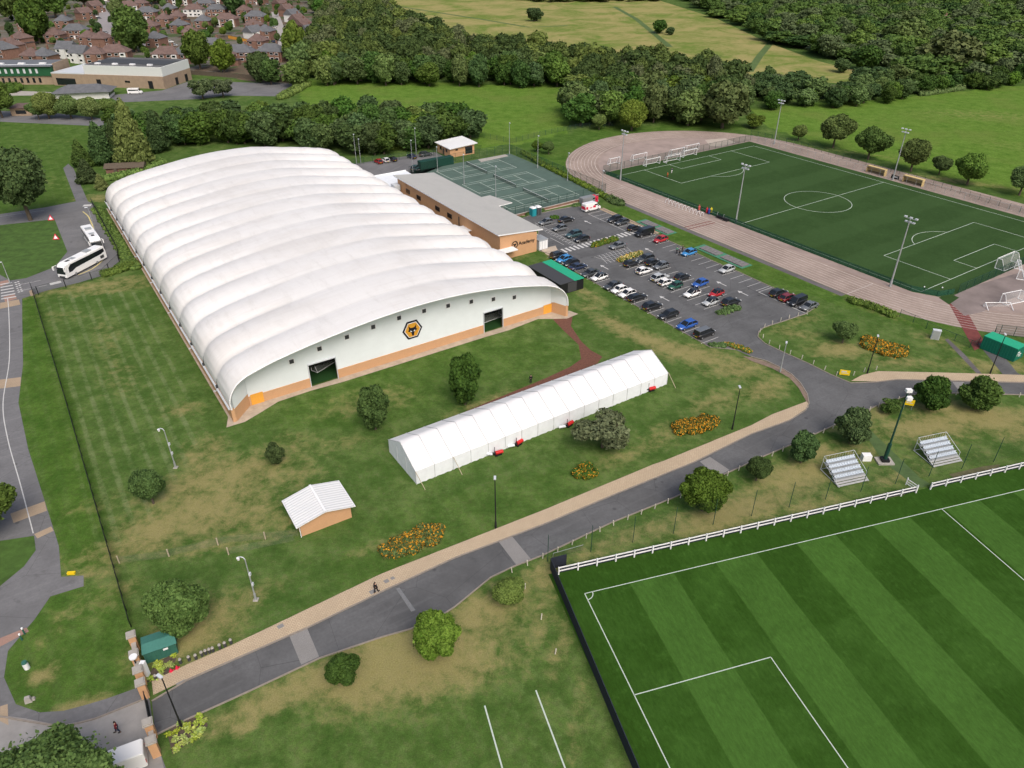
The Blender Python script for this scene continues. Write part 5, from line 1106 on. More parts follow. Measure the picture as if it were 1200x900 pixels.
bed('hedge', [(128, 211), (150, 207), (172, 200), (190, 192)], 7, 2.0, 1800, ['leaf_mid'], 'bushes in front of the brown roofed hut behind the hall', 'hedge', 19, .3)
bed('hedge', [(1080, 112), (1100, 109), (1125, 105)], 5, 2.2, 1800, ['leaf_hedge', 'leaf_mid'], 'clipped hedge along the right hand field', 'hedge', 20, .45)
bed('hedge', [(80, 116), (100, 112)], 8, 1.6, 1200, ['leaf_dark'], 'dark shrubs before the school windows', 'bush', 21, .35)
bed('hedge', [(10, 108), (16, 104)], 10, 3, 1200, ['leaf_dark'], 'dark conifer bushes at the left edge of the school', 'bush', 22, .4)
bed('hedge', [(430, 178), (470, 174), (500, 170)], 5, 1.6, 2600, ['leaf_mid', 'leaf_hedge'], 'scrub edging the wood above the rear car park', 'hedge', 23, .3)
# hosta beds at the gate
def hostas(px, n, label, seed):
    sh = pxsheet('soil_bed', px, 0.03, M['soil']); poly = [tuple(at(*p)[:2]) for p in px]; r_ = random.Random(seed); xs = [p[0] for p in poly]; ys = [p[1] for p in poly]; k = 0
    while k < n:
        q = (r_.uniform(min(xs), max(xs)), r_.uniform(min(ys), max(ys)))
        if not pip(np.array([q[0]]), np.array([q[1]]), poly)[0]: continue
        mb = MB()
        for j in range(22):
            t = r_.uniform(0, 6.28); a = r_.uniform(.2, .9); l = r_.uniform(.25, .5); d = Vector((math.cos(t), math.sin(t), 0)); s = Vector((-d.y, d.x, 0)) * .09
            p0 = Vector((0, 0, .05)); p1 = p0 + d * l * .6 + Vector((0, 0, l * a * .6)); p2 = p0 + d * l + Vector((0, 0, l * a * .35)); mb.add([p0, p1 - s, p2, p1 + s], [(0, 1, 2, 3)])
        o = mb.build('leafy_plant', M['hosta']); o.location = (*q, 0.03); tag(o, label, 'plant', label + 's'); k += 1
hostas([(196, 858), (212, 845), (238, 838), (244, 850), (236, 862), (215, 875), (202, 884)], 34, 'lime green leafy plant in the soil bed below the road lamp', 3)
hostas([(170, 800), (182, 778), (203, 766), (207, 772), (198, 788), (180, 799)], 18, 'lime green leafy plant in the soil bed beside the kiosk', 4)

# ================================================================== houses and school
def make_house(kind, roofm, wallm, gable=False, w_=15.0, d_=9.0, porch=True):
    root = empty('house', (0, 0, 0)); h = 5.2; rh = 3.6; o_ = .5
    mb = MB(); mb.box((0, 0, h / 2), (w_, d_, h))
    if gable:
        for s_ in (-1, 1): mb.add([(s_ * w_ / 2, -d_ / 2, h), (s_ * w_ / 2, d_ / 2, h), (s_ * w_ / 2, 0, h + rh)], [(0, 1, 2) if s_ > 0 else (2, 1, 0)])
    mb.build('wall', wallm, root)
    mb = MB(); X, Y = w_ / 2 + o_, d_ / 2 + o_; rx = X if gable else X - Y * .95
    mb.add([(-X, -Y, h - .1), (X, -Y, h - .1), (X, Y, h - .1), (-X, Y, h - .1), (-rx, 0, h + rh), (rx, 0, h + rh)], [(0, 1, 5, 4), (1, 2, 5), (2, 3, 4, 5), (3, 0, 4), (3, 2, 1, 0)])
    rf = mb.build('roof', roofm, root)
    mb = MB(); mb.box((w_ * .22, .8, h + rh + .2), (.9, .7, 2.2)); mb.build('chimney', M['redbrick'], rf)
    for s_ in (-1, 1):
        for x in (-w_ * .34, w_ * .34) if w_ > 10 else (0,):
            mb = MB(); mb.prism([(x - 1.5, s_ * (d_ / 2 + .9)) if s_ < 0 else (x - 1.5, s_ * d_ / 2), (x + 1.5, s_ * (d_ / 2 + .9)) if s_ < 0 else (x + 1.5, s_ * d_ / 2), (x + 1.5, s_ * d_ / 2) if s_ < 0 else (x + 1.5, s_ * (d_ / 2 + .9)), (x - 1.5, s_ * d_ / 2) if s_ < 0 else (x - 1.5, s_ * (d_ / 2 + .9))], 0, 4.9); mb.build('bay', M['render'] if kind % 2 else wallm, root)
    for s_ in (-1, 1):
        for z in (1.6, 4.1):
            for x in ((-w_ * .34, -w_ * .12, w_ * .12, w_ * .34) if w_ > 10 else (-w_ * .28, w_ * .28)):
                yy = s_ * (d_ / 2 + (.96 if (w_ > 10 and abs(x) > w_ * .2) else .05))
                mb = MB(); mb.box((x, yy, z), (2.0, .1, 1.3)); f_ = mb.build('window', M['white'], root)
                mb = MB(); mb.box((x, yy + s_ * .06, z), (1.75, .05, 1.05)); mb.build('pane', M['glass'], f_)
    mb = MB(); mb.box((0 if w_ > 10 else w_ * .3, -d_ / 2 - .06, 1.05), (1.0, .1, 2.1)); mb.build('door', M['white'], root)
    if kind == 2:
        mb = MB(); mb.box((w_ / 2 + 1.4, 0, 1.3), (2.8, 5, 2.6)); mb.build('side_extension', wallm, root); mb = MB(); mb.box((w_ / 2 + 1.4, 0, 2.7), (3.2, 5.5, .2)); mb.build('flat_roof', M['darkgrey'], root)
    return root
PROTO = {'rs': lambda: make_house(1, M['tile_red'], M['redbrick']), 'gs': lambda: make_house(0, M['tile_grey'], M['redbrick']), 'rg': lambda: make_house(2, M['tile_red'], M['redbrick'], True, 9.5, 8.5),
         'gg': lambda: make_house(1, M['tile_grey'], M['render'], True, 9.5, 8.5), 'rw': lambda: make_house(1, M['tile_red'], M['render']), 'rh': lambda: make_house(2, M['tile_red'], M['redbrick'], False, 10, 9), 'gh': lambda: make_house(0, M['tile_grey'], M['redbrick'], False, 10, 9)}
HOUSES = {}
def house(px, py, kind, ang, label):
    p = at(px, py, 6.0); p.z = 0
    if kind not in HOUSES: o = HOUSES[kind] = PROTO[kind]()
    else: o = copy_tree(HOUSES[kind])
    o.location = p; o.rotation_euler = (0, 0, R(ang)); return tag(o, label, 'house', 'houses of the estate behind the school')
pxsheet('estate_ground', [(-40, 74), (60, 70), (125, 66), (215, 84), (300, 96), (345, 100), (384, 62), (376, 26), (352, -12), (-60, -14)], 0.012, M['estate'])
rowsH = [(17, 12, 'gg', 25, 'grey roofed white gabled house at the top left corner'), (10, 50, 'rs', -20, 'red roofed house cropped by the left edge above the school'), (24, 42, 'rh', -25, 'small red hipped house left of the tall tree above the green school'), (2, 54, 'gs', -25, 'grey roofed house at the left edge just above the school'),
         (74, 22, 'gh', 5, 'grey roofed house above two others near the tall tree'), (88, 33, 'gs', 5, 'grey hipped semi in the middle of the left cluster'), (97, 13, 'rg', 60, 'red roofed white gabled house beside the estate street'), (110, 5, 'rg', 60, 'red gabled house at the top of the estate street'),
         (104, 41, 'rh', -10, 'red hipped house with brick front left of the street bend'), (119, 42, 'rh', 80, 'red hipped house turned sideways at the street bend'), (78, 54, 'gg', -10, 'grey gabled white house behind the end of the green school'), (94, 59, 'gg', -15, 'white gabled house just above the brick school hall'),
         (134, 58, 'rs', 8, 'long red roofed house directly above the school hall'), (150, 5, 'rs', 20, 'red roofed house above the poplar'), (172, 12, 'gs', 0, 'grey hipped semi right of the broad estate tree, top row'), (192, 20, 'rh', 0, 'red hipped house below the grey one in the top row'), (198, 8, 'gh', 0, 'grey hipped house in the top row left of the white fronted semi'),
         (227, 9, 'rw', 0, 'red roofed white fronted semi in the top row'), (254, 9, 'gs', 0, 'grey roofed semi in the top row left of the cedar'), (265, 20, 'rs', 0, 'large square red roofed house with pale windows'), (210, 27, 'gh', -20, 'grey roofed house beside the red parked cars'), (222, 35, 'rh', 20, 'small red roofed house above the dark school trees'),
         (196, 60, 'rs', 0, 'red roofed house just right of the broad estate tree'), (214, 60, 'gh', -20, 'grey roofed house behind the right end of the school hall'), (300, 17, 'gs', -12, 'grey hipped house left of the estate street, top'), (297, 27, 'rh', -15, 'red roofed house left of the estate street'), (296, 35, 'gg', 60, 'steep grey roof left of the estate street'), (302, 45, 'rh', -12, 'red hipped house left of the street bend'),
         (281, 58, 'gs', 0, 'grey bell shaped roof above the estate wall'), (318, 57, 'gs', -10, 'grey hipped roof at the lower end of the estate street'), (240, 2, 'gs', 0, 'grey roofed semi at the top edge'), (275, 3, 'rs', 0, 'red roofed semi at the top edge'), (212, -3, 'rs', 0, 'red roofed house cropped by the top edge, right of the poplar'), (130, -8, 'rs', 10, 'red roofed house cropped by the top edge beside the street'), (302, -4, 'gs', -10, 'grey roof cropped by the top edge'),
         (50, 2, 'rs', 20, 'red roofed house behind the tall tree, top left'), (327, 2, 'rg', 65, 'first red gabled terrace house at the top of the right hand row'), (335, 9, 'rg', 65, 'second house down the right hand row, red roofed'), (342, 15, 'gg', 65, 'third house down the right hand row, grey roofed'), (348, 21, 'rg', 65, 'fourth house down the right hand row'), (355, 27, 'rg', 65, 'fifth house down the right hand row'), (362, 34, 'gg', 65, 'sixth house down the right hand row, grey roofed'), (367, 41, 'gg', 65, 'seventh house down the right hand row, grey roofed'), (373, 52, 'rg', 65, 'last house at the lower end of the right hand row'),
         (30, 26, 'rh', 15, 'red hipped house above the small hipped one at the left'), (52, 62, 'gh', -10, 'grey roofed house beside the tall tree, just above the school'), (38, 62, 'rh', -20, 'red roof peeping over the green school at the left'), (64, 38, 'rh', 0, 'small red roof right of the tall tree'), (112, 60, 'rh', 5, 'red roofed house between the white gabled and the long red house'), (150, 20, 'gh', 10, 'grey roofed house beside the poplar'), (176, 28, 'rh', 0, 'red roofed house below the grey semi in the second row'), (208, 17, 'rh', 0, 'red roofed house between the first two rows'), (238, 22, 'gh', 0, 'grey roofed house left of the large square red house'), (230, 45, 'rh', 10, 'red roofed house above the gap in the school trees'), (248, 50, 'gs', 0, 'long grey garage roof below the square red house'), (262, 62, 'rh', 0, 'red roofed house behind the dark school trees'), (182, 42, 'gh', -10, 'grey roof beside the broad estate tree'), (286, 10, 'rh', -10, 'red roof right of the cedar'), (250, -4, 'rs', 0, 'red semi cropped by the top edge, middle'), (190, -6, 'gs', 0, 'grey semi cropped by the top edge'), (290, -6, 'rh', 0, 'red roof cropped by the top edge near the terrace'), (165, 2, 'rh', 0, 'red roof beside the poplar at the top edge'), (311, 34, 'gh', -12, 'grey roof left of the middle of the right estate street'),
         (1042, 1, 'rs', 10, 'white fronted house between trees at the top right'), (1088, 0, 'rh', -10, 'red brick house cropped by the top edge at the right'), (1103, 23, 'rs', 5, 'red roofed bungalow in the hill wood'), (1150, 30, 'rs', -5, 'long red roofed house in the hill wood at the right'), (1192, 36, 'rs', -10, 'red roof cropped by the right edge'), (1155, 12, 'gh', 0, 'grey roofed house among the trees at the top right')]
for a in rowsH: house(*a)
# gardens: walls and shrubs between the houses
r_ = random.Random(77)
mbw = None
for k, (x0, y0, x1, y1, mt, l) in enumerate([(220, 87, 300, 93, 'wood', 'brown boundary wall between the school yard and the estate'), (300, 93, 345, 98, 'wood', 'dark timber fence at the end of the estate'), (385, 91, 425, 95, 'timber', 'pale fence at the left end of the meadow strip'), (268, 45, 292, 50, 'orange', 'orange timber garden fence below the square red house')]):
    a, b = at(x0, y0), at(x1, y1); d = b - a; o = empty('garden_wall', a, math.atan2(d.y, d.x), l, 'wall'); mb = MB(); mb.box((d.length / 2, 0, .95), (d.length, .25, 1.9)); mb.build('wall_panel', M[mt], o); mb = MB(); mb.box((d.length / 2, 0, 1.95), (d.length, .35, .1)); mb.build('coping', M['wood'], o)
n_ = 0
gardenpts = fill([(-20, 70), (60, 66), (120, 66), (230, 78), (345, 92), (385, 60), (372, 30), (350, -5), (-20, -10)], 17, 21)
for q in gardenpts:
    if r_.random() < .5:
        o = bpy.data.objects.new('bush', crown_me(r_.choice(['bush', 'bushdark', 'near1', 'far0']))); col.objects.link(o); s = r_.uniform(1.6, 3.4); o.location = (q[0], q[1], -.2); o.scale = (s, s, s * r_.uniform(.9, 1.3)); tag(o, '%s garden bush %s of the estate' % (['small', 'medium sized', 'tall'][int((s - 1.6) / .61)], ['at the top left', 'at the upper left', 'in the middle left', 'in the middle', 'in the middle right', 'at the right', 'at the far right', 'beyond the street'][min(7, max(0, int((q[0] + 420) / 52)))]), 'bush', 'garden bushes of the estate')

def build_school():
    root = empty('school_building', at(-60, 100), 0, 'school wing with dark green upper storey and long grey roof at the left edge', 'building'); base = at(-60, 100)
    e = at(66, 99) - base; L = e.length; ang = math.atan2(e.y, e.x); root.rotation_euler = (0, 0, ang)
    mb = MB(); mb.box((L / 2, 8, 2.0), (L, 16, 4.0)); mb.build('brick_storey', mat('pale_brick', (0.30, 0.225, 0.16), noise=.12, nscale=.5), root)
    mb = MB(); mb.prism([(0, -.6), (L, -.6), (L, 16.2), (0, 16.2)], 4.0, 8.2); mb.build('green_storey', mat('green_cladding', (0.015, 0.085, 0.035), noise=.1, nscale=.4), root)
    mb = MB(); mb.box((L / 2, 7.8, 8.4), (L + 1, 18.5, .4)); rf = mb.build('roof', mat('slate_grey_roof', (0.13, 0.14, 0.155), noise=.12, nscale=.3), root)
    mb = MB(); mb.box((L / 2, 2.0, 8.72), (L, .8, .25)); mb.build('roof_walkway', M['lightgrey'], rf)
    for k in range(6): mb = MB(); mb.box((L - 6 - k * 10, 5, 8.85), (3, 1.4, .5)); mb.build('rooflight', M['white'], rf)
    for k in range(14):
        x = L - 7 - k * 2.9
        mb = MB(); mb.box((x, -.66, 6.2), (1.0, .12, 2.0)); mb.build('window', M['lightgrey'], root)
        mb = MB(); mb.box((x, -.06, 2.0), (1.1, .12, 2.2)); mb.build('window', M['glass'], root)
    mb = MB(); mb.box((L + .3, 9, 4.6), (.6, 15, 9.2)); mb.build('end_wall', bpy.data.materials['pale_brick'], root)
    a = at(64, 100); b = at(193.5, 104.5); c = at(221, 93); d = b - a; ang = math.atan2(d.y, d.x); L = d.length; Wd = (c - b).length
    root = empty('school_hall', a, ang, 'long pale brick school hall with white parapet band and dark flat roof', 'building')
    mb = MB(); mb.box((L / 2, Wd / 2, 2.7), (L, Wd, 5.4)); mb.build('brick_wall', bpy.data.materials['pale_brick'], root)
    x0 = L * .30; mb = MB(); mb.box(((x0 + L) / 2, Wd / 2 + .4, 7.4), (L - x0, Wd - .8, 4.0)); mb.build('parapet_band', mat('white_cladding', (0.55, 0.58, 0.56), noise=.05), root)
    mb = MB(); mb.box(((x0 + L) / 2, Wd / 2 + .4, 9.45), (L - x0 - 1.2, Wd - 2.0, .12)); rf = mb.build('flat_roof', M['tarmac'], root)
    mb = MB(); mb.box(((x0 + L) / 2, Wd / 2 + .2, 9.5), (L - x0 - 2.2, Wd * .5, .3)); mb.build('roof_panel', M['darkgrey'], rf)
    for k in range(4): mb = MB(); mb.box((x0 + 6 + k * 9, 4, 9.8), (2.4, 1.4, .6)); mb.build('rooflight', M['white'], rf)
    mb = MB(); mb.box((x0 / 2, Wd / 2, 5.6), (x0, Wd, .5)); mb.build('low_roof', M['lightgrey'], root)
    mb = MB(); mb.box((7, -.06, 1.9), (10, .15, 3.0)); mb.build('glazed_entrance', M['glass'], root)
    for x, z, w2, h2 in ((L * .42, 2.2, 2.2, 4.4), (L * .9 - 1, 2.2, 2.2, 4.4)): mb = MB(); mb.box((x, -.06, 1.7), (w2, .15, 3.4)); mb.build('door', M['black'], root)
    mb = MB(); mb.box((L * .68, -.06, 2.8), (2.6, .15, .8)); mb.build('window', M['glass'], root)
    for v in (.45, .8): mb = MB(); mb.box((L + .05, Wd * v, 1.7), (.15, 2.2, 3.2)); mb.build('door', M['black'], root)
    # low grey roofed annexe with white window wall
    a = at(66, 118); root = empty('school_annexe', a, R(12), 'low school annexe with grey hipped roof and white framed windows', 'building')
    mb = MB(); mb.box((11, 5, 1.5), (22, 10, 3.0)); mb.build('wall', M['render'], root)
    mb = MB(); X, Y = 12.5, 6.5; mb.add([(11 - X, 5 - Y, 3.0), (11 + X, 5 - Y, 3.0), (11 + X, 5 + Y, 3.0), (11 - X, 5 + Y, 3.0), (5, 5, 5.6), (17, 5, 5.6)], [(0, 1, 5, 4), (1, 2, 5), (2, 3, 4, 5), (3, 0, 4), (3, 2, 1, 0)]); mb.build('roof', M['tile_grey'], root)
    for k in range(5): mb = MB(); mb.box((22.06, 1 + k * 2, 1.7), (.1, 1.3, 1.4)); mb.build('window', M['glass'], root)
    a = at(14, 136); root = empty('school_annexe', a, R(5), 'small brown roofed school block at the left edge', 'building')
    mb = MB(); mb.box((4, 4, 1.5), (8, 8, 3)); mb.build('wall', bpy.data.materials['pale_brick'], root); mb = MB(); mb.box((4, 4, 3.15), (9.4, 9.4, .3)); mb.build('roof', M['tile_red'], root); mb = MB(); mb.box((4, -.06, 1.5), (4, .1, 1.4)); mb.build('window', M['glass'], root)
    a = at(125, 206); root = empty('brown_hut', a, R(10), 'brown ridge roofed hut among bushes behind the air hall', 'hut')
    mb = MB(); mb.box((5.5, 2.5, 1.1), (11, 4, 2.2)); mb.build('wall', M['redbrick'], root); mb = MB(); mb.add([(-.5, 0, 2.1), (11.5, 0, 2.1), (11.5, 5, 2.1), (-.5, 5, 2.1), (-.5, 2.5, 3.2), (11.5, 2.5, 3.2)], [(0, 1, 5, 4), (1, 2, 5), (2, 3, 4, 5), (3, 0, 4)]); mb.build('roof', M['wood'], root); mb = MB(); mb.box((3, -.05, 1.1), (1, .1, 2.1)); mb.build('door', M['wood'], root)
build_school()

# ================================================================== vehicles
def paint(name, c, metal=.0):
    k = 'car_' + name
    if k not in bpy.data.materials: mat(k, c, rough=.28, metal=metal, spec=.5, coat=.6)
    return bpy.data.materials[k]
COL = {'black': (0.012, 0.013, 0.015), 'dark grey': (0.045, 0.05, 0.055), 'grey': (0.12, 0.13, 0.14), 'silver': (0.42, 0.44, 0.45), 'white': (0.78, 0.78, 0.77), 'blue': (0.02, 0.09, 0.36), 'light blue': (0.04, 0.22, 0.50), 'red': (0.38, 0.015, 0.02), 'dark red': (0.16, 0.01, 0.015), 'navy': (0.015, 0.025, 0.06), 'green': (0.01, 0.07, 0.045), 'teal': (0.03, 0.07, 0.08)}
SPEC = {  # length, width, bonnet height, roof height, cabin (rear base, rear top, front top, front base)
    'hatchback': (4.1, 1.78, .90, 1.44, -1.98, -1.30, .08, 1.02), 'saloon': (4.65, 1.82, .92, 1.42, -1.55, -.95, .35, 1.15), 'suv': (4.5, 1.88, 1.04, 1.62, -2.16, -1.6, .18, 1.08),
    'estate': (4.7, 1.82, .94, 1.46, -2.25, -1.6, .2, 1.18), 'people carrier': (4.7, 1.9, 1.1, 1.8, -2.3, -2.1, .9, 1.55), 'mini': (3.7, 1.7, .90, 1.42, -1.75, -1.3, .2, .85)}
WHEEL = None
def make_car(kind):
    L, W_, zb, zr, a, b, c, d = SPEC[kind]; h = L / 2; root = empty('parked_car', (0, 0, 0)); hw = W_ / 2
    st = [(-h, .42, .78, zb * .82), (-h + .12, .30, .92, zb * .98), (-h * .6, .22, 1, zb), (0, .20, 1, zb * 1.0), (h * .45, .22, 1, zb * .97), (h - .55, .24, .97, zb * .86), (h - .15, .30, .88, zb * .76), (h, .40, .72, zb * .66)]
    vs = []; m_ = 10
    for x, z0, wf, z1 in st:
        w1 = hw * wf; zc = (z0 + z1) / 2
        for y, z in [(-w1 * .86, z0), (-w1, z0 + .12), (-w1, zc), (-w1 * .97, z1 - .14), (-w1 * .84, z1), (w1 * .84, z1), (w1 * .97, z1 - .14), (w1, zc), (w1, z0 + .12), (w1 * .86, z0)]: vs.append((x, y, z))
    fs = [(r * m_ + i, (r + 1) * m_ + i, (r + 1) * m_ + (i + 1) % m_, r * m_ + (i + 1) % m_) for r in range(len(st) - 1) for i in range(m_)]
    fs = [tuple(reversed(f)) for f in fs]
    fs.append(tuple(range(m_))); fs.append(tuple(reversed([(len(st) - 1) * m_ + i for i in range(m_)])))
    mb = MB(); mb.add(vs, fs, 0, True)
    wt = hw * .74; wb = hw * .88; e = .035
    # roof skin and pillars in body colour
    rv = [(b - .02, -wt, zr - e), (c + .04, -wt, zr - e), (c + .04, wt, zr - e), (b - .02, wt, zr - e), (b + .18, -wt * .86, zr + e), (c - .15, -wt * .86, zr + e), (c - .15, wt * .86, zr + e), (b + .18, wt * .86, zr + e)]
    mb.add(rv, [(4, 5, 6, 7), (0, 1, 5, 4), (1, 2, 6, 5), (2, 3, 7, 6), (3, 0, 4, 7), (3, 2, 1, 0)], 1, False)
    for s_ in (-1, 1):
        for (x0, x1) in ((d, c), (a, b), ((a + d) * .5 - .1, (b + c) * .5)): mb.tube((x0, s_ * wb, zb - .03), (x1, s_ * wt, zr), .045, .04, 5, 0)
    mb.build('body', [paint('black', COL['black']), paint('black', COL['black'])], root)
    g_ = MB(); zz = zb - .06
    g_.add([(a, -wb, zz), (d, -wb, zz), (d, wb, zz), (a, wb, zz), (b, -wt, zr - .02), (c, -wt, zr - .02), (c, wt, zr - .02), (b, wt, zr - .02)], [(0, 1, 5, 4), (1, 2, 6, 5), (2, 3, 7, 6), (3, 0, 4, 7)]); g_.build('windows', M['glass'], root)
    add_wheels(root, [(h * .64, hw - .1), (-h * .62, hw - .1)], .33)
    for s_ in (-1, 1):
        mb = MB(); mb.box((h - .14, s_ * hw * .62, zb * .68), (.22, .36, .14)); mb.build('headlight', M['lamp'], root)
        mb = MB(); mb.box((-h + .07, s_ * hw * .66, zb * .80), (.12, .3, .16)); mb.build('tail_light', M['taillamp'], root)
        mb = MB(); mb.box((d - .12, s_ * (hw + .06), zb + .06), (.14, .18, .12)); mb.build('mirror', M['black'], root)
    mb = MB(); mb.box((-h - .01, 0, .55), (.03, .5, .12)); mb.build('number_plate', M['plate'], root)
    return root
def add_wheels(root, spots, r, w_=.22):
    global WHEEL
    for x, y in spots:
        for s_ in (-1, 1):
            mb = MB(); mb.tube((0, -w_ / 2, 0), (0, w_ / 2, 0), r, r, 16); o = mb.build('wheel', M['tyre'], root, (x, s_ * y, r))
            mb = MB(); mb.tube((0, s_ * (w_ / 2), 0), (0, s_ * (w_ / 2 + .015), 0), r * .62, r * .62, 12); mb.build('rim', M['rim'], o)
CARS = {}
def car(kind, u, v, colr, face, label, roofc=None, fr=FB, loc=None, ang=None, group='cars parked in bays'):
    if kind not in CARS: o = CARS[kind] = make_car(kind)
    else: o = copy_tree(CARS[kind])
    if loc is None: o.location = fr.w(u, v); a = fr.a + (0 if face > 0 else math.pi) + R(random.uniform(-1.8, 1.8))
    else: o.location = loc; a = ang
    o.location.z = .015; o.rotation_euler = (0, 0, a)
    for ch in kids(o):
        if ch.name.startswith('body'):
            for i, cc in enumerate((colr, roofc or colr)): ch.material_slots[i].link = 'OBJECT'; ch.material_slots[i].material = paint(cc, COL[cc])
    return tag(o, label, 'car', group)
LIST = [('hatchback', 95.1, 45.6, 'grey', -1, 'grey hatchback farthest up the first row facing the academy block'), ('saloon', 100.6, 44.1, 'black', 1, 'black saloon beside the small green bush, top of the car park'), ('hatchback', 95.5, 39.9, 'grey', -1, 'grey hatchback alone in the row below the academy roof corner'), ('suv', 95.7, 34.3, 'teal', -1, 'dark teal off roader above the zebra crossing'), ('hatchback', 95.6, 30.8, 'black', -1, 'black hatchback next to the zebra crossing'),
 ('suv', 111.5, 36.9, 'black', -1, 'black off roader below the white van, first of three'), ('hatchback', 111.9, 34.4, 'dark grey', -1, 'dark grey hatchback, second below the white van'), ('hatchback', 111.6, 29.2, 'black', 1, 'black hatchback showing red tail lights by the zebra crossing'), ('saloon', 100.2, 22.4, 'grey', -1, 'grey saloon beside the hedge at the hatched bays'),
 ('suv', 84.4, 25.5, 'black', 1, 'black off roader at the top of the lawn side row'), ('hatchback', 84.2, 23.0, 'light blue', -1, 'bright blue hatchback second in the lawn side row'), ('hatchback', 84.2, 20.3, 'black', -1, 'black hatchback third in the lawn side row'), ('saloon', 84.1, 17.6, 'navy', 1, 'dark navy saloon fourth in the lawn side row'), ('saloon', 84.3, 13.2, 'dark grey', -1, 'dark grey saloon left of the white hatchback with black roof panel'), ('hatchback', 84.6, 10.4, 'white', -1, 'white hatchback with dark glass roof in the lawn side row', 'dark grey'),
 ('saloon', 84.3, 5.2, 'dark grey', -1, 'dark grey saloon left of the two white cars'), ('mini', 84.0, 2.9, 'white', -1, 'small white car, left of the two white cars side by side'), ('hatchback', 84.2, .4, 'white', -1, 'white hatchback, right of the two white cars side by side'), ('estate', 84.7, -2.2, 'black', 1, 'black estate right of the two white cars'), ('suv', 84.5, -7.1, 'black', 1, 'black off roader between two empty bays of the lawn side row'), ('estate', 84.6, -11.8, 'black', -1, 'black estate next to the blue one in the lawn side row'),
 ('estate', 84.6, -17.1, 'blue', -1, 'bright blue estate near the lower end of the lawn side row'), ('people carrier', 84.9, -21.5, 'black', 1, 'black boxy car with grey roof last in the lawn side row', 'grey'), ('hatchback', 95.7, 12.2, 'black', 1, 'black hatchback beside the yellowing shrub bed'), ('suv', 100.3, 12.4, 'dark grey', -1, 'dark off roader at the top of the inner row'), ('hatchback', 100.4, 9.9, 'black', 1, 'black hatchback with red tail lights, second in the inner row'), ('hatchback', 100.6, 7.4, 'grey', -1, 'mid grey hatchback third in the inner row'),
 ('hatchback', 95.4, 7.5, 'white', 1, 'white hatchback alone below the black cars in the middle row'), ('suv', 95.7, 2.6, 'silver', 1, 'silver off roader left of the white hatchback in the middle row'), ('hatchback', 95.3, 0.0, 'white', 1, 'white hatchback between the silver and the green cars'), ('mini', 95.6, -2.4, 'green', -1, 'dark green small car in the middle row'), ('hatchback', 100.2, .1, 'black', 1, 'black hatchback behind the silver off roader'), ('hatchback', 101.1, -4.5, 'blue', -1, 'vivid blue hatchback in the middle rows'),
 ('hatchback', 95.9, -7.2, 'white', -1, 'cream white hatchback with black roof', 'black'), ('mini', 100.2, -10.1, 'red', -1, 'red small car with black roof', 'black'), ('mini', 96.1, -12.4, 'silver', -1, 'silver open topped car with black hood', 'black'), ('suv', 99.6, -14.9, 'black', 1, 'black off roader beside the light green shrub bed'), ('hatchback', 111.8, 19.6, 'red', -1, 'bright red hatchback beside the grass strip by the track'), ('hatchback', 111.6, 9.5, 'light blue', -1, 'light blue hatchback beside three people at the track side'),
 ('hatchback', 111.7, -2.5, 'silver', -1, 'silver hatchback alone in the track side row'), ('suv', 111.4, -17.5, 'black', 1, 'black off roader first of the last four by the grass'), ('estate', 111.5, -20.0, 'dark red', 1, 'dark red estate among the last four by the grass'), ('people carrier', 111.4, -22.4, 'black', -1, 'black boxy car third of the last four by the grass'), ('saloon', 111.8, -25.1, 'grey', -1, 'grey saloon at the lower end of the track side row'),
 ('hatchback', 82.1, 122.4, 'red', 1, 'red hatchback in the rear car park before the wood'), ('hatchback', 84.7, 122.4, 'white', 1, 'white hatchback in the rear car park before the wood'), ('hatchback', 87.2, 122.2, 'black', 1, 'black hatchback in the rear car park before the wood'), ('saloon', 94, 121.7, 'navy', 1, 'navy saloon alone in the rear car park'), ('suv', 99.1, 121.2, 'dark grey', 1, 'dark grey off roader near the pavilion hut'), ('estate', 89.1, 109.1, 'teal', 1, 'dark teal estate beside the green container')]
for t in LIST: 
    o = car(*t[:6], roofc=t[6] if len(t) > 6 else None)
    if t[1] < 100 and t[2] > 100 and t[1] < 95: o.rotation_euler.z += R(90 if t[2] > 115 else 35)
r_ = random.Random(5)
for k, (x, y, c, a) in enumerate([(190, 48, 'red', 20), (200, 50, 'white', 10), (205, 54, 'silver', 0), (124, 39, 'silver', 80), (113, 20, 'white', 60), (116, 22, 'grey', 60), (318, 44, 'black', -10), (322, 50, 'navy', -10), (322, 33, 'white', 75), (307, 3, 'white', 80), (313, 6, 'silver', 80), (165, 45, 'white', 10)]):
    car('hatchback', 0, 0, c, 1, ['red car in a drive of the estate', 'white car beside the red one in the estate', 'silver car below the red one in the estate', 'silver car at the bend of the left estate street', 'white car before the white gabled house', 'grey car before the white gabled house', 'black car beside the right estate street', 'navy car lowest beside the right estate street', 'white car on the verge of the right estate street', 'white car at the top of the right estate street', 'silver car at the top of the right estate street', 'white car below the broad estate tree'][k], loc=at(x, y), ang=R(a), group='cars in the housing estate')

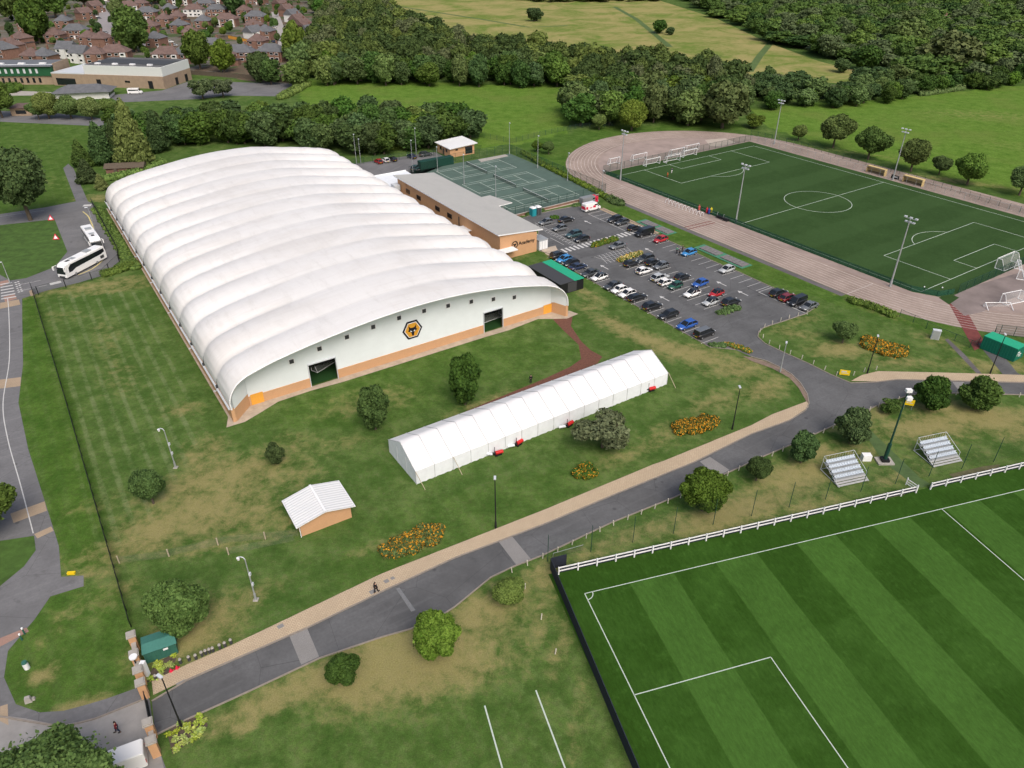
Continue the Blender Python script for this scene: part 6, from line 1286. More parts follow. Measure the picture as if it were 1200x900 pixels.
def make_van(root, L, W_, H_, body, win=True, logo=False, minibus=False):
    h = L / 2; hw = W_ / 2; prof = [(-h, .35), (-h, H_ - .15), (-h + .15, H_), (h - 1.75, H_), (h - 1.35, H_ - .1), (h - .75, 1.25), (h - .1, 1.05), (h, .8), (h, .35)]
    n = len(prof); mb = MB()
    for (ya, yb) in ((-hw, hw),):
        sec = []
        for y, t in ((-hw, .0), (-hw + .0, .0)): pass
        A = [(x, -hw * (.9 if z > H_ * .6 else 1), z) for x, z in prof]; B = [(x, hw * (.9 if z > H_ * .6 else 1), z) for x, z in prof]
        mb.add(A + B, [(i, n + i, n + (i + 1) % n, (i + 1) % n) for i in range(n)], 0, False)
        mb.add(A, [tuple(reversed(range(n)))][:0] + [tuple(range(n))[::-1]], 0); mb.add(B, [tuple(range(n))], 0)
    o = mb.build('body', body, root); bm = bmesh.new(); bm.from_mesh(o.data); bmesh.ops.remove_doubles(bm, verts=bm.verts, dist=1e-4); bmesh.ops.recalc_face_normals(bm, faces=bm.faces); bmesh.ops.bevel(bm, geom=[e for e in bm.edges if e.calc_face_angle(0) > .5], offset=.07, segments=2, affect='EDGES'); bm.to_mesh(o.data); bm.free()
    mb = MB(); y = hw * .86; mb.add([(h - 1.30, -y, H_ - .22), (h - .82, -y, 1.36), (h - .82, y, 1.36), (h - 1.30, y, H_ - .22)], [(0, 1, 2, 3)]); mb.add([(a + .05, b, c + .03) for a, b, c in [(h - 1.30, -y, H_ - .22), (h - .82, -y, 1.36), (h - .82, y, 1.36), (h - 1.30, y, H_ - .22)]], [(0, 1, 2, 3)]); mb.build('windscreen', M['glass'], root)
    for s_ in (-1, 1):
        x1 = -h + .4 if minibus else h - 2.3
        mb = MB(); mb.box(((h - 1.15 + x1) / 2, s_ * hw * .955, H_ * .70), (h - 1.15 - x1, .04, .55)); o2 = mb.build('side_window', M['glass'], root)
        mb = MB(); mb.box((h - .12, s_ * hw * .7, .8), (.25, .3, .2)); mb.build('headlight', M['lamp'], root); mb = MB(); mb.box((-h - .01, s_ * hw * .88, 1.1), (.05, .12, .5)); mb.build('tail_light', M['taillamp'], root); mb = MB(); mb.box((h - 1.1, s_ * (hw + .12), 1.4), (.12, .22, .3)); mb.build('mirror', M['black'], root)
    add_wheels(root, [(h - .95, hw - .1), (-h + 1.1, hw - .1)], .36)
o = fempty('delivery_van', FB, 'white van with red markings parked at the top of the car park', 'van'); o.location = FB.w(111.8, 47.4); make_van(o, 5.4, 2.0, 2.35, paint('white', COL['white']))
redm = mat('red_marking', (0.6, 0.02, 0.06), rough=.5)
mb = MB(); mb.box((.35, -1.005, 1.35), (.9, .03, .6)); mb.box((-2.2, -1.005, 1.25), (.7, .03, .7)); [mb.box((-1.3 + k * .2, -1.005, 1.2), (.09, .03, .28)) for k in range(5)]; mb.build('red_livery', redm, o)
mb = MB(); mb.box((-2.72, 0, 1.2), (.03, 1.5, .8)); mb.build('rear_livery', redm, o)
o = fempty('delivery_van', FB, 'grey roofed van with red cab behind the white van', 'van'); o.location = FB.w(114.6, 51.9); make_van(o, 5.8, 2.0, 2.3, mat('grey_van', (.2, .21, .22), rough=.4))
mb = MB(); mb.box((1.95, 0, 1.3), (1.0, 2.06, 1.5)); mb.build('red_cab_panel', redm, o)
o = fempty('passenger_van', FB, 'black people van on the track side beyond the zebra crossing', 'van'); o.location = FB.w(111.3, 25.1); make_van(o, 5.3, 1.95, 2.0, paint('black', COL['black']), minibus=True); o.rotation_euler.z += math.pi
o = empty('minibus', at(159, 110), R(4), 'white minibus parked before the school hall', 'minibus'); make_van(o, 6.2, 2.1, 2.5, paint('white', COL['white']), minibus=True)
o = empty('delivery_van', at(139, 903), R(205), 'white van half hidden under the corner tree at the gate', 'van'); make_van(o, 5.4, 2.0, 2.3, paint('white', COL['white']))

def make_coach(root, L=12.4, W_=2.5, H_=3.45):
    h = L / 2; hw = W_ / 2; wh = mat('coach_white', (0.80, 0.80, 0.79), rough=.3, coat=.5) if 'coach_white' not in bpy.data.materials else bpy.data.materials['coach_white']
    prof = [(-h, .38), (-h - .0, 2.3), (-h + .25, H_ - .1), (-h + .6, H_), (h - 1.6, H_), (h - .75, H_ - .25), (h - .3, 2.5), (h, 1.2), (h, .38)]
    n = len(prof); mb = MB(); A = [(x, -hw * (.95 if z > 2.9 else 1), z) for x, z in prof]; B = [(x, -y, z) for x, y, z in A]
    mb.add(A + B, [(i, n + i, n + (i + 1) % n, (i + 1) % n) for i in range(n)]); mb.add(A, [tuple(range(n))[::-1]]); mb.add(B, [tuple(range(n))])
    o = mb.build('body', wh, root); bm = bmesh.new(); bm.from_mesh(o.data); bmesh.ops.remove_doubles(bm, verts=bm.verts, dist=1e-4); bmesh.ops.recalc_face_normals(bm, faces=bm.faces); bmesh.ops.bevel(bm, geom=[e for e in bm.edges if e.calc_face_angle(0) > .6], offset=.12, segments=3, affect='EDGES'); bm.to_mesh(o.data); bm.free()
    mb = MB(); y = hw * .93; q = [(h - .78, y, H_ - .38), (h - .30, y, 2.45), (h - .02, y, 1.25)]; vs = []
    for x, yy, z in q: vs += [(x + .06, -yy, z), (x + .06, yy, z)]
    mb.add(vs, [(0, 2, 3, 1), (2, 4, 5, 3)]); mb.build('windscreen', M['glass'], root)
    for s_ in (-1, 1):
        mb = MB(); pts = [(-h + .5, 2.95), (-h + .5, 2.15), (-h + 1.6, 1.9), (h - 3.2, 1.75), (h - 1.9, 1.35), (h - 1.0, 1.35), (h - 1.15, 2.4), (h - 1.9, 3.0)]
        v = [(x, s_ * (hw + .02) * (.985 if z > 2.9 else 1), z) for x, z in pts]; mb.add(v, [tuple(range(len(v))) if s_ > 0 else tuple(range(len(v)))[::-1]]); mb.build('side_window_band', M['glass'], root)
        mb = MB(); mb.path([(h - .5, s_ * (hw - .1), 3.1), (h + .25, s_ * (hw + .25), 3.0)], .05); mb.box((h + .3, s_ * (hw + .3), 2.55), (.25, .2, .9)); mb.build('mirror', wh, root)
        mb = MB(); mb.box((h - .03, s_ * hw * .72, .85), (.1, .45, .22)); mb.build('headlight', M['lamp'], root); mb = MB(); mb.box((-h - .02, s_ * hw * .8, 1.2), (.06, .2, .7)); mb.build('tail_light', M['taillamp'], root)
        mb = MB(); mb.box((-h + 1.5, s_ * (hw + .012), 1.2), (1.1, .03, .7)); mb.build('engine_grille', M['darkgrey'], root)
    mb = MB(); mb.box((h - 4.0, 0, H_ + .04), (1.0, 1.2, .1)); mb.box((-h + 4.2, 0, H_ + .12), (1.5, 1.4, .26)); mb.build('roof_unit', M['grey'], root)
    mb = MB(); mb.box((h - 2.6, 0, H_ + .02), (1.1, .7, .06)); mb.build('roof_hatch', M['darkgrey'], root)
    mb = MB(); mb.box((h + .0, 0, .62), (.08, 1.5, .35)); mb.build('grille', M['darkgrey'], root)
    add_wheels(root, [(h - 2.7, hw - .17), (-h + 3.3, hw - .17)], .5, .32)
def coach(pf, pr, label, L=12.4):
    a = at(*pf); b = at(*pr); d = a - b; c = b + d.normalized() * L / 2 if 0 else (a + b) / 2
    o = empty('coach', c, math.atan2(d.y, d.x), label, 'coach', 'coaches turning at the road junction'); make_coach(o, (L if L else d.length)); return o
coach((75, 327), (121, 303), 'white coach in front, facing the zebra crossing', 12.6)
coach((121, 302), (100, 272), 'white coach behind the first, parked along the black railing', 12.0)

# ================================================================== fences, goals, masts
def fence(name, pts, h, step, label, post_m, panel_m, post_r=.05, cat='fence', top=False, round_post=True, lean=0, panel_z0=.05, thick=None):
    P = [Vector(p) for p in pts]; root = empty(name, P[0], 0, label, cat); Q = [p - P[0] for p in P]
    pm = MB().tube((0, 0, 0), (0, 0, h + .05), post_r, post_r, 6).mesh('post', post_m) if round_post else MB().box((0, 0, h / 2), (post_r * 2, post_r * 2, h)).mesh('post', post_m)
    for p, a in along(Q, step)[:100]:
        o = bpy.data.objects.new('post', pm); col.objects.link(o); o.parent = root; o.location = p; o.rotation_euler = (0, 0, a)
    for a, b in zip(Q, Q[1:]):
        mb = MB()
        if thick:
            d = (b - a); mb.box(((a.x + b.x) / 2, (a.y + b.y) / 2, h / 2 + panel_z0), (d.length, thick, h), rz=math.atan2(d.y, d.x))
        else: mb.add([(a.x, a.y, panel_z0), (b.x, b.y, panel_z0), (b.x, b.y, h), (a.x, a.y, h)], [(0, 1, 2, 3)])
        mb.build('panel', panel_m, root)
        if top: mb = MB(); mb.tube((a.x, a.y, h), (b.x, b.y, h), .03, .03, 5); mb.build('top_rail', post_m, root)
    return root
wf = lambda fr, L: [fr.w(*p) for p in L]
fence('pitch_fence', wf(FA, [(-4.5, -33.3), (99.5, -33.3), (104.4, -30.8), (105.6, -27)]), 1.25, 2.6, 'low dark green mesh fence along the near side of the artificial pitch', M['dkgreen'], mat('pitch_fence_board', (0.012, 0.075, 0.045), alpha=.72), top=True)
fence('pitch_fence', wf(FA, [(106, -26), (106, 35)]), 2.2, 3, 'green mesh fence behind the near right goal of the artificial pitch', M['dkgreen'], M['mesh'], top=True)
fence('pitch_fence', wf(FA, [(106, 36.2), (-5.4, 36.2)]), 2.0, 3, 'grey green fence along the far side of the artificial pitch', M['grey'], M['meshlight'], top=True)
fence('pitch_fence', wf(FA, [(-5.4, 36), (-5.4, -33)]), 2.2, 3, 'mesh fence behind the far left goal of the artificial pitch', M['dkgreen'], M['mesh'], top=True)
fence('court_fence', wf(FB, [(88.6, 54.9), (124.2, 56.2)]), 2.9, 3, 'dark green mesh fence between the tennis courts and the car park', M['dkgreen'], M['meshlight'], top=True)
fence('court_fence', wf(FB, [(124.3, 56.4), (125, 108.5)]), 2.9, 3, 'dark green mesh fence between the tennis courts and the running track', M['dkgreen'], M['mesh'], top=True)
fence('court_fence', wf(FB, [(125, 108.6), (104, 109.4), (84, 104)]), 2.9, 3, 'mesh fence at the far end of the tennis courts', M['dkgreen'], M['meshlight'], top=True)
mb = MB(); a, b = FB.w(88.6, 54.5), FB.w(124.4, 55.7); d = b - a; o = empty('retaining_wall', a, math.atan2(d.y, d.x), 'low brown retaining wall below the tennis court fence', 'wall'); mb.box((d.length / 2, 0, .3), (d.length, .3, .6)); mb.build('wall_face', M['redbrick'], o); mb = MB(); mb.box((d.length / 2, 0, .64), (d.length, .4, .08)); mb.build('coping', M['concrete'], o)
fence('field_fence', [at(*p) for p in [(880, 158), (940, 172), (1000, 190), (1060, 207), (1120, 226), (1210, 254)]], 1.8, 3, 'thin green mesh fence between the row of trees and the running track', M['dkgreen'], M['meshlight'])
fence('field_fence', [at(*p) for p in [(560, 160), (600, 168), (640, 158), (680, 150), (720, 148)]], 1.8, 3, 'mesh fence across the meadow strip behind the tennis courts', M['dkgreen'], M['meshlight'])
fence('track_fence', [at(*p) for p in [(1054, 371), (1075, 380), (1100, 393), (1118, 400), (1140, 409), (1146, 404)]], 1.6, 3, 'sagging green mesh fence at the lower edge of the running track', M['dkgreen'], M['meshlight'], top=True)
fence('track_fence', [at(*p) for p in [(1162, 402), (1164, 392), (1200, 396), (1260, 402)]], 2.2, 2.5, 'green gate fence beside the green container', M['dkgreen'], M['mesh'], top=True)
fence('railing', wf(FB, [(-22.6, 75.4), (-21.9, 20), (-21.6, -35)]), 1.6, 2.75, 'long black railing between the old road strip and the lawn', M['black'], M['rail'], .06, top=True)
fence('railing', [at(*p) for p in [(108.5, 240), (124, 269), (139, 296), (140, 306)]], 1.9, 2.75, 'black railing between the coaches and the air hall', M['black'], M['rail'], .05, top=True)
fence('railing', [at(*p) for p in [(140, 307), (122, 324), (94, 333), (53, 343), (40, 347)]], 1.9, 5.5, 'see through railing curving round the coach turning area', M['black'], M['meshlight'], .09, top=True)
fence('rear_fence', [at(*p) for p in [(395, 196), (440, 190), (500, 184), (535, 180)]], 2.2, 3, 'mesh fence between the rear car park and the wood', M['dkgreen'], M['meshlight'])
fence('windbreak_fence', wf(FG, [(-.6, 5.0), (-2.7, 4.9), (-3.4, -20), (-4.0, -50)]), 1.9, 3, 'black windbreak screen fence behind the match pitch goal line', M['black'], M['windbreak'], .05, thick=.09)
fence('low_mesh_fence', [at(*p) for p in [(140, 660), (185, 655), (268, 636), (350, 628)]], 1.2, 6, 'low wire fence crossing the lawn from the railing to the shed', M['timber'], mat('wire', (0.3, .3, .26), alpha=.10), .09)
fence('low_mesh_fence', [at(*p) for p in [(268, 650), (345, 634)]], 1.2, 9, 'second low wire fence beside the shed', M['timber'], bpy.data.materials['wire'], .09)
fence('low_rail', [at(*p) for p in [(648, 655), (683, 645)]], 1.0, 5, 'thin grey rail beside the corner of the windbreak fence', M['grey'], M['meshlight'], .03, top=True)
# white post and rail fence of the match pitch
def white_rail(u0, u1, label):
    root = empty('post_and_rail_fence', FG.w(u0, 3.95), FG.a, label, 'fence'); L = u1 - u0; n = int(round(L / 2.62)); pm = MB().box((0, 0, .62), (.16, .16, 1.24)).mesh('post', M['white'])
    for k in range(n + 1): o = bpy.data.objects.new('post', pm); col.objects.link(o); o.parent = root; o.location = (k * L / n, -.12, 0)
    for z in (.45, 1.0): mb = MB(); mb.box((L / 2, 0, z), (L, .06, .17)); mb.build('rail', M['white'], root)
    mb = MB(); mb.box((L / 2, .06, .56), (L, .03, .98)); mb.build('dark_backing_board', M['windbreak'], root)
white_rail(-2.0, 51.9, 'white post and rail fence along the match pitch, left of the gate gap'); white_rail(54.4, 105, 'white post and rail fence along the match pitch, right of the gate gap')
o = empty('white_gate', FG.w(52.1, 3.9), FG.a + R(100), 'open white gate at the gap in the white rail fence', 'gate'); mb = MB(); [mb.box((.9, 0, z), (1.8, .06, .12)) for z in (.3, .65, 1.05)]; mb.build('rail', M['white'], o); mb = MB(); mb.box((.05, 0, .65), (.12, .1, 1.3)); mb.box((1.8, 0, .65), (.12, .1, 1.3)); mb.build('stile', M['white'], o)
# ball-stop masts with a fine net
root = empty('ball_stop_net', FG.w(-2.6, 6.3), FG.a, 'tall fine ball stop net on dark green poles behind the white rail fence', 'net')
for k in range(18): mb = MB(); mb.tube((k * 5.9, 0, 0), (k * 5.9, 0, 4.6), .05, .04, 6); mb.build('pole', M['dkgreen'], root)
mb = MB(); mb.add([(0, 0, .05), (100, 0, .05), (100, 0, 4.5), (0, 0, 4.5)], [(0, 1, 2, 3)]); mb.build('net', M['netting'], root)
# white verge markers along roads: individuals
vm = MB().box((0, 0, .45), (.11, .11, .9)).mesh('verge_post', mat('marker_timber', (0.5, 0.47, 0.4), noise=.1))
def markers(px, step, label, group, side=.6, cap=200):
    P = [at(*p) for p in px]
    for p, a in along(P, step)[:cap]:
        o = bpy.data.objects.new('verge_post', vm); col.objects.link(o); o.location = (p.x + math.sin(a) * side, p.y - math.cos(a) * side, 0); o.rotation_euler = (R(random.uniform(-6, 6)), R(random.uniform(-6, 6)), a); tag(o, label, 'marker post', group)
markers([(600, 671), (636, 654.5), (717, 616.5), (789, 587.5), (862, 553), (933, 522), (973, 503.5), (1029, 477.5), (1067, 465)], 2.3, 'short pale timber post on the grass verge along the lower side of the road', 'timber posts along the lower side of the road', 0)
markers([(1120, 463), (1200, 465.5)], 3.5, 'pale verge post on the lower side of the right hand road end', 'verge posts at the right hand road end', 0)
markers([(945, 368), (920, 375), (896, 383.5), (890, 390), (897, 401), (920, 412.5), (947, 424), (973, 437), (993, 446)], 2.4, 'pale timber post edging the grass where the road enters the car park', 'timber posts around the car park grass corner', 0)
markers([(1000, 440), (1012, 436), (1030, 433)], 2.6, 'pale timber post beside the east pavement bend', 'timber posts at the pavement bend', 0)
markers([(615, 690), (632, 720), (640, 742), (652, 770)], 5, 'small white post in the grass beside the windbreak fence', 'white posts beside the windbreak fence', 0)
# little stone bollards beside the gate pavement
lm_ = MB().tube((0, 0, 0), (0, 0, .6), .17, .15, 8).mesh('bollard_body', M['darkgrey']); lc_ = MB().tube((0, 0, .6), (0, 0, .75), .19, .12, 8).mesh('pale_cap', M['concrete'])
for k, (x, y) in enumerate([(183, 796), (212, 777), (222, 774), (230, 772), (237, 768.5), (241.5, 766.5), (246, 765), (250, 763.5), (258, 760), (264, 757.5), (271, 754)]):
    o = empty('bollard', at(x, y), 0, 'small pale capped bollard beside the pavement near the gate', 'bollard', 'pale capped bollards near the gate')
    for me in (lm_, lc_): c = bpy.data.objects.new(me.name, me); col.objects.link(c); c.parent = o
for k, (x, y) in enumerate([(201, 787.5), (208, 784)]): o = empty('red_marker', at(x, y), R(20), ['red cone left of a pair in the bed beside the kiosk', 'red cone right of a pair in the bed beside the kiosk'][k], 'cone'); mb = MB(); mb.tube((0, 0, .05), (0, 0, .55), .2, .06, 8); mb.build('cone', redm, o); mb = MB(); mb.box((0, 0, .03), (.5, .5, .06)); mb.build('foot', redm, o)

# lighting masts
def sports_mast(px, py, h, label, n=6, rot=0.0, mt='grey', group='floodlight masts of the artificial pitch'):
    o = empty('floodlight_mast', at(px, py), rot, label, 'floodlight', group)
    mb = MB(); mb.tube((0, 0, 0), (0, 0, h), .20, .10, 10); mb.build('mast', M[mt], o); mb = MB(); mb.tube((0, 0, 0), (0, 0, 1.3), .28, .26, 10); mb.build('base_sleeve', M[mt], o)
    mb = MB(); mb.tube((-1.3, 0, h), (1.3, 0, h), .05, .05, 6); mb.tube((-.9, 0, h - .9), (.9, 0, h - .9), .05, .05, 6); mb.build('cross_arm', M['grey'], o)
    for k in range(n):
        x = -1.2 + 2.4 * (k % 3) / 2 if k < 3 else -.8 + 1.6 * ((k - 3) / max(1, n - 4)); z = h + .12 if k < 3 else h - .8
        mb = MB(); mb.box((x, -.25, z), (.55, .4, .28)); hd = mb.build('lamp_head', M['lightgrey'], o); mb = MB(); mb.box((x, -.46, z), (.48, .03, .24)); mb.build('lens', M['lamp'], hd)
for a in [(727, 211, 14.6, 'floodlight mast at the far left corner of the artificial pitch'), (862, 262, 15.4, 'floodlight mast at the middle of the near touchline'), (1043, 336, 15.6, 'floodlight mast at the near right of the artificial pitch'), (907, 169, 14.8, 'floodlight mast at the far corner of the artificial pitch'), (1046, 211, 15.2, 'floodlight mast at the middle of the far touchline')]: sports_mast(*a, rot=FA.a + (math.pi if a[1] > 200 and a[0] != 1046 else 0))
def lamp_post(px, py, h, label, mt='grey', arm=.6, rot=0, head='M', group=None, cam_=False, cat='street lamp'):
    o = empty('lamp_post', at(px, py), R(rot), label, cat, group)
    mb = MB(); mb.tube((0, 0, 0), (0, 0, h), .10, .06, 8); mb.build('pole', M[mt], o); mb = MB(); mb.tube((0, 0, 0), (0, 0, 1.1), .15, .14, 8); mb.build('base', M[mt], o)
    if cam_:
        mb = MB(); mb.path([(0, 0, h), (-.15, 0, h + .35), (-.5, 0, h + .45), (-.75, 0, h + .25)], .06); mb.build('swan_neck', M['lightgrey'], o); mb = MB(); mb.tube((-.75, 0, h + .28), (-.75, 0, h - .05), .2, .14, 10); mb.build('camera_dome', M['white'], o)
        mb = MB(); [mb.box((.12, 0, z), (.2, .3, .4)) for z in (h * .4, h * .65)]; mb.build('control_box', M['lightgrey'], o); mb = MB(); mb.box((0, 0, .05), (.6, .6, .1)); mb.build('concrete_pad', M['concrete'], o)
    else:
        mb = MB(); mb.tube((0, 0, h), (0, arm, h + .08), .04, .04, 6); mb.build('arm', M[mt], o); mb = MB(); mb.box((0, arm, h + .1), (.3, .7, .14)); hd = mb.build('lamp_head', M['lightgrey'], o); mb = MB(); mb.box((0, arm, h + .02), (.24, .55, .03)); mb.build('lens', M['lamp'], hd)
    return o
lamp_post(213, 852, 7.9, 'black street lamp beside the soil bed at the gate', 'black', .3, 60); lamp_post(581, 619, 8.4, 'black street lamp on the lawn below the marquee', 'black', .3, 0); lamp_post(858, 503, 7.8, 'black street lamp beside the orange bed near the road bend', 'black', .3, 0)
lamp_post(1016, 438, 7.5, 'black street lamp beside the yellow sign at the junction', 'black', .3, -20); lamp_post(1160, 438, 7.8, 'black street lamp on the pavement near the green container', 'black', .3, -20); lamp_post(914, 436, 5.8, 'grey lamp post beside the car park exit', 'grey', .4, -20)
lamp_post(206, 548, 6.8, 'grey camera pole on the dry lawn left of the hall', 'grey', rot=0, cam_=True, cat='camera pole'); lamp_post(300, 703, 6.8, 'grey camera pole beside the pavement below the shed', 'grey', rot=0, cam_=True, cat='camera pole')
for x, y, h, l in [(597, 181, 10.4, 'tall lamp at the far corner of the tennis courts'), (630, 197, 10.2, 'tall lamp halfway along the tennis court fence'), (665, 212, 8.5, 'lamp near the right end of the tennis court fence'), (705, 228, 7, 'lamp at the corner of tennis courts and track'), (544, 216, 9, 'lamp behind the academy roof, left'), (581, 231, 9, 'lamp behind the academy roof, right'), (484, 202, 10, 'lamp beside the teal car in the rear car park'), (418, 192, 9.5, 'lamp at the left of the rear car park'), (423, 192, 8, 'slim lamp beside the left rear car park lamp'), (513, 202, 8, 'lamp beside the green container'), (488, 182, 9, 'lamp at the edge of the wood behind the rear car park')]:
    lamp_post(x, y, h, l, 'grey', .4, 200, group='grey lamps around the courts')
for x, y, h, l in [(112, 272, 6.5, 'slim lamp beside the second coach'), (104, 214, 5, 'slim lamp beside the footpath at the hall corner'), (12, 332, 5, 'slim sign pole at the zebra crossing')]: lamp_post(x, y, h, l, 'grey', .4, 100)
# leaning dark green telescopic mast
o = empty('telescopic_mast', at(1036, 541), 0, 'thick dark green telescopic floodlight mast between the seating stands', 'floodlight')
mb = MB(); mb.tube((0, 0, 0), (0, 0, 3.4), .30, .27, 12); mb.build('lower_mast', M['dkgreen'], o); mb = MB(); mb.tube((0, 0, 3.4), (0, 0, 12.6), .15, .10, 10); mb.build('upper_mast', M['dkgreen'], o)
mb = MB(); mb.box((0, 0, .12), (2.4, 1.8, .24)); mb.build('concrete_base', M['concrete'], o); mb = MB(); mb.box((0, 0, .4), (1.1, 1.1, .5)); mb.build('base_frame', M['black'], o)
mb = MB(); mb.box((-2.6, .5, .5), (1.3, .9, 1.0)); mb.build('power_unit', M['white'], o)
for x, z in ((-.05, 12.9), (.35, 11.6)): mb = MB(); mb.box((x, -.2, z), (.8, .6, .45)); mb.build('lamp_head', M['white'], o)
def sign(px, py, w_, h_, z, rot, label, name='sign_board'):
    o = empty(name, at(px, py), R(rot), label, 'sign'); mb = MB(); mb.box((0, 0, z + h_ / 2), (w_, .06, h_)); b = mb.build('board', M['yellow'], o)
    for s_ in (-1, 1): mb = MB(); mb.tube((s_ * w_ * .4, .05, 0), (s_ * w_ * .4, .05, z + h_), .04, .04, 6); mb.build('leg', M['grey'], o)
    mb = MB(); mb.box((-w_ * .1, -.05, z + h_ * .72), (w_ * .5, .02, h_ * .2)); mb.box((0, -.05, z + h_ * .4), (w_ * .7, .02, h_ * .08)); mb.build('printed_panel', M['lightgrey'], b)
sign(989, 440.5, 1.7, 1.0, .2, -14, 'yellow sign board on the grass at the junction'); sign(1063, 480, 1.5, 1.1, .9, -20, 'yellow sign behind the dark green telescopic mast')
# seating stands
def stand(px, py, label):
    o = empty('seating_stand', at(px, py), FG.a, label, 'seating', 'portable seating stands behind the match pitch'); L = 5.6; o.scale = (.92, .9, .85)
    mb = MB(); [mb.box((L / 2 - .2 + .0, .35 + k * .42, .22 + k * .16), (L, .34, .1)) for k in range(3)]; mb.build('step', mat('step_alu', (0.50, .50, .48), rough=.4, metal=.2), o)
    for k in range(4):
        y = 1.7 + k * .85; z = .6 + k * .42; mb = MB(); mb.box((L / 2, y, z - .08), (L, .8, .08)); mb.build('deck', M['grey'], o)
        for j in range(11):
            mb = MB(); mb.box((.35 + j * .49, y, z + .28), (.42, .4, .06)); mb.box((.35 + j * .49, y + .2, z + .48), (.42, .05, .36)); mb.build('seat', bpy.data.materials.get('seat_plastic') or mat('seat_plastic', (0.50, .56, .62), rough=.45), o)
    mb = MB(); b0 = [(0, 1.2, .3), (L, 1.2, .3), (L, 4.9, 2.0), (0, 4.9, 2.0)]
    up = [(x, y, z + 1.0) for x, y, z in b0]
    for a, b in zip(b0, up): mb.tube(a, b, .035, .035, 6)
    mb.tube(up[0], up[3], .035, .035, 6); mb.tube(up[3], up[2], .035, .035, 6); mb.tube(up[2], up[1], .035, .035, 6)
    for k in range(12): mb.tube((k * L / 11, 4.9, 2.0), (k * L / 11, 4.9, 3.0), .012, .012, 4)
    mb.build('guard_rail', M['lightgrey'], o)
    mb = MB()
    for x in (0.05, L - .05):
        mb.tube((x, .2, .05), (x, 5.0, .05), .05, .05, 6); mb.tube((x, 5.0, .05), (x, 4.9, 2.0), .05, .05, 6); mb.tube((x, .3, .1), (x, 4.9, 1.9), .05, .05, 6)
    mb.tube((0, 5.0, .05), (L, 5.0, .05), .05, .05, 6); mb.build('under_frame', M['lightgrey'], o)
stand(984, 572.5, 'left seating stand with rows of pale blue seats'); stand(1096, 549, 'right seating stand with rows of pale blue seats')
pxsheet('worn_turf_strip', [(1012, 506), (1020, 504), (1045, 528), (1078, 560), (1090, 567), (1080, 572), (1060, 560), (1034, 540)], 0.02, mat('path_matting', (0.065, 0.11, 0.035), noise=.2, nscale=1))
pxsheet('bare_strip', [(985, 590), (1010, 584), (1045, 576), (1062, 574), (1060, 580), (1020, 588), (990, 594)], 0.02, mat('bare_strip_soil', (0.10, 0.095, 0.045), noise=.3, nscale=1)); pxsheet('bare_strip', [(1112, 556), (1150, 547), (1172, 544), (1170, 551), (1120, 562)], 0.02, bpy.data.materials['bare_strip_soil'])
# goals
goal('large white goal at the near right end of the artificial pitch', FA, 103.3, -2.0, -90, 7.32, 2.44, 2.2); goal('white goal lying folded behind the near right goal', FA, 107.6, -5.0, -60, 6.5, 2.2, 1.6)
goal('tilted white goal on the worn surface right of the pitch corner', FA, 0, 0, 0, loc=at(1173, 364), width=5.2, h=2.0, depth=1.6).rotation_euler = (R(-60), 0, R(0))
goal('white goal standing behind the tilted one on the worn surface', FA, 0, 0, 200, loc=at(1182, 352), width=5.2, h=2.0, depth=1.6)
for k, (u, v, a, l) in enumerate([(-1.5, -6, 90, 'white goal on the left end goal line of the artificial pitch'), (-2.6, -14, 90, 'white goal left of the goal line one'), (-3.2, 3.5, 90, 'white goal right of the goal line one'), (-6.6, 1, 90, 'white goal stored behind the left end fence'), (-7.5, 9, 90, 'second stored goal behind the left end fence'), (-9, -14, 90, 'stored goal leftmost behind the pitch'), (-10, -24, 90, 'small stored goal by the track bend')]): goal(l, FA, u, v, a, 6.0 if k != 6 else 4, 2.2, 1.6, group='goals at the left end of the artificial pitch')
# bike racks beside the track, dugouts, bits
o = empty('hoop_rack', FA.w(27, -36.3), FA.a, 'row of white metal hoops beside the near side of the artificial pitch', 'rack')
for k in range(11):
    mb = MB(); x = k * 1.35; mb.path([(x, -.6, 0), (x + .15, -.45, 1.0), (x + .5, 0, 1.25), (x + .15, .45, 1.0), (x, .6, 0)], .06); mb.build('hoop', M['white'], o)
for k, (u, v, l) in enumerate([(50.3 - 6.4, 37.6, 'cream covered team shelter left of the far mast'), (50.3 + 6.0, 37.6, 'cream covered team shelter right of the far mast')]):
    o = empty('team_shelter', FA.w(u, v), FA.a, l, 'shelter', 'team shelters beyond the artificial pitch'); cm = bpy.data.materials.get('cream_cover') or mat('cream_cover', (0.55, .42, .2), noise=.1)
    mb = MB(); mb.box((0, .6, 1.0), (6.2, .1, 2.0)); mb.box((0, 0, 2.0), (6.2, 1.3, .1)); mb.build('cover', cm, o)
    for s_ in (-1, 1): mb = MB(); mb.box((s_ * 3.1, 0, 1.0), (.08, 1.3, 2.0)); mb.build('side_panel', cm, o)
    mb = MB(); mb.box((0, .2, .45), (5.6, .4, .1)); mb.build('bench', M['wood'], o)
o = empty('advert_board', FA.w(50.4, 37.6), FA.a, 'small black board between the two team shelters', 'board'); mb = MB(); mb.box((0, 0, .6), (2.6, .1, 1.1)); mb.build('board', M['black'], o); mb = MB(); mb.box((0, -.07, .65), (1.4, .03, .3)); mb.build('white_print', M['white'], o)
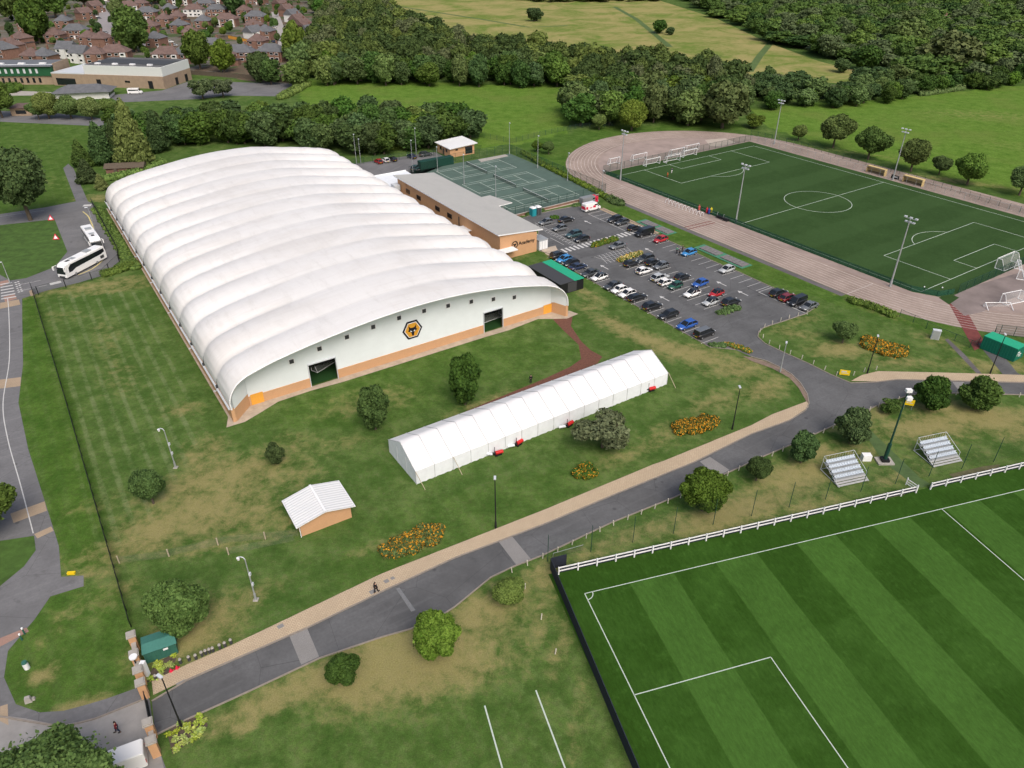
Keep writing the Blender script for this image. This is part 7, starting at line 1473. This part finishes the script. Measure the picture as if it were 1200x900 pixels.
for k, (x, y, c, l) in enumerate([(819, 247, (0.45, .1, .08), 'dull red equipment bag by the pitch fence'), (828, 250, (0.40, .02, .03), 'red training dummy by the pitch fence'), (830.5, 251, (0.03, .05, .25), 'blue training dummy by the pitch fence'), (833, 250, (0.65, .55, .03), 'yellow training dummy by the pitch fence')]):
    o = empty('training_dummy', at(x, y), 0, l, 'dummy'); m_ = mat('dummy_vinyl', c, rough=.6)
    mb = MB(); mb.tube((0, 0, .25), (0, 0, 1.3), .28, .34, 10); mb.tube((0, 0, 1.3), (0, 0, 1.45), .34, .1, 10); mb.build('torso', m_, o); mb = MB(); mb.tube((0, 0, 1.45), (0, 0, 1.75), .13, .12, 8); mb.build('head', m_, o); mb = MB(); mb.box((0, 0, .12), (.6, .6, .24)); mb.build('foot', M['black'], o)
for k, (x, y) in enumerate([(843, 256), (850, 259)]):
    o = empty('equipment_trolley', at(x, y), FA.a, ['left black equipment trolley by the floodlight mast', 'right black equipment trolley by the floodlight mast'][k], 'trolley'); mb = MB(); mb.box((0, 0, .5), (1.9, .9, .5)); mb.build('tray', M['black'], o); mb = MB(); mb.path([(-.9, 0, .7), (-.9, 0, 1.5), (-.5, 0, 1.6)], .05); mb.build('handle', M['grey'], o); add_wheels(o, [(.7, .45), (-.7, .45)], .2, .1)
o = empty('electric_cabinet', at(1095, 397), R(-20), 'pale grey electric cabinet beside the track fence', 'cabinet'); mb = MB(); mb.box((0, 0, .95), (1.4, .7, 1.9)); mb.build('case', M['lightgrey'], o); mb = MB(); mb.box((0, -.37, .95), (1.2, .05, 1.7)); mb.build('door', M['grey'], o); mb = MB(); mb.box((0, 0, 1.93), (1.5, .8, .06)); mb.build('lid', M['lightgrey'], o)
# covered ground panels between car park and track
for u, v, n_, l in [(117.6, 22.5, 9, 'dark panelled rack frame on the grass near the black van'), (117.5, -2.5, 12, 'long dark panelled rack frame on the grass beside the track')]:
    o = fempty('panel_bed', FB, l, 'rack'); L = n_ * 1.15
    mb = MB(); mb.box((u, v + L / 2 - .2, .12), (3.6, L + 1.6, .1)); mb.build('base_frame', mat('green_frame', (0.06, .2, .12)) if 'green_frame' not in bpy.data.materials else bpy.data.materials['green_frame'], o)
    for k in range(n_):
        if k == n_ // 2: continue
        mb = MB(); mb.box((u, v + k * 1.15, .3), (2.5, 1.0, .22)); mb.build('panel', bpy.data.materials.get('panel_grey') or mat('panel_grey', (0.17, .16, .16), noise=.25, nscale=2), o)
o = empty('litter_bin', at(766, 270), 0, 'black bin beside the near panel rack', 'bin'); mb = MB(); mb.tube((0, 0, 0), (0, 0, 1.0), .3, .32, 10); mb.build('drum', M['black'], o); mb = MB(); mb.tube((0, 0, 1.0), (0, 0, 1.15), .34, .2, 10); mb.build('lid', M['darkgrey'], o)
# tennis nets
for k, v0 in enumerate((59.8, 76.3, 92.8)):
    o = fempty('tennis_net', FB, 'tennis net of the ' + ['nearest', 'middle', 'farthest'][k] + ' court', 'net'); mb = MB(); mb.add([(105.45, v0 - .9, .05), (105.45, v0 + 11.87, .05), (105.45, v0 + 11.87, 1.05), (105.45, v0 - .9, 1.05)], [(0, 1, 2, 3)]); mb.build('net', mat('net_cord', (.02, .02, .02), alpha=.45), o)
    mb = MB(); mb.box((105.45, v0 + 5.5, 1.05), (.05, 12.8, .07)); mb.build('net_tape', M['white'], o)
    for s_ in (-.9, 11.87): mb = MB(); mb.tube((105.45, v0 + s_, 0), (105.45, v0 + s_, 1.12), .06, .06, 6); mb.build('post', M['dkgreen'], o)
# gate pillars and walls
def pillar(px, py, label, h=2.3):
    o = empty('gate_pillar', at(px, py), R(-62), label, 'pillar'); mb = MB(); mb.box((0, 0, h / 2), (.75, .75, h)); mb.build('brick_shaft', M['brick'], o); mb = MB(); mb.box((0, 0, h + .07), (1.0, 1.0, .14)); mb.box((0, 0, h + .2), (.8, .8, .14)); mb.build('stone_cap', M['concrete'], o)
PL_ = [(160, 760, 'buff brick pillar at the top end of the gate wall'), (163.5, 782, 'second buff brick pillar down the gate wall'), (168, 801, 'third buff brick pillar down the gate wall'), (171, 816, 'buff brick pillar on the upper side of the gate opening'), (180, 863, 'buff brick pillar on the lower side of the gate opening'), (184, 884, 'lowest buff brick pillar of the gate wall')]
for a in PL_: pillar(*a)
for (i, j, l) in [(0, 1, 'low curved brick wall between the two top gate pillars'), (1, 2, 'low brick wall between the middle gate pillars'), (4, 5, 'low brick wall between the two lowest gate pillars')]:
    a, b = at(*PL_[i][:2]), at(*PL_[j][:2]); d = b - a; o = empty('gate_wall', a, math.atan2(d.y, d.x), l, 'wall'); mb = MB(); mb.box((d.length / 2, 0, .7), (d.length - .8, .35, 1.4)); mb.build('brick_wall', M['brick'], o); mb = MB(); mb.box((d.length / 2, 0, 1.44), (d.length - .8, .5, .1)); mb.build('coping', M['concrete'], o)
a, b = at(173, 822), at(180, 857); d = b - a; o = empty('entrance_gate', a, math.atan2(d.y, d.x), 'black sliding entrance gate across the road', 'gate'); mb = MB(); [mb.box((.2 + k * .16, 0, .95), (.04, .04, 1.6)) for k in range(int(d.length / .16) - 1)]; mb.build('bars', M['black'], o); mb = MB(); [mb.box((d.length / 2, 0, z), (d.length, .08, .1)) for z in (.2, 1.75)]; mb.build('rail', M['black'], o)
o = empty('camera_column', at(167, 791), 0, 'round white sign drum and white box on the gate wall', 'sign'); mb = MB(); mb.tube((-.5, .4, 2.45), (-.5, .4, 2.6), .42, .42, 14); mb.build('round_sign', M['white'], o); mb = MB(); mb.tube((-.5, .4, 0), (-.5, .4, 2.45), .07, .07, 8); mb.build('pole', M['black'], o); mb = MB(); mb.box((.6, -.1, 1.2), (.5, .5, 2.2)); mb.build('intercom_box', M['white'], o)
o = empty('litter_bin', at(32, 783), 0, 'small green topped white bin on the dirt patch near the road curve', 'bin'); mb = MB(); mb.tube((0, 0, 0), (0, 0, .9), .3, .3, 10); mb.build('drum', M['white'], o); mb = MB(); mb.tube((0, 0, .9), (0, 0, 1.1), .32, .25, 10); mb.build('lid', M['kioskgreen'], o)
o = empty('stone_marker', at(34, 822), .4, 'weathered grey stone marker on the grass near the gate', 'marker'); mb = MB(); mb.box((0, 0, .35), (.7, .5, .7), taper=.7); mb.build('stone', M['concrete'], o); mb = MB(); mb.box((.35, .1, .12), (.5, .4, .24), taper=.8); mb.build('foot_stone', M['concrete'], o)
for k, (x, y) in enumerate([(60, 258.5), (66, 281)]):
    o = empty('road_work_sign', at(x, y), R(10), ['red and white triangular road sign nearer the junction tree', 'red and white triangular road sign nearer the coaches'][k], 'sign')
    mb = MB(); mb.add([(-.8, 0, .1), (.8, 0, .1), (0, .35, 1.5), (0, .45, 1.5)], [(0, 1, 2)]); mb.add([(-.8, .05, .1), (.8, .05, .1), (0, .40, 1.5)], [(2, 1, 0)]); mb.build('triangle', redm, o)
    mb = MB(); mb.add([(-.48, -.03, .32), (.48, -.03, .32), (0, .2, 1.15)], [(0, 1, 2)]); mb.build('white_face', M['white'], o); mb = MB(); mb.path([(-.6, .8, 0), (0, .4, 1.4)], .03); mb.path([(.6, .8, 0), (0, .4, 1.4)], .03); mb.build('leg', M['black'], o)
o = empty('grit_box', at(84, 672.5), .1, 'yellow road cone box lying on the grass edge beside the path', 'box'); mb = MB(); mb.box((0, 0, .12), (.9, .35, .24)); mb.build('box_body', M['yellow'], o); mb = MB(); mb.box((0, 0, .26), (.95, .4, .06)); mb.build('lid', M['yellow'], o)
for k, (x, y) in enumerate([(26, 750), (29, 743)]): o = empty('white_post', at(x, y), 0, ['lower white topped post at the pink paving band', 'upper white topped post at the pink paving band'][k], 'bollard'); mb = MB(); mb.tube((0, 0, 0), (0, 0, 1.0), .09, .09, 8); mb.build('shaft', M['kioskgreen'], o); mb = MB(); mb.tube((0, 0, .85), (0, 0, 1.05), .11, .11, 8); mb.build('white_top', M['white'], o)

# ================================================================== people
def skin_chain(name, verts, edges, radii, mt, parent, sub=1, root_i=0):
    me = bpy.data.meshes.new(name); me.from_pydata(verts, edges, []); o = bpy.data.objects.new(name, me); col.objects.link(o); o.parent = parent
    o.modifiers.new('skin', 'SKIN'); 
    for i, sv in enumerate(me.skin_vertices[0].data): sv.radius = (radii[i], radii[i]); sv.use_root = (i == root_i)
    s = o.modifiers.new('sub', 'SUBSURF'); s.levels = sub; s.render_levels = sub; me.materials.append(mt); return o
def person(px, py, label, rot, top, legs, stride=.22, h=1.75, group=None, z=0.0):
    p = at(px, py); p.z = z; root = empty('person', p, R(rot), label, 'person', group); k = h / 1.75
    J = [(0, 0, .95), (0, 0, 1.15), (0, .01, 1.38), (0, 0, 1.5), (0, .0, 1.62), (0, .02, 1.72),
         (.19, 0, 1.42), (.25, -.04, 1.15), (.24, .12, .92), (.23, .17, .84), (-.19, 0, 1.42), (-.25, .04, 1.15), (-.24, -.06, .9), (-.23, -.05, .82),
         (.10, 0, .9), (.11, stride * .7, .5), (.11, stride, .1), (.11, stride + .14, .04), (-.10, 0, .9), (-.11, -stride * .3, .5), (-.11, -stride, .12), (-.11, -stride + .14, .04)]
    J = [(a * k, b * k, c * k) for a, b, c in J]
    E_ = [(0, 1), (1, 2), (2, 3), (3, 4), (4, 5), (2, 6), (6, 7), (7, 8), (8, 9), (2, 10), (10, 11), (11, 12), (12, 13), (0, 14), (14, 15), (15, 16), (16, 17), (0, 18), (18, 19), (19, 20), (20, 21)]
    rd = [.14, .13, .15, .055, .095, .08, .065, .045, .035, .03, .065, .045, .035, .03, .095, .06, .04, .035, .095, .06, .04, .035]
    b = skin_chain('body', J, E_, rd, M['skin'], root)
    def sub_(name, idx, mt, grow):
        mp = {j: i for i, j in enumerate(idx)}; skin_chain(name, [J[j] for j in idx], [(mp[a], mp[c]) for a, c in E_ if a in mp and c in mp], [rd[j] + grow for j in idx], mt, root)
    sub_('jacket', [0, 1, 2, 6, 7, 8, 10, 11, 12], mat('cloth_top', top, rough=.9), .025)
    sub_('trousers', [0, 14, 15, 16, 18, 19, 20], mat('cloth_legs', legs, rough=.9), .022)
    mb = MB(); mb.tube((0, -.02 * k, 1.66 * k), (0, -.02 * k, 1.79 * k), .115 * k, .07 * k, 10); mb.build('hair', M['hair'], root)
    for s_ in (-1, 1): 
        j = J[17] if s_ > 0 else J[21]; mb = MB(); mb.box((j[0], j[1] - .03, .05), (.1, .28, .1)); mb.build('shoe', M['black'], root)
    return root
person(441, 695, 'person in black walking along the buff pavement', -35, (.012, .012, .014), (.012, .012, .014), z=.11)
person(139, 858, 'person in a dark red top walking on the concrete by the gate', 115, (.16, .012, .02), (.02, .03, .06))
person(622, 449, 'person in black standing behind the marquee', 10, (.01, .01, .012), (.015, .015, .018), .05)
person(782, 208, 'person in orange on the artificial pitch', 60, (.6, .12, .03), (.3, .06, .03), group=None); person(787, 203, 'person in dark blue near the orange one on the artificial pitch', 0, (.03, .04, .07), (.5, .5, .5))
for k, (x, y, c, l) in enumerate([(793, 297, (.08, .25, .16), 'left person of three beside the light blue hatchback, in green'), (796, 299, (.12, .14, .13), 'middle person of three beside the light blue hatchback, in grey'), (799.5, 295, (.012, .012, .014), 'right person of three beside the light blue hatchback, in black')]): person(x, y, l, k * 120, c, (.03, .03, .035), .06)
for k, (x, y) in enumerate([(1083, 337), (1104, 338)]):
    o = empty('football', at(x, y), 0, ['white ball in the near corner of the artificial pitch', 'white ball outside the goal line near the corner'][k], 'ball'); mb = MB(); n = 8
    vs = [(.16 * math.sin(math.pi * a / n) * math.cos(2 * math.pi * b / 12), .16 * math.sin(math.pi * a / n) * math.sin(2 * math.pi * b / 12), .19 + .16 * math.cos(math.pi * a / n)) for a in range(n + 1) for b in range(12)]
    mb.add(vs, [(a * 12 + b, (a + 1) * 12 + b, (a + 1) * 12 + (b + 1) % 12, a * 12 + (b + 1) % 12) for a in range(n) for b in range(12)], 0, True); mb.build('ball_shell', M['white'], o)
